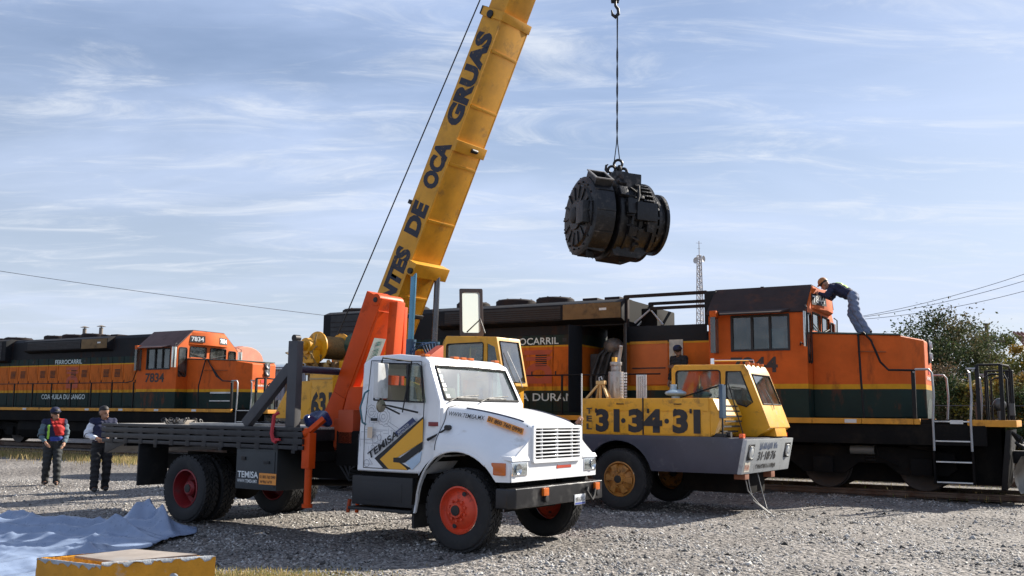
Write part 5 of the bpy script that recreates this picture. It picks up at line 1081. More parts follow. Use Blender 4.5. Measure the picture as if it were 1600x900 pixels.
    lm = G().hexa([(0, -.935, 0), (.34, -.935, 0), (.34, -.915, 0), (0, -.915, 0), (0, -.918, .03), (.34, -.918, .03), (.34, -.914, .03), (0, -.914, .03)]).mesh('louvre'); x = -15.9 if not opened else -14.46; k = 0
    while x < xe-.72:
        if k % 3 != 1:
            for j in range(6): link('louvre', lm, liv, hood_, (x+.18, 0, 3.02+.055*j))
        x += .72; k += 1
    # radiator section flare at the rear, brake blister in the middle
    fl = [(-17.0+RX, -12.2, 3.75, 4.80, 1.22), (-10.9, -5.15, 4.14, 4.72, 1.20)]
    for (a, b, z0, z1, hw) in fl:
        b_ = b; g = G(); g.prism([(-.88, z0-.05), (.88, z0-.05), (hw, z0+.06), (hw, z1-.10), (.95, z1), (-.95, z1), (-hw, z1-.10), (-hw, z0+.06)], 'x', a, b_); q = g.build('roof_flare', M('flare_dark', (.010, .011, .014), .7, var=.3, dirt=(.04, .03, .025), dirtamt=.25, spec=.2), r, .015)
        for s in (-1, 1):
            a2 = a+.3; b2 = b_-1.75 if z0 > 4 else b_-.3
            G().box(a2, b2, s*(hw+.008)-.006, s*(hw+.008)+.006, z0+.10, z1-.14).build('intake_grille', ink, q)
            for k in range(5):
                G().box(a2, b2, s*(hw+.018)-.006, s*(hw+.018)+.006, z0+.12+.07*k*((z1-z0-.25)/.35)*.9, z0+.135+.07*k*((z1-z0-.25)/.35)*.9).build('grille_bar', roofd, q)
            if z0 > 4: G().box(b_-1.68, b_-.02, s*(hw+.01)-.008, s*(hw+.01)+.008, z0+.07, z1-.11).build('blister_panel', brownp, q, .005); G().box(b_-.62, b_-.42, s*(hw+.022)-.004, s*(hw+.022)+.004, z1-.30, z1-.24).build('builder_plate', wtext, q)
    for fx_, R_ in ((-16.0+RX*.75, .62), (-14.6+RX*.65, .62), (-13.2+RX*.25, .62), (-8.95, .58), (-7.68, .54), (-10.4, .5)):
        g = G(); g.lathe([(.05, .22), (R_*.9, .24), (R_, .20), (R_, 0)], (fx_, 0, 4.72), (0, 0, 1), 36); f_ = g.build('roof_fan', roofd, r)
        g = G()
        for k in range(8): t = 2*math.pi*k/8; g.beam((fx_, 0, 4.965), (fx_+R_*.9*math.cos(t), R_*.9*math.sin(t), 4.965), .02, .02, (0, 0, 1))
        g.build('fan_guard', steel, f_)
    for x in (-6.4, -5.75) : G().box(x-.22, x+.22, -.45, .45, 4.72, 4.86).build('roof_hatch', roofd, r, .02)
    if not opened:
        for x in (-8.8, -7.65):
            g = G(); g.cyl((x, .3, 4.7), (x, .3, 5.28), .085, n=16); g.lathe([(.20, 0), (.001, .07)], (x, .3, 5.33), (0, 0, 1), 18); g.cyl((x, .3, 5.26), (x, .3, 5.34), .03); g.build('exhaust_stack', M('stack_tan', (.2, .17, .14), .7), r)
    else:
        # emptied generator bay: low side panels, posts, top beams, dark machinery
        G().box(-5.20, -2.75, -.90, -.86, 1.71, 3.60).build('bay_panel', liv, r, .006); G().box(-5.20, -2.75, .86, .90, 1.71, 3.97).build('bay_panel', liv, r, .006)
        G().box(-5.20, -3.0, -.905, -.865, 3.60, 3.99).build('bay_coaming', M('bay_dark', (.016, .018, .021), .65, dirt=GRIME, dirtamt=.2, spec=.2), r, .01)
        G().box(-3.05, -2.75, -.92, .92, 3.97, 4.80).build('bay_bulkhead', M('bay_dark'), r, .02)
        for y in (-.86, .86):
            G().box(-5.2, -3.0, y-.05, y+.05, 4.74, 4.82).build('top_beam', roofd, r, .008); G().box(-5.22, -5.10, y-.06, y+.06, 3.9, 4.8).build('bay_post', roofd, r, .008)
        G().box(-4.5, -3.05, -.89, -.83, 4.40, 4.48).build('top_beam', roofd, r, .006)
        g = G(); g.prism([(-.88, 3.9), (.88, 3.9), (.88, 4.6), (.6, 4.72), (-.88, 4.72)], 'x', -5.2, -5.14); g.build('bay_end_wall', grime, r)
        G().box(-4.9, -4.45, -.5, .8, 1.71, 4.5).build('engine_end', grime, r, .05)
        G().box(-5.04, -4.02, -.92, -.902, 2.50, 3.56).build('orange_door', M('faded_orange', (.55, .13, .02), .6, var=.15, dirt=(.2, .06, .02), dirtamt=.12), r, .008); G().box(-5.04, -4.02, -.93, -.918, 3.53, 3.60).build('door_stripe', sillm, r)
        G().box(-4.98, -4.08, -.935, -.92, 2.90, 2.93).build('door_bar', ink, r); 
        G().box(-3.98, -3.62, -.925, -.902, 2.3, 3.62).build('pale_panel', M('pale_panel', (.48, .46, .38), .6, var=.4, scale=5, dirt=(.5, .3, .05), dirtamt=.3, dscale=2), r, .006)
        # open engine-room doors
        G().box(-6.44, -5.20, -.86, -.80, 4.05, 4.62).build('doorway_header', M('bay_dark'), r, .01)
        g = G(); g.box(-6.4, -5.22, .7, .8, 1.71, 4.1); g.build('doorway_back', grime, r)
        eng = G().box(-6.40, -5.3, -.45, .5, 1.75, 3.35).build('engine_block', M('engine_grey', (.07, .07, .068), .5, .2, var=.5, scale=6, dirt=GRIME, dirtamt=.4), r, .06)
        for k in range(6):
            g = G(); yy = -.55-.05*(k % 2); g.tube([(-6.3+.18*k, yy, 1.9), (-6.3+.18*k, yy-.04, 2.7), (-6.1+.16*k, yy+.03, 3.3), (-5.9+.1*k, -.2, 3.6)], .045, 8); g.build('engine_pipe', M('engine_grey'), eng)
        g = G(); g.ell((-5.75, -.35, 3.55), .28, .22, .22, 14, 10); g.ell((-5.55, -.5, 3.2), .15, .14, .2); g.build('turbo_casing', M('casting_grey', (.22, .21, .20), .5, .4, var=.5, scale=8), eng)
        for x, w_, a in ((-6.44, .62, 58), (-5.22, .55, 112)):
            pass
        g = G(); g.box(-.012, .012, -.62, 0, 1.80, 4.05); g.build('open_door', M('bay_dark'), r, .006, loc=(-6.42, -.90, 0), rot=(0, 0, rad(-8)))
        g = G(); g.box(-.012, .012, -.5, 0, 1.80, 4.05); g.build('open_door', M('engine_grey'), r, .006, loc=(-5.22, -.90, 0), rot=(0, 0, rad(30)))
        g = G(); g.prism([(-.55, 4.05), (-.45, 4.05), (.45, 4.5), (.35, 4.5)], 'x', -5.0, -4.96); g.tube([(-5.0, -.7, 4.1), (-4.6, -.6, 4.45), (-4.3, -.5, 4.05)], .03, 6); g.build('bay_stay', silver, r)
        g = G(); g.cyl((-1.9, .2, 4.8), (-1.9, .2, 4.98), .045); g.build('roof_antenna', ink, r)
    text('FERROCARRIL', ctext, hood_, (-8.95, -.922, 3.60), X, Z, 1.85, .19, .012)
    text('COAHUILA DURAN' if opened else 'COAHUILA DURANGO', ctext, hood_, (-9.75 if not opened else -9.85, -.922, 2.08), X, Z, 3.22 if opened else 3.0, .21, .012)
    # emblem: two bars over a ring form
    ex = -8.15
    for (a, b, c, d_) in ((0, .88, .78, .90), (.05, .88, .62, .72)): decal([(a, c), (b-.1, c), (b, d_), (a, d_)], logor, hood_, (ex, -.918, 2.55), X, Z, .006, 'emblem_bar')
    ring_ = [(.45+.40*math.cos(rad(t)), .30+.28*math.sin(rad(t))) for t in range(0, 181, 15)] + [(.05, .02), (.85, .02)]
    gpl = plate(ring_, [[(.45+.2*math.cos(rad(t)), .28+.12*math.sin(rad(t))) for t in range(0, 360, 30)]], .004, place2d((ex, -.918, 2.53), X, Z, .006), 'emblem_ring'); link('emblem_ring', gpl, logor, hood_)
    # ---- cab
    def cabg(i=0):
        g = G(); g.prism([(-1.55+i, 1.71+i), (1.55-i, 1.71+i), (1.55-i, 4.12), (.80-i*.5, 4.80-i), (-.80+i*.5, 4.80-i), (-1.55+i, 4.12)], 'x', -2.75+i, -.45-i); return g
    cuts = [G().box(-2.18, -.85, -1.8, 1.8, 3.27, 4.05), G().box(-.7, -.2, -1.47, -1.08, 2.95, 4.10), G().box(-.7, -.2, 1.08, 1.47, 2.95, 4.10), G().box(-.7, -.2, -.93, -.10, 3.74, 4.16), G().box(-.7, -.2, .10, .93, 3.74, 4.16)]
    cb = link('cab', boolcut(cabg().mesh('c', .025, 2), [cabg(.06)]+cuts, 'cab', 40), livc, r)
    for s in (-1, 1):
        G().box(-2.19, -.84, s*1.52-.003, s*1.52+.003, 3.26, 4.06).build('side_window', dglass, cb)
        g = G()
        for x in (-2.18, -1.70, -1.28, -.85): g.box(x-.025, x+.025, s*1.55-.02, s*1.55+.015, 3.25, 4.07)
        for z in (3.26, 4.06): g.box(-2.20, -.83, s*1.552-.02, s*1.552+.015, z-.025, z+.025)
        g.build('window_frame', ink, cb)
        G().box(-.5, -.46, min(s*1.08, s*1.47), max(s*1.08, s*1.47), 2.95, 4.10).build('front_door_glass', dglass, cb)
        g = G(); g.tube([(-.44, s*y, z) for y, z in rrect(1.08, 2.95, 1.47, 4.10, .08)]+[(-.44, s*1.47, 3.2)], .014, 6); g.build('glass_seal', rubber, cb)
        G().box(-.5, -.47, min(s*.1, s*.93), max(s*.1, s*.93), 3.73, 4.17).build('front_window', dglass, cb)
        g = G(); g.tube([(-.44, s*y, z) for y, z in rrect(.10, 3.74, .93, 4.16, .05)]+[(-.44, s*.93, 3.9)], .014, 6); g.build('glass_seal', rubber, cb)
        # sloped roof skin and awning over the side window
        g = G(); g.hexa([(-2.80, s*1.58, 4.10), (-.47, s*1.58, 4.10), (-.47, s*.78, 4.79), (-2.80, s*.78, 4.79), (-2.80, s*1.60, 4.13), (-.47, s*1.60, 4.13), (-.47, s*.80, 4.825), (-2.80, s*.80, 4.825)]); g.build('roof_side', roof, cb, .006)
        g = G(); g.hexa([(-2.5, s*1.55, 4.16), (-.8, s*1.55, 4.16), (-.8, s*1.57, 4.20), (-2.5, s*1.57, 4.20), (-2.35, s*1.92, 4.07), (-.95, s*1.92, 4.07), (-.95, s*1.92, 4.095), (-2.35, s*1.92, 4.095)]); g.build('awning', roof, cb, .004)
        G().box(-2.62, -2.5, min(s*1.56, s*1.80), max(s*1.56, s*1.80), 3.2, 4.05).build('wind_deflector', dglass, cb)
        G().box(-2.64, -2.48, min(s*1.56, s*1.80), max(s*1.56, s*1.80), 4.05, 4.20).build('deflector_frame', livc, cb, .01)
        g = G(); g.tube([(-.60, s*1.56, 3.35), (-.55, s*1.72, 3.4), (-.42, s*1.72, 3.3), (-.40, s*1.72, 4.2), (-.45, s*1.6, 4.25)], .016, 6); g.build('mirror_bracket', ink, cb)
        G().box(-.46, -.43, min(s*1.60, s*1.82), max(s*1.60, s*1.82), 3.3, 4.1).build('side_mirror', M('mirror_pale', (.55, .6, .58), .2, .4), cb, .01)
    G().box(-2.80, -.47, -.80, .80, 4.80, 4.83).build('roof_top', roof, cb, .006)
    # number board housing on the cab brow
    g = G(); P_ = [(-.44, -1.02), (-.22, -.34), (-.22, .34), (-.44, 1.02)]
    g.add([(x, y, 4.24) for x, y in P_]+[(x-.02, y*.88, 4.74) for x, y in P_], [(0, 1, 2, 3), (7, 6, 5, 4), (0, 4, 5, 1), (1, 5, 6, 2), (2, 6, 7, 3), (3, 7, 4, 0)]); nbh = g.build('number_board_housing', livc, cb, .015)
    for s in (-1, 1):
        a = Vector((-.44, s*.96, 4.33)); b = Vector((-.235, s*.36, 4.33))
        o3, u3 = (a, (b-a)) if s < 0 else (b, (a-b)); wdt = u3.length; v3 = Vector((-.03, -s*.08, .5)); n3 = u3.normalized().cross(v3.normalized())
        v3 = (v3-u3.normalized()*v3.dot(u3.normalized())).normalized()
        if s < 0: o3 = o3+u3.normalized()*-.02
        d_ = decal([(0, 0), (wdt, 0), (wdt, .27), (0, .27)], ink, nbh, o3, u3, v3, .022, 'number_board'); text(number, M('number_white', (.82, .84, .84), .5, var=.05), nbh, o3+u3.normalized()*.06+v3*.045, u3, v3, wdt-.12, .18, .02, off=.026, name='number_lettering')
    text(number, numm, cb, (-2.22, -1.553, 2.73), X, Z, 1.10, .37, .03)
    # nose
    g = G(); P_ = [(-.46, -1.02), (1.45, -1.02), (1.90, -.62), (1.90, .62), (1.45, 1.02), (-.46, 1.02)]
    g.add([(x, y, 1.71) for x, y in P_]+[(x, y, 3.66 if x < 0 else (3.55 if x < 1.6 else 3.46)) for x, y in P_], [(5, 4, 3, 2, 1, 0), (6, 7, 8, 9, 10, 11)]+[(i, (i+1) % 6, 6+(i+1) % 6, 6+i) for i in range(6)])
    ns = g.build('nose', livc, r, .06, 3)
    g = G(); g.hexa([(-.45, -1.04, 3.655), (1.47, -1.04, 3.545), (1.47, 1.04, 3.545), (-.45, 1.04, 3.655), (-.45, -1.04, 3.69), (1.47, -1.04, 3.58), (1.47, 1.04, 3.58), (-.45, 1.04, 3.69)]); g.build('nose_top_trim', M('trim_green', (.05, .09, .085), .5), ns, .01)
    if opened: g = G(); g.cyl((1.47, -1.0, 3.5), (1.47, 1.0, 3.5), .04); 
    hl = G().box(1.90, 1.93, .02, .30, 2.98, 3.52).build('headlight_plate', ink, ns, .006)
    for z in (3.12, 3.38):
        g = G(); g.lathe([(.001, .01), (.06, .02), (.085, .05), (.095, .03), (.095, 0)], (1.93, .16, z), (1, 0, 0), 20); g.build('headlight', M('lamp_glass'), hl)
    if not opened: G().box(.9, 1.25, -1.035, -1.025, 2.30, 2.36).build('nose_step', silver, ns); G().box(.9, 1.25, -1.06, -1.025, 2.0, 2.04).build('nose_step', silver, ns)
    g = G(); g.tube([(.55, -1.04, 3.2), (.6, -1.08, 3.2), (1.1, -1.08, 3.18), (1.15, -1.04, 3.18)], .014, 6); g.build('nose_grab', M('grab_orange', (.3, .08, .02), .6), ns)
    decal([(-.14, 0), (.14, 0), (.14, .13), (-.14, .13)], M('emblem_bright', (.62, .03, .02), .5), ns, (1.905, .0, 2.72), Y, Z, .006, 'nose_emblem'); scribble(ns, wtext, (1.905, -.45, 2.58), Y, Z, .9, .08, 12, .006); text(number if False else 'COAHUILA', wtext, ns, (1.905, -.5, 2.90), Y, Z, 0.9, .07, .01) if False else None
    g = G(); g.add([(1.906, .62*math.cos(rad(t)), 1.72+.45*max(0, math.sin(rad(t)))) for t in range(0, 181, 15)], [tuple(range(13))]); g.build('nose_arch_paint', M('nose_green', GR, .6), ns)
    # front platform, steps, rails, pilot, coupler
    G().box(1.9, 3.62, -1.0, 1.0, 1.58, 1.70).build('front_platform', grime, r, .01)
    G().box(2.75, 3.66, -1.50, 1.50, 1.56, 1.70).build('end_sill', sillm, r, .015)
    for s in (-1, 1):
        for k, z in enumerate((.40, .82, 1.25, 1.66)):
            st = G().box(2.12, 2.80, min(s*.95, s*1.50), max(s*.95, s*1.50), z-.02, z+.012).build('step', grime, r, .004)
            G().box(2.12, 2.80, s*1.505-.008, s*1.505+.008, z-.014, z+.014).build('step_nosing', silver, st, .003)
        for x in (2.08, 2.82): G().box(x-.02, x+.02, min(s*.95, s*1.48), max(s*.95, s*1.48), .36, 1.68).build('step_side', grime, r, .005)
        for x, x2 in ((1.80, 2.12), (2.95, 2.84)):
            g = G(); g.tube([(x-.05, s*1.5, 2.70), (x, s*1.52, 2.76), (x2-.06, s*1.52, 2.76), (x2, s*1.53, 2.68), (x2+.02, s*1.54, 2.2), (x2-.02, s*1.53, 1.7), (x2-.02, s*1.53, 1.05)], .024, 8); g.build('grab_rail', M('rail_white', (.33, .345, .36), .45, .2, var=.2), r)
        for x, h in ((1.74, 2.76), (2.98, 2.84), (3.42, 2.84)): G().box(x-.04, x+.04, s*1.44-.035, s*1.44+.035, 1.66, h).build('end_post', black, r, .008)
        g = G(); g.tube([(2.98, s*1.44, 2.84), (3.42, s*1.44, 2.84), (3.55, s*1.2, 2.82), (3.55, s*.55, 2.8), (3.55, s*.5, 1.68)], .024, 8); g.tube([(3.1, s*1.0, 1.66), (3.1, s*1.0, 2.6), (3.2, s*1.0, 2.66), (3.45, s*1.0, 2.66), (3.5, s*1.0, 2.55), (3.5, s*1.0, 1.68)], .022, 8); g.build('end_handrail', black, r)
        # nose handrail following the hood
        g = G(); g.tube([(.70, s*1.42, 1.71), (.66, s*1.40, 2.6), (.58, s*1.06, 3.58), (.70, s*1.06, 3.62), (.85, s*1.08, 3.45), (1.05, s*1.2, 2.95), (1.25, s*1.45, 2.76), (1.80, s*1.52, 2.74)], .024, 8); g.build('nose_handrail', black, r)
        # walkway rail
        x = -2.95 if not opened else -6.7
        sm = G().box(-.022, .022, s*1.50-.022, s*1.50+.022, 1.69, 2.76).mesh('stanchion')
        while x > -16.8+RX: link('stanchion', sm, black, r, (x, 0, 0)); x -= 1.32
        g = G(); pts = [(-16.8+RX, s*1.50, 2.74), (-3.4 if not opened else -6.7, s*1.50, 2.74)]
        if not opened: pts += [(-3.0, s*1.52, 2.80), (-2.72, s*1.57, 3.25), (-2.66, s*1.6, 3.6)]
        else: pts += [(-4.0, s*1.5, 2.74)]
        g.tube(pts, .02, 6); g.build('handrail', black, r)
    for s in (-1, 1): G().box(2.0, 3.34, min(s*.88, s*.93), max(s*.88, s*.93), .34, 1.58).build('step_well', grime, r, .005)
    pil = G(); pil.hexa([(3.30, -1.35, .28), (3.42, -1.35, .28), (3.42, 1.35, .28), (3.30, 1.35, .28), (3.45, -1.45, 1.5), (3.55, -1.45, 1.5), (3.55, 1.45, 1.5), (3.45, 1.45, 1.5)]); pil.build('pilot', black, r, .02)
    for s in (-1, 1):
        g = G(); vs = []; n_ = 9
        for i in range(n_):
            t = i/(n_-1); a = rad(lerp(-50, 60, t)); zz = .22+.75*t
            for j in range(5):
                u_ = j/4; vs.append((3.55+.30*(1-math.cos(a))+.35*u_*(1-t*.4), s*(1.35-1.1*u_), zz+.03*u_))
        g.add(vs, [(i*5+j, i*5+j+1, (i+1)*5+j+1, (i+1)*5+j) for i in range(n_-1) for j in range(4)]); pw = g.build('plough_blade', M('plough_steel', (.022, .021, .022), .35, .5, var=.4, dirt=(.09, .085, .08), dirtamt=.2, dscale=4), r)
    g = G(); g.box(3.5, 3.95, -.14, .14, .78, 1.05); g.box(3.9, 4.22, -.22, -.02, .74, 1.10); g.tube([(4.05, .12, .92), (4.2, .2, .92), (4.28, .08, .92), (4.2, .0, .92)], .08, 8); g.build('coupler', steel, r, .03)
    for k in range(7):
        y = -1.2+.35*k; g = G()
        if abs(y) < .2: continue
        g.tube([(3.6, y, 1.25), (3.85, y-.05, 1.1), (3.95, y-.02, .75), (3.9+.1*random.random(), y+.1, .35), (4.0, y+.15, .25)], .03, 7)
        g.cyl((4.0, y+.15, .25), (4.08, y+.2, .17), .045); g.build('air_hose', rubber, r)
    g = G(); g.ell((3.35, -1.1, 2.02), .13, .12, .14); g.box(3.5, 3.62, -.95, -.75, 1.8, 2.05); g.cyl((3.35, -1.1, 1.7), (3.35, -1.1, 2.0), .05); g.build('brake_stand', M('bell_grey', (.10, .10, .10), .4, .5), r)
    g = G()
    for k in range(5): g.tube([(3.5, -1.3+.1*k, 1.5), (3.72, -1.2+.1*k, 1.35-.06*k), (3.62, -1.0+.08*k, 1.12), (3.75, -.8, 1.3)], .022, 6)
    g.build('uncoupling_lever', steel, r)
    return r
tag(loco(LO_O, '7844', True), 'orange locomotive numbered 7844 with its hood opened for generator removal', 'locomotive')
l2 = loco(L2_O, '7834', False)
for o in l2.children_recursive:      # this one has the longer nose and front deck
    if o.type == 'MESH' and o.name.split('.')[0] not in ('wheelset', 'hood_door', 'stanchion') and (o.parent is None or not o.parent.name.startswith('bogie')):
        for v in o.data.vertices:
            if v.co.x > 1.2: v.co.x += .75
            elif v.co.x > .9 and not o.name.startswith('bolt'): v.co.x += .75*(v.co.x-.9)/.3
tag(l2, 'orange locomotive numbered 7834 standing on the far left track', 'locomotive')
# ================================================================== PEOPLE
def capsule(g, a, b, ra, rb, n=12):
    a, b = Vector(a), Vector(b); d = b-a; L_ = max(d.length, 1e-4); pr = []
    for i in range(5): t = math.pi/2*(1-i/4); pr.append((max(.0005, ra*math.cos(t)), -ra*math.sin(t)))
    for i in range(5): t = math.pi/2*i/4; pr.append((max(.0005, rb*math.cos(t)), L_+rb*math.sin(t)))
    m0 = len(g.f); g.lathe(pr, a, d, n)
    k = len(pr); b0 = len(g.v)-n*k; g.f.append(tuple(b0+i*k for i in range(n))[::-1]); g.f.append(tuple(b0+i*k+k-1 for i in range(n)))
def remesh(g, vox, smooth=3):
    me = g.mesh('tmp'); o = link('tmp', me); m = o.modifiers.new('r', 'REMESH'); m.mode = 'VOXEL'; m.voxel_size = vox
    s = o.modifiers.new('s', 'SMOOTH'); s.iterations = smooth; s.factor = .5
    bpy.context.view_layer.update(); r = bake(o); bpy.data.objects.remove(o); return r
def person(loc, rz, label, J, cols, hat=None, group=None, scale=1.0, vest=None):
    """J: joints in local metres (x forward, y left, z up from the feet)"""
    root = empty('person', loc, rz); tag(root, label, 'person', group); root.scale = (scale,)*3
    V = {k: Vector(v) for k, v in J.items()}
    seg = []
    def S(a, b, ra, rb, zone): seg.append((Vector(a), Vector(b), ra, rb, zone))
    pel, che, nek, hed = V['pelvis'], V['chest'], V['neck'], V['head']
    up = (che-pel).normalized(); shl = (V['sh_l']-V['sh_r']); lat = shl.normalized(); hl = (V['hip_l']-V['hip_r']).normalized()
    S(pel-hl*.075, pel+hl*.075, .115, .115, 'legs'); S(pel.lerp(che, .35)-lat*.06, pel.lerp(che, .35)+lat*.06, .115, .115, 'top'); S(che-lat*.075, che+lat*.075, .125, .125, 'top')
    S(pel.lerp(che, .7)-lat*.07, pel.lerp(che, .7)+lat*.07, .122, .122, 'top'); S(che.lerp(nek, .6)-lat*.08, che.lerp(nek, .6)+lat*.08, .08, .08, 'top'); S(V['sh_l'], V['sh_r'], .068, .068, 'top')
    S(che.lerp(nek, .6), nek, .075, .058, 'top'); S(nek, hed-up*.02, .055, .055, 'skin')
    fd = V.get('face', Vector((1, 0, 0))).normalized(); hu = (hed-nek).normalized(); hu = (hu - fd*hu.dot(fd)).normalized(); hr = fd.cross(hu)
    S(hed+hu*.04-fd*.012, hed+hu*.055+fd*.01, .094, .09, 'skin'); S(hed-hu*.045+fd*.025, hed-hu*.055+fd*.04, .066, .055, 'skin')
    S(hed+fd*.095+hu*.005, hed+fd*.112-hu*.022, .012, .017, 'skin')        # nose
    for s in (-1, 1): S(hed+hr*s*.085-fd*.01+hu*.02, hed+hr*s*.088-fd*.01-hu*.02, .018, .014, 'skin')   # ears
    S(hed+hr*-.025+fd*.092-hu*.058, hed+hr*.025+fd*.092-hu*.058, .011, .011, 'skin')    # mouth
    for q in 'lr':
        sh, el, ha = V['sh_'+q], V['el_'+q], V['ha_'+q]; S(sh, el, .062, .047, 'arm'); S(el, ha, .047, .031, 'fore'); d = (ha-el).normalized(); S(ha, ha+d*.07, .034, .036, 'hand')
        hp, kn, an = V['hip_'+q], V['kn_'+q], V['an_'+q]; S(hp, kn, .102, .076, 'legs'); S(kn, an-Vector((0, 0, .03)), .076, .062, 'legs'); tf = V.get('toe_'+q, Vector((1, 0, 0))).normalized()
        S(an-Vector((0, 0, .03))-tf*.03, an-Vector((0, 0, .055))+tf*.04, .046, .042, 'shoe'); S(an-Vector((0, 0, .05)), an-Vector((0, 0, .062))+tf*.15, .042, .032, 'shoe')
    g = G()
    for a, b, ra, rb, z in seg: capsule(g, a, b, ra, rb)
    body = remesh(g, .0125)
    n = len(body.vertices); co = np.empty(n*3); body.vertices.foreach_get('co', co); co = co.reshape(-1, 3)
    best = np.full(n, 1e9); zi = np.zeros(n, int); zones = ['skin', 'top', 'arm', 'fore', 'hand', 'legs', 'shoe']
    for a, b, ra, rb, z in seg:
        A, B = np.array(a), np.array(b); d = B-A; t = np.clip(((co-A)@d)/max(d@d, 1e-9), 0, 1); dist = np.linalg.norm(co-(A+t[:, None]*d), axis=1)-(ra+(rb-ra)*t); m = dist < best; best[m] = dist[m]; zi[m] = zones.index(z)
    # fingers: four and a thumb, slightly curled, rooted in the palm
    bm = bmesh.new(); bm.from_mesh(body); bm.verts.ensure_lookup_table()
    fg = G()
    for q in 'lr':
        el, ha = V['el_'+q], V['ha_'+q]; d = (ha-el).normalized(); side_ = d.cross(Vector(V.get('palm_'+q, Vector((0, 1 if q == 'r' else -1, 0))))).normalized(); pn = side_.cross(d).normalized()*-1
        pn = Vector(V.get('palm_'+q, Vector((0, 1 if q == 'r' else -1, 0)))).normalized(); c = ha+d*.085; cu = V.get('curl_'+q, Vector((.5, 0, 0))).x
        for k in range(4):
            b0 = c+side_*(-.032+.021*k); ln = (.028, .033, .031, .024)[k]; d1 = (d+pn*cu*.5).normalized(); d2 = (d+pn*cu*1.4).normalized(); d3 = (d+pn*cu*2.6).normalized()
            p1 = b0+d1*ln*1.2; p2 = p1+d2*ln; p3 = p2+d3*ln*.8; fg.tube([b0-d*.02, b0, p1, p2, p3], [.010, .010, .0092, .0085, .006], 6)
        tb_ = ha+d*.03-side_*.034; fg.tube([tb_+side_*.01, tb_, tb_+(d*.5-side_*.6+pn*.3).normalized()*.035, tb_+(d*.8-side_*.45+pn*.5).normalized()*.062], [.012, .012, .0105, .007], 6)
    mats = [cols.get('skin', skin), cols['top'], cols.get('arm', cols['top']), cols.get('fore', cols.get('arm', cols['top'])), cols.get('skin', skin), cols['legs'], cols.get('shoe', M('shoe_black', (.015, .014, .014), .5))]
    def sub(name, ids, off, mat, parent, flt=None):
        keep = np.isin(zi, ids)
        if flt is not None: keep &= flt(co)
        b2 = bm.copy(); b2.verts.ensure_lookup_table(); b2.normal_update()
        for v in b2.verts: q_ = v.co.copy(); v.co = q_+v.normal*(off+.007*math.sin(19*q_.z+9*q_.x+5*math.sin(13*q_.y))*math.sin(23*q_.y+17*q_.z)+.006*math.sin(57*q_.z-41*q_.x))
        bmesh.ops.delete(b2, geom=[v for v in b2.verts if not keep[v.index]], context='VERTS')
        for f in b2.faces: f.smooth = True
        me = bpy.data.meshes.new(name); b2.to_mesh(me); b2.free(); return link(name, me, mat, parent)
    fm = fg.mesh('f'); bm2 = bmesh.new(); bm2.from_mesh(body); bm2.from_mesh(fm)
    for f in bm2.faces: f.smooth = True
    me = bpy.data.meshes.new('body'); bm2.to_mesh(me); bm2.free(); bd_ = link('body', me, mats[0], root)
    sub('trousers', [5], .016, mats[5], root); sub('shirt', [1, 2], .026, mats[1], root); [sub('sleeve', [3], .016, mats[3], root, lambda c, s=s: ((c-np.array(V['el_l']))**2).sum(1)*s < ((c-np.array(V['el_r']))**2).sum(1)*s) for s in (1, -1)]; [sub('shoe', [6], .007, mats[6], root, lambda c, s=s: ((c-np.array(V['an_l']))**2).sum(1)*s < ((c-np.array(V['an_r']))**2).sum(1)*s) for s in (1, -1)]
    if mats[2] is not mats[1]: [sub('upper_sleeve', [2], .030, mats[2], root, lambda c, s=s: ((c-np.array(V['el_l']))**2).sum(1)*s < ((c-np.array(V['el_r']))**2).sum(1)*s) for s in (1, -1)]
    for nm, mt, flt in (vest or []): sub(nm, [1, 2], .034, mt, root, flt)
    bm.free()
    for s in (-1, 1):
        e = G(); p = hed+fd*.083+hu*.012+hr*s*.034; e.ell(p+fd*.004, .008, .008, .006, 8, 6); e.build('eye', ink, root)
    g = G()
    if hat is None or hat[0] == 'hair':
        for a, b, r_ in ((hed+hu*.082-fd*.03, hed+hu*.086+fd*.012, .088), (hed+hu*.02-fd*.05, hed+hu*.05-fd*.04, .083)): capsule(g, a, b, r_, r_)
        link('hair', remesh(g, .012), hat[1] if hat else M('hair_black', (.012, .01, .009), .6), root)
    else:
        capsule(g, hed+hu*.075-fd*.015, hed+hu*.082+fd*.02, .102, .100); link('hair', remesh(g, .012), M('hair_black', (.012, .01, .009), .6), root).scale = (1, 1, 1)
        g = G(); prf = [(.112, 0), (.110, .04), (.09, .085), (.05, .112), (.001, .12)]
        g.lathe(prf, hed+hu*.072, hu, 24)
        a = hed+hu*.078; g.add([a+fd*.09+hr*.085, a+fd*.09-hr*.085, a+fd*.155-hr*.055-hu*.010, a+fd*.155+hr*.055-hu*.010, a+fd*.09+hr*.085+hu*.012, a+fd*.09-hr*.085+hu*.012, a+fd*.155-hr*.055, a+fd*.155+hr*.055], [(0, 1, 2, 3), (7, 6, 5, 4), (0, 4, 5, 1), (1, 5, 6, 2), (2, 6, 7, 3), (3, 7, 4, 0)])
        g.build(hat[0], hat[1], root)
    return root
def stand(**kw):
    J = dict(pelvis=(0, 0, .95), chest=(.01, 0, 1.28), neck=(0, 0, 1.47), head=(.03, 0, 1.60), sh_l=(0, .19, 1.42), sh_r=(0, -.19, 1.42), el_l=(-.03, .26, 1.13), el_r=(-.03, -.26, 1.13), ha_l=(.06, .27, .88), ha_r=(.06, -.27, .88),
             hip_l=(0, .095, .91), hip_r=(0, -.095, .91), kn_l=(.02, .11, .50), kn_r=(.02, -.11, .50), an_l=(-.02, .12, .10), an_r=(-.02, -.12, .10), face=(1, 0, 0))
    J.update(kw); return J
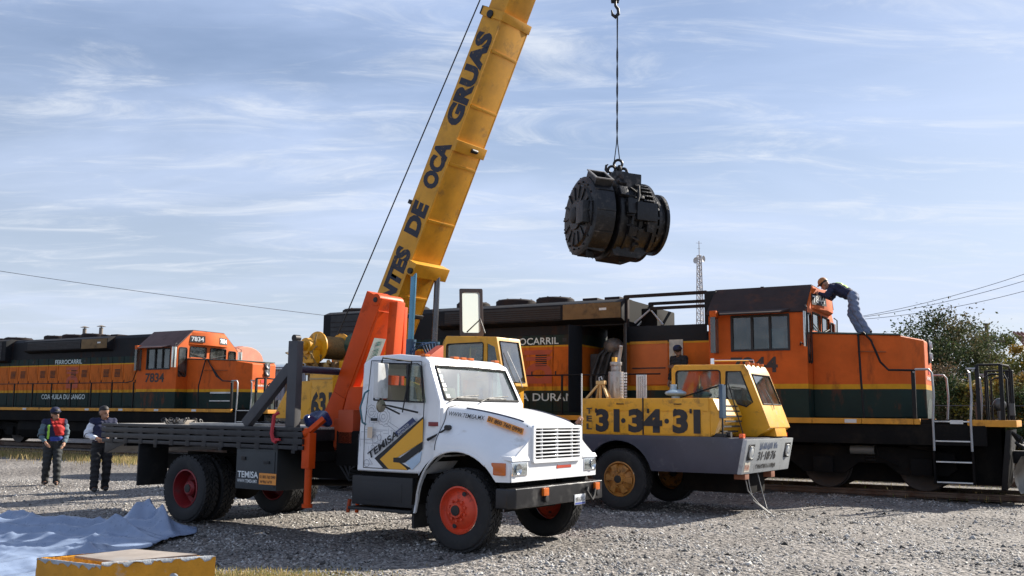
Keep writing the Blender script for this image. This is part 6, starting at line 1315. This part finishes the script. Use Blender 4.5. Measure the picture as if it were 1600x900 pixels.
navy = M('navy_cloth', (.012, .016, .05), .85, var=.25, scale=8, bump=.2, bscale=40); dkt = M('dark_trousers', (.022, .026, .028), .85, var=.25, scale=8, bump=.2, bscale=40); blkc = M('black_cloth', (.012, .012, .014), .85, var=.3, scale=8)
jean = M('blue_jeans', (.15, .19, .29), .85, var=.3, scale=10, bump=.25, bscale=40); redc = M('red_cloth', (.42, .015, .012), .8, var=.2); bluc = M('blue_cloth', (.03, .06, .30), .8, var=.25); whc = M('pale_shirt', (.66, .69, .76), .8, var=.12, scale=8); grc = M('hi_vis_green', (.28, .55, .05), .7); teal = M('grey_teal_cloth', (.09, .14, .17), .85, var=.25)
tan_skin = skin
# man strolling at the far left, jacket of many colours
person((-10.62, 22.16, -.01), rad(-62), 'man in red and blue jacket with dark cap walking at the far left', stand(el_l=(-.02, .27, 1.14), ha_l=(.16, .22, .95), el_r=(.02, -.27, 1.12), ha_r=(.22, -.17, .97), kn_l=(.10, .10, .51), an_l=(.06, .12, .10), an_r=(-.12, -.11, .10), face=(.85, .5, 0)),
       dict(top=navy, arm=teal, fore=teal, legs=dkt), hat=('cap', navy),
       vest=[('red_jacket_panel', redc, lambda c: (c[:, 2] > 1.14) & (c[:, 1] > -.02-.35*(c[:, 2]-1.25)) & (c[:, 1] < .20)), ('blue_jacket_hem', bluc, lambda c: (c[:, 2] < 1.10) & (c[:, 1] > -.08)), ('hi_vis_stripe', grc, lambda c: (c[:, 1] < -.085) & (c[:, 1] > -.135) & (c[:, 2] > 1.05) & (c[:, 2] < 1.36))])
# man behind the bed corner
person((-8.82, 20.6, -.01), rad(-55), 'man in dark waistcoat and pale sleeves standing at the tail of the truck', stand(el_l=(.0, .29, 1.16), ha_l=(.22, .12, 1.10), el_r=(-.02, -.30, 1.16), ha_r=(.2, -.14, 1.08), face=(.9, .5, 0), an_l=(-.1, .13, .10), kn_l=(.0, .12, .5), an_r=(.08, -.12, .10)),
       dict(top=navy, arm=whc, fore=whc, legs=blkc), hat=('hair', M('hair_black', (.012, .01, .009), .6)), scale=1.03)
# worker bending over the cab roof of 7844
wk = wrl(LO_O, 30, (.62, -.62, 3.60))
person(wk, heading(30)+math.pi, 'worker in jeans and dark jacket bending over the cab roof from the nose', dict(pelvis=(.20, 0, .90), chest=(.50, 0, 1.08), neck=(.68, 0, 1.16), head=(.80, 0, 1.20), sh_l=(.60, .18, 1.10), sh_r=(.60, -.18, 1.10), el_l=(.72, .24, .92), el_r=(.72, -.24, .92), ha_l=(.92, .14, .98), ha_r=(.92, -.14, .98), hip_l=(.19, .10, .86), hip_r=(.19, -.10, .86), kn_l=(.10, .12, .50), kn_r=(.26, -.10, .50), an_l=(-.13, .14, .09), an_r=(.06, -.10, .09), face=(.8, 0, -.6)),
       dict(top=navy, legs=jean, shoe=blkc), hat=('cap', M('orange_brown_cap', (.42, .17, .05), .7)),
       vest=[('hi_vis_patch', grc, lambda c: (c[:, 0] > .26) & (c[:, 0] < .56) & (abs(c[:, 1]) < .13) & (c[:, 2] > 1.06))], scale=1.02)
# operator inside the crane cab
cs = wrl((CO[0], CO[1], 0), 34, (-5.0, 0, 0)); op = wrl((cs[0], cs[1], 0), 38, (1.72, -.86, 1.72))
person(op, heading(38)-rad(25), 'crane operator in orange cap seated inside the yellow operator cab', stand(pelvis=(0, 0, .50), chest=(.0, 0, .84), neck=(.0, 0, 1.03), head=(.03, 0, 1.16), sh_l=(0, .19, .98), sh_r=(0, -.19, .98), el_l=(.1, .25, .72), el_r=(.1, -.25, .72), ha_l=(.36, .2, .74), ha_r=(.36, -.2, .74), hip_l=(0, .1, .47), hip_r=(0, -.1, .47), kn_l=(.42, .12, .48), kn_r=(.42, -.12, .48), an_l=(.45, .12, .10), an_r=(.45, -.12, .10)),
       dict(top=blkc, legs=dkt), hat=('cap', M('orange_cap', (.70, .20, .03), .6)))
# dark figure on the walkway of 7844 behind the crane cab
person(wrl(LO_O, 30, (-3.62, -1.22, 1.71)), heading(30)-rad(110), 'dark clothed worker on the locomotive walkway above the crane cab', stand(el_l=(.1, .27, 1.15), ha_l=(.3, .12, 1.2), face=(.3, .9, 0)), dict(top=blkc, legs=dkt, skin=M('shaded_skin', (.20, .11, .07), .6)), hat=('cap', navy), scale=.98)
# worker mostly hidden behind the truck's hood, steadying a pale pole
person((.72, 16.6, 0), rad(-12), 'worker in dark clothes behind the truck hood holding a thin pale pole', stand(el_r=(.26, -.25, 1.36), ha_r=(.48, -.20, 1.62), el_l=(-.03, .26, 1.13), ha_l=(.08, .22, .9), curl_r=(1.2, 0, 0), face=(1, 0, 0), head=(.03, 0, 1.56), neck=(0, 0, 1.45)), dict(top=blkc, legs=dkt), hat=('cap', navy), scale=.97)
# ================================================================== SMALL THINGS
gg = G(); gg.cyl((0, 0, 0), (0, 0, 1.55), .012, n=8); o = gg.build('pole', M('pale_pole', (.7, .68, .62), .5), None, loc=(1.235, 16.50, .88)); tag(o, 'thin pale pole held upright between truck hood and crane', 'pole')
# wooden trestle standing on the crane's engine box
tw = M('raw_wood', (.62, .40, .16), .7, var=.2, scale=8)
tr = empty('wooden_trestle', wrl(CO, 34, (-.58, -.85, 2.032)), heading(34)); tag(tr, 'small raw wood trestle standing on the crane engine box', 'trestle')
for a, b in (((-.24, -.1, 0), (.0, 0, .30)), ((-.15, .15, 0), (.0, 0, .30)), ((.02, -.02, 0), (.02, 0, .30)), ((.20, -.05, 0), (.05, 0, .30)), ((.15, .15, 0), (.05, 0, .30))):
    G().beam(a, b, .045, .035).build('leg', tw, tr, .004)
G().box(-.06, .12, -.05, .05, .27, .34).build('head_block', tw, tr, .006)
g = G(); g.tube([(-.01, 0, .34), (-.02, 0, .40), (.03, 0, .42), (.05, 0, .36)], .012, 6); g.build('hook', silver, tr)
# ---- tarp
tarp = M('silver_blue_tarp', (.21, .27, .39), .30, var=.15, scale=5, spec=.7)
def ridge(x, y, cx_, cy_, ax, ln, wd_, h):
    dx, dy = x-cx_, y-cy_; u = dx*math.cos(ax)+dy*math.sin(ax); v = -dx*math.sin(ax)+dy*math.cos(ax); return h*math.exp(-(u/ln)**2-(abs(v)/wd_)**1.5)
RD = [(-5.22, 13.85, 62, .40, .13, .27), (-4.95, 13.6, -50, .45, .07, .24), (-5.0, 13.5, 15, .6, .10, .14), (-6.4, 13.6, 6, 1.5, .10, .16), (-6.1, 13.0, -5, 1.7, .07, .13), (-7.3, 14.3, 22, .5, .12, .15), (-7.0, 14.0, -30, .4, .07, .13), (-6.6, 12.3, 4, 1.4, .08, .10), (-5.0, 12.1, 12, 1.0, .06, .09), (-6.0, 11.2, 8, 1.6, .06, .08), (-5.2, 12.9, -25, .8, .08, .13), (-7.6, 13.3, 40, .7, .09, .13), (-5.0, 11.2, 70, .8, .06, .08), (-6.9, 10.8, -15, 1.0, .07, .07)]
def tarp_h(x, y):
    z = .03 + .030*(1-abs(math.sin(2.1*x+1.1*y+.8*math.sin(1.7*y))))**3 + .026*(1-abs(math.sin(1.3*x-2.4*y+.7*math.sin(2.3*x))))**3 + .016*(1-abs(math.sin(4.1*x+2.9*y+.9*math.sin(3.1*x-y))))**3 + .011*math.sin(7*x-4*y+2*math.sin(3*y))+.012*(1-abs(math.sin(7.3*x-5.1*y+1.1*math.sin(4*y))))**4+.010*(1-abs(math.sin(3.9*x+8.7*y+1.3*math.sin(6*x))))**4+.005*math.sin(15*y+9*x+2*math.sin(5*x))+.004*math.sin(29*x-17*y)
    for cx_, cy_, a, ln, wd_, h in RD: z += ridge(x, y, cx_, cy_, rad(a), ln, wd_, h)
    return z
V_ = []; nu, nv = 200, 170
for j in range(nv):
    for i in range(nu):
        a, b = i/(nu-1), j/(nv-1)
        x0 = -10.0; x1 = lerp(-4.05, -4.62, b**.6)+.12*math.sin(b*9)+.06*math.sin(b*23); y0 = 8.8; y1 = lerp(15.7, 14.3, a**1.3)+.10*math.sin(a*11)+.05*math.sin(a*31)
        x = lerp(x0, x1, a); y = lerp(y0, y1, b); e = min(1, min(a, 1-a, b, 1-b)*16)
        V_.append((x+.02*math.sin(9*y), y+.02*math.sin(8*x), .014+tarp_h(x, y)*(.30+.70*e)))
me = bpy.data.meshes.new('tarpaulin'); me.from_pydata(V_, [], [(j*nu+i, j*nu+i+1, (j+1)*nu+i+1, (j+1)*nu+i) for j in range(nv-1) for i in range(nu-1)]); me.polygons.foreach_set('use_smooth', [True]*len(me.polygons))
o = link('tarpaulin', me, tarp); m_ = o.modifiers.new('thick', 'SOLIDIFY'); m_.thickness = .006; tag(o, 'crumpled silver blue tarpaulin spread on the gravel behind the yellow box', 'tarpaulin')
# ---- yellow concrete box in the foreground, open topped, seen corner on
cy = M('painted_concrete', (.58, .26, .015), .75, var=.2, scale=5, dirt=(.34, .38, .40), dirtamt=.07, dscale=3.5, bump=.4, bscale=30)
cyd = M('bare_concrete', (.34, .36, .38), .85, var=.3, scale=9, bump=.5, bscale=40)
bx_ = empty('concrete_box', (-3.62, 9.05, 0)); tag(bx_, 'open topped yellow painted concrete box in the foreground', 'box')
H_ = .36; BC = [Vector(p) for p in ((.0, -.44), (.86, .06), (-.06, .52), (-.76, -.06))]; BI = [c*.86 for c in BC]
for k in range(4):
    a, b, c, d = BC[k], BC[(k+1) % 4], BI[(k+1) % 4], BI[k]; g = G(); zt = H_-.008*k
    g.hexa([(a.x, a.y, -.05), (b.x, b.y, -.05), (c.x, c.y, -.05), (d.x, d.y, -.05), (a.x, a.y, zt), (b.x, b.y, zt), (c.x, c.y, zt), (d.x, d.y, zt)])
    me = g.mesh('wall'); bm = bmesh.new(); bm.from_mesh(me); bmesh.ops.subdivide_edges(bm, edges=bm.edges, cuts=9, use_grid_fill=True)
    rw_ = random.Random(k)
    for v in bm.verts:
        if v.co.z > zt-.01: v.co.z -= .010*rw_.random()+(.022 if rw_.random() < .12 else 0)
        v.co.x += rw_.uniform(-.003, .003); v.co.y += rw_.uniform(-.003, .003)
    shade(bm, 30); bm.to_mesh(me); bm.free(); link('wall', me, cy, bx_)
for k in range(4):   # paint knocked off along the rim
    A, B = BC[k], BC[(k+1) % 4]; n2 = Vector((B.y-A.y, A.x-B.x)).normalized()*.004; rw_ = random.Random(40+k); vs = []; m = 40
    for i in range(m+1):
        q = A.lerp(B, i/m)+n2; dpt = max(.002, .012+.016*math.sin(i*.9+k)+.02*rw_.random()*(1 if rw_.random() < .5 else 0)); vs += [(q.x, q.y, H_-.008*k-.004), (q.x, q.y, H_-.008*k-.004-dpt)]
        qi = A.lerp(B, i/m)*(1-.03-.05*rw_.random()); vs.append((qi.x, qi.y, H_-.008*k+.003))
    g = G(); g.add(vs, [(3*i, 3*i+1, 3*i+4, 3*i+3) for i in range(m)]+[(3*i+2, 3*i, 3*i+3, 3*i+5) for i in range(m)]); g.build('chipped_edge', cyd, bx_, ang=80)
p = BC[0].lerp(BC[1], .62); g = G(); g.ell((p.x, p.y, .20), .05, .02, .03, 10, 6); g.build('chip', cyd, bx_)
g = G(); g.prism([tuple(c*1.0) for c in BI], 'z', -.04, .10); g.build('floor', cyd, bx_)
g = G(); CP = [BI[0].lerp(BI[1], .12)*.9, BI[1]*.93, BI[2]*.93, BI[3].lerp(BI[2], .25)*.93]; g.prism([tuple(c) for c in CP], 'z', 0, .022)
o = g.build('cover_plate', M('pale_board', (.31, .265, .225), .7, var=.25, scale=4, dirt=(.25, .26, .27), dirtamt=.25), None, .004, loc=(-3.62, 9.05, .335), rot=(rad(1.2), rad(-1.5), 0)); tag(o, 'pale flat cover board lying in the yellow concrete box', 'board')
# ---- left background: shed and the end of another orange engine
sh = empty('corrugated_shed', (-16.2, 52, 0), rad(-25)); tag(sh, 'blue grey corrugated shed behind the 7834 locomotive', 'shed')
shm = M('corrugated_steel', (.22, .27, .33), .5, .3, var=.2, dirt=(.12, .11, .1), dirtamt=.2)
gg = G()
n_ = 120; pts = [(-6+12*i/n_, -.03 if i % 2 else .03) for i in range(n_+1)]
gg.add([(x, y, 0) for x, y in pts]+[(x, y, 4.0) for x, y in pts], [(i, i+1, n_+2+i, n_+1+i) for i in range(n_)]); gg.build('wall', shm, sh, ang=10)
gg = G(); gg.hexa([(-6.2, -.3, 4.0), (6.2, -.3, 4.0), (6.2, 9, 4.7), (-6.2, 9, 4.7), (-6.2, -.3, 4.1), (6.2, -.3, 4.1), (6.2, 9, 4.8), (-6.2, 9, 4.8)]); gg.build('roof', shm, sh)
gg = G(); gg.box(-6, -5.9, .05, 9, 0, 4.0); gg.box(5.9, 6, .05, 9, 0, 4.0); gg.box(-6, 6, 8.9, 9, 0, 4.0); gg.build('side_wall', shm, sh)
rw = empty('rail_vehicle', (-18.1, 62, 0), rad(-30)); tag(rw, 'salmon orange rounded end of a vehicle far behind the 7834 nose', 'rail vehicle')
gg = G(); pf = [(-1.5, .6), (1.5, .6), (1.5, 5.0)]+[(1.5*math.cos(rad(a)), 5.0+.95*math.sin(rad(a))) for a in range(10, 171, 16)]+[(-1.5, 5.0)]; gg.prism(pf, 'x', -9, 1.0); sal = M('salmon_paint', (.55, .20, .12), .6, var=.2); bdy = gg.build('body', sal, rw, .1, 3)
for k in range(14):
    g = G(); g.tube([(-8.6+.7*k, 1.5*math.cos(rad(a))*1.01, 5.0+.95*math.sin(rad(a))*1.01) for a in range(0, 181, 15)], .035, 5); g.build('roof_rib', M('salmon_rib', (.40, .13, .08), .6), bdy)
for x in (-6.5, -1.2):
    g = G()
    for s in (-1, 1): g.lathe([(.05, -.06), (.5, -.06), (.5, .06), (.05, .06)], (x, s*.75, .55), (0, 1, 0), 24)
    g.cyl((x, -.8, .55), (x, .8, .55), .08); g.build('wheelset', grime, rw)
# ---- radio tower
def at(px, d): return (px-800)/1470*d
tx, td = at(1096, 165), 165
tw_ = empty('radio_tower', (tx, td, 0)); tag(tw_, 'slender lattice radio tower with dish antennas far behind the locomotive', 'tower')
twm = M('tower_steel', (.35, .30, .27), .6, .2, var=.2); TH = 30.2
def trad(z): return lerp(1.15, .42, z/TH)
for k in range(3):
    t = 2*math.pi*k/3+.4; g = G(); g.tube([(trad(z)*math.cos(t), trad(z)*math.sin(t), z) for z in (0, TH/2, TH)], .075, 6); g.build('tower_leg', twm, tw_)
g = G(); nb_ = 26
for i in range(nb_):
    z0, z1 = TH*i/nb_, TH*(i+1)/nb_
    for k in range(3):
        a, b = 2*math.pi*k/3+.4, 2*math.pi*(k+1)/3+.4; p = lambda t, z: (trad(z)*math.cos(t), trad(z)*math.sin(t), z)
        g.tube([p(a, z0), p(b, z1)], .04, 4); g.tube([p(b, z0), p(a, z1)], .04, 4); g.tube([p(a, z1), p(b, z1)], .04, 4)
g.build('lattice_bracing', twm, tw_)
g = G(); g.cyl((0, 0, TH), (0, 0, TH+2.6), .06); g.build('mast', twm, tw_)
g = G(); g.beam((-.5, 0, TH+2.2), (.5, 0, TH+2.2), .05, .05); g.beam((-.3, 0, TH+1.2), (.2, 0, TH+1.2), .05, .05); g.build('aerial', twm, tw_)
for sx, z in ((-1, 29.2), (1, 29.5)):
    g = G(); g.lathe([(.001, 0), (.35, .05), (.55, .16), (.57, .2)], (sx*.55, -.3, z), (sx*.75, -.65, 0), 20); g.cyl((sx*.2, 0, z), (sx*.6, -.3, z), .06); g.build('dish', M('dish_grey', (.5, .47, .45), .5), tw_)
# ---- trees
bark = M('bark', (.09, .065, .045), .9, var=.3, bump=.5, bscale=12)
leafm = attr_mat('leaf', .75, .25, .15)
def tree(name, loc, H, R, trunkh, nclump, nleaf, pal, lab, group=None, leaf=.10, squash=.8, gap=.15, seed=1):
    rs = np.random.default_rng(seed); r = empty(name, loc); tag(r, lab, 'tree' if H > 2.5 else 'shrub', group)
    g = G(); top = Vector((rs.normal(0, .1), rs.normal(0, .1), H*.8)); tr_ = max(.05, H*.022)
    g.tube([(0, 0, -.1), (rs.normal(0, .05), rs.normal(0, .05), trunkh*.6), (rs.normal(0, .1), rs.normal(0, .1), trunkh), tuple(top)], [tr_*1.3, tr_, tr_*.8, tr_*.15], 8)
    cl = []
    for i in range(nclump):
        u = rs.normal(size=3); u /= np.linalg.norm(u); q = rs.random()**.4
        c = np.array([u[0]*R*q, u[1]*R*q, trunkh+(H-trunkh)*.5+u[2]*(H-trunkh)*.5*q]); c[2] = max(c[2], trunkh*.6)
        k = 1-.35*max(0, (c[2]-trunkh)/(H-trunkh)-.5); c[0] *= k; c[1] *= k; cl.append(c)
        if i % 2 == 0:
            s0 = Vector((0, 0, lerp(trunkh*.5, H*.6, rs.random()))); e = Vector(c); m = s0.lerp(e, .5)+Vector((0, 0, .15*R)); g.tube([s0, m, e], [tr_*.35, tr_*.22, tr_*.06], 5)
    g.build('trunk', bark, r)
    cl = np.array(cl); ci = rs.integers(0, nclump, nleaf); cr_ = rs.uniform(.16, .36, nclump)*R*1.25
    P = cl[ci]+rs.normal(size=(nleaf, 3))*(cr_[ci, None]*np.array([.55, .55, .42]))
    P[:, 2] = np.maximum(P[:, 2], .15)
    a = rs.random((nleaf, 3))*6.28; n_ = rs.normal(size=(nleaf, 3)); n_ /= np.linalg.norm(n_, axis=1)[:, None]; t = np.cross(n_, rs.normal(size=(nleaf, 3))); t /= np.linalg.norm(t, axis=1)[:, None]; b = np.cross(n_, t)
    L_ = leaf*rs.uniform(.6, 1.5, nleaf)[:, None]; V = np.stack([P-t*L_*.5, P+b*L_*.28+n_*L_*.08, P+t*L_*.5, P-b*L_*.28+n_*L_*.08], 1)
    F = np.arange(nleaf*4).reshape(-1, 4); pal = np.array(pal); cb_ = pal[rs.integers(0, len(pal), nclump)]; tint = cb_[ci]*rs.uniform(.6, 1.35, nleaf)[:, None]
    bulk('crown', V.reshape(-1, 3), F, np.repeat(tint, 4, 0), leafm, r); return r
PG = [(.045, .072, .028), (.06, .088, .034), (.035, .055, .024), (.08, .092, .04), (.10, .085, .04)]; PO = [(.20, .17, .03), (.24, .15, .03), (.15, .14, .04), (.09, .10, .03)]; PB = [(.12, .085, .05), (.10, .09, .045), (.15, .10, .05), (.08, .085, .035)]
def tpx(px, d): return (at(px, d), d, 0)
tree('leafy_tree', tpx(1475, 46), 7.0, 2.5, 2.0, 60, 20000, PG, 'tall leafy tree showing just right of the 7844 nose', leaf=.13, seed=3)
tree('leafy_tree', tpx(1556, 50), 6.6, 1.9, 2.0, 30, 11000, PG+PO, 'thinner tree beside the dark pole at the right edge', leaf=.13, seed=5)
tree('leafy_tree', tpx(1408, 52), 6.0, 1.6, 1.6, 24, 9000, PG, 'small tree half hidden behind the 7844 nose', leaf=.13, seed=6)
tree('yellow_bush', tpx(1600, 40), 5.1, 1.2, 1.0, 20, 4500, PO, 'yellow green bush below the roof at the right edge', leaf=.12, seed=8)
for k, (px, d, h, R, pal, lab) in enumerate(((1425, 36, 3.4, 1.3, PB, 'brown dry bush directly behind the 7844 nose'), (1478, 35, 3.6, 1.5, PB+PG, 'brown green bush behind the front steps of 7844'), (1528, 34, 3.2, 1.3, PO+PB, 'olive bush behind the 7844 front railing'), (1572, 33, 3.6, 1.4, PB+PO, 'rust tinged bush at the right behind the coupler'), (1615, 32, 3.0, 1.3, PG+PO, 'green bush cut by the right edge of the view'))):
    tree('bush', tpx(px, d), h, R, .3, 30, 12000, pal, lab, leaf=.10, seed=20+k)
# far hedge line near the horizon on both sides
def hedge(name, x0, x1, y, h, n, pal, lab):
    P = np.stack([rng.uniform(x0, x1, n), y+rng.normal(0, 2, n), rng.random(n)**1.3*h*(.6+.4*np.sin(np.linspace(0, 1, n)*0+1))], 1); P[:, 2] *= .65+.35*np.sin(P[:, 0]*.35)*np.sin(P[:, 0]*.13+1)
    d = rng.normal(size=(n, 3)); d /= np.linalg.norm(d, axis=1)[:, None]; e = np.cross(d, rng.normal(size=(n, 3))); e /= np.linalg.norm(e, axis=1)[:, None]; s = rng.uniform(.2, .5, n)[:, None]
    V = np.stack([P-d*s, P+e*s*.6, P+d*s, P-e*s*.6], 1); t = np.array(pal)[rng.integers(0, len(pal), n)]*rng.uniform(.6, 1.2, n)[:, None]
    o = bulk(name, V.reshape(-1, 3), np.arange(4*n).reshape(-1, 4), np.repeat(t, 4, 0), leafm); tag(o, lab, 'thicket', kind='stuff')
hedge('far_thicket', -120, 140, 125, 4.0, 26000, PG, 'low dark thicket far behind the tracks')
# ---- pole, wires, house roof at right
pm = M('weathered_pole', (.10, .075, .055), .9, var=.3)
def upole(loc, h, lab):
    r = empty('utility_pole', loc); tag(r, lab, 'pole'); g = G(); g.cyl((0, 0, -.2), (0, 0, h), .13, .09, n=12); g.build('post', pm, r)
    g = G(); g.beam((-.9, 0, h-.9), (.9, 0, h-.9), .1, .1); g.build('crossarm', pm, r)
    for x in (-.8, 0, .8):
        q = G(); q.lathe([(.03, 0), (.06, .03), (.04, .08), (.06, .11), (.03, .16)], (x, 0, h-.85), (0, 0, 1), 10); q.build('insulator', M('insulator', (.3, .28, .25), .3), r)
    return r
p2_ = tpx(1545, 48); upole(p2_, 6.6, 'dark weathered utility pole rising among the trees at right')
def wire(a, b, sag, lab, r=.02):
    a, b = Vector(a), Vector(b); g = G(); g.tube([a.lerp(b, i/24)-Vector((0, 0, sag*4*(i/24)*(1-i/24))) for i in range(25)], r, 5); tag(g.build('overhead_wire', M('wire_grey', (.10, .10, .11), .6), None), lab, 'wire')
def hpx(px, py, d):
    dv_ = fwd*1470 + rr*(px-800) - uu*(py-450); t = d/dv_.y; return Vector((0, 0, CAMH))+dv_*t
wire(hpx(-200, 392, 60), hpx(640, 508, 70), .25, 'thin overhead wire sloping down across the left sky', .018)
wire(hpx(1330, 497, 60), hpx(1750, 372, 52), .5, 'upper of the overhead wires rising to the right edge', .016); wire(hpx(1330, 498, 60), hpx(1750, 388, 52), .5, 'middle of the overhead wires rising to the right edge', .016); wire(hpx(1330, 500, 60), hpx(1750, 408, 52), .6, 'lowest of the overhead wires rising to the right edge', .016)
hs_ = empty('tiled_house', tpx(1690, 60), rad(12)); tag(hs_, 'house with reddish ribbed roof cut by the right edge', 'house')
G().box(-3.2, 6, 0, 6, 0, 5.0).build('wall', M('render_pale', (.45, .42, .38), .8), hs_, .02)
rf = G(); rf.hexa([(-3.6, -.6, 5.55), (6.4, -.6, 5.55), (5.4, 3, 7.4), (-2.4, 3, 7.4), (-3.6, -.6, 5.08), (6.4, -.6, 5.08), (5.4, 3, 7.52), (-2.4, 3, 7.52)]); rfo = rf.build('roof', M('red_roof', (.26, .13, .10), .7, var=.25), hs_)
for k in range(26):
    x = -3.4+.37*k; g = G(); g.tube([(x, -.62, 5.72), (x*.78+.35, 3, 7.55)], .06, 5); g.build('roof_rib', M('red_roof'), rfo)
# wire fence behind the near track
fe = empty('wire_fence', wrl(LO_O, 30, (4, 6.5, 0)), heading(30)); tag(fe, 'thin post and wire fence in front of the bushes at right', 'fence')
for k in range(14):
    g = G(); g.cyl((0, 0, 0), (0, 0, 2.2), .03, n=6); g.build('fence_post', M('rusty_post', (.10, .06, .04), .8), fe, loc=(-8+1.6*k, 0, 0))
for z in (.4, 1.0, 1.6, 2.1):
    g = G(); g.tube([(-8, 0, z), (13, 0, z)], .008, 4); g.build('fence_wire', M('wire_grey'), fe)
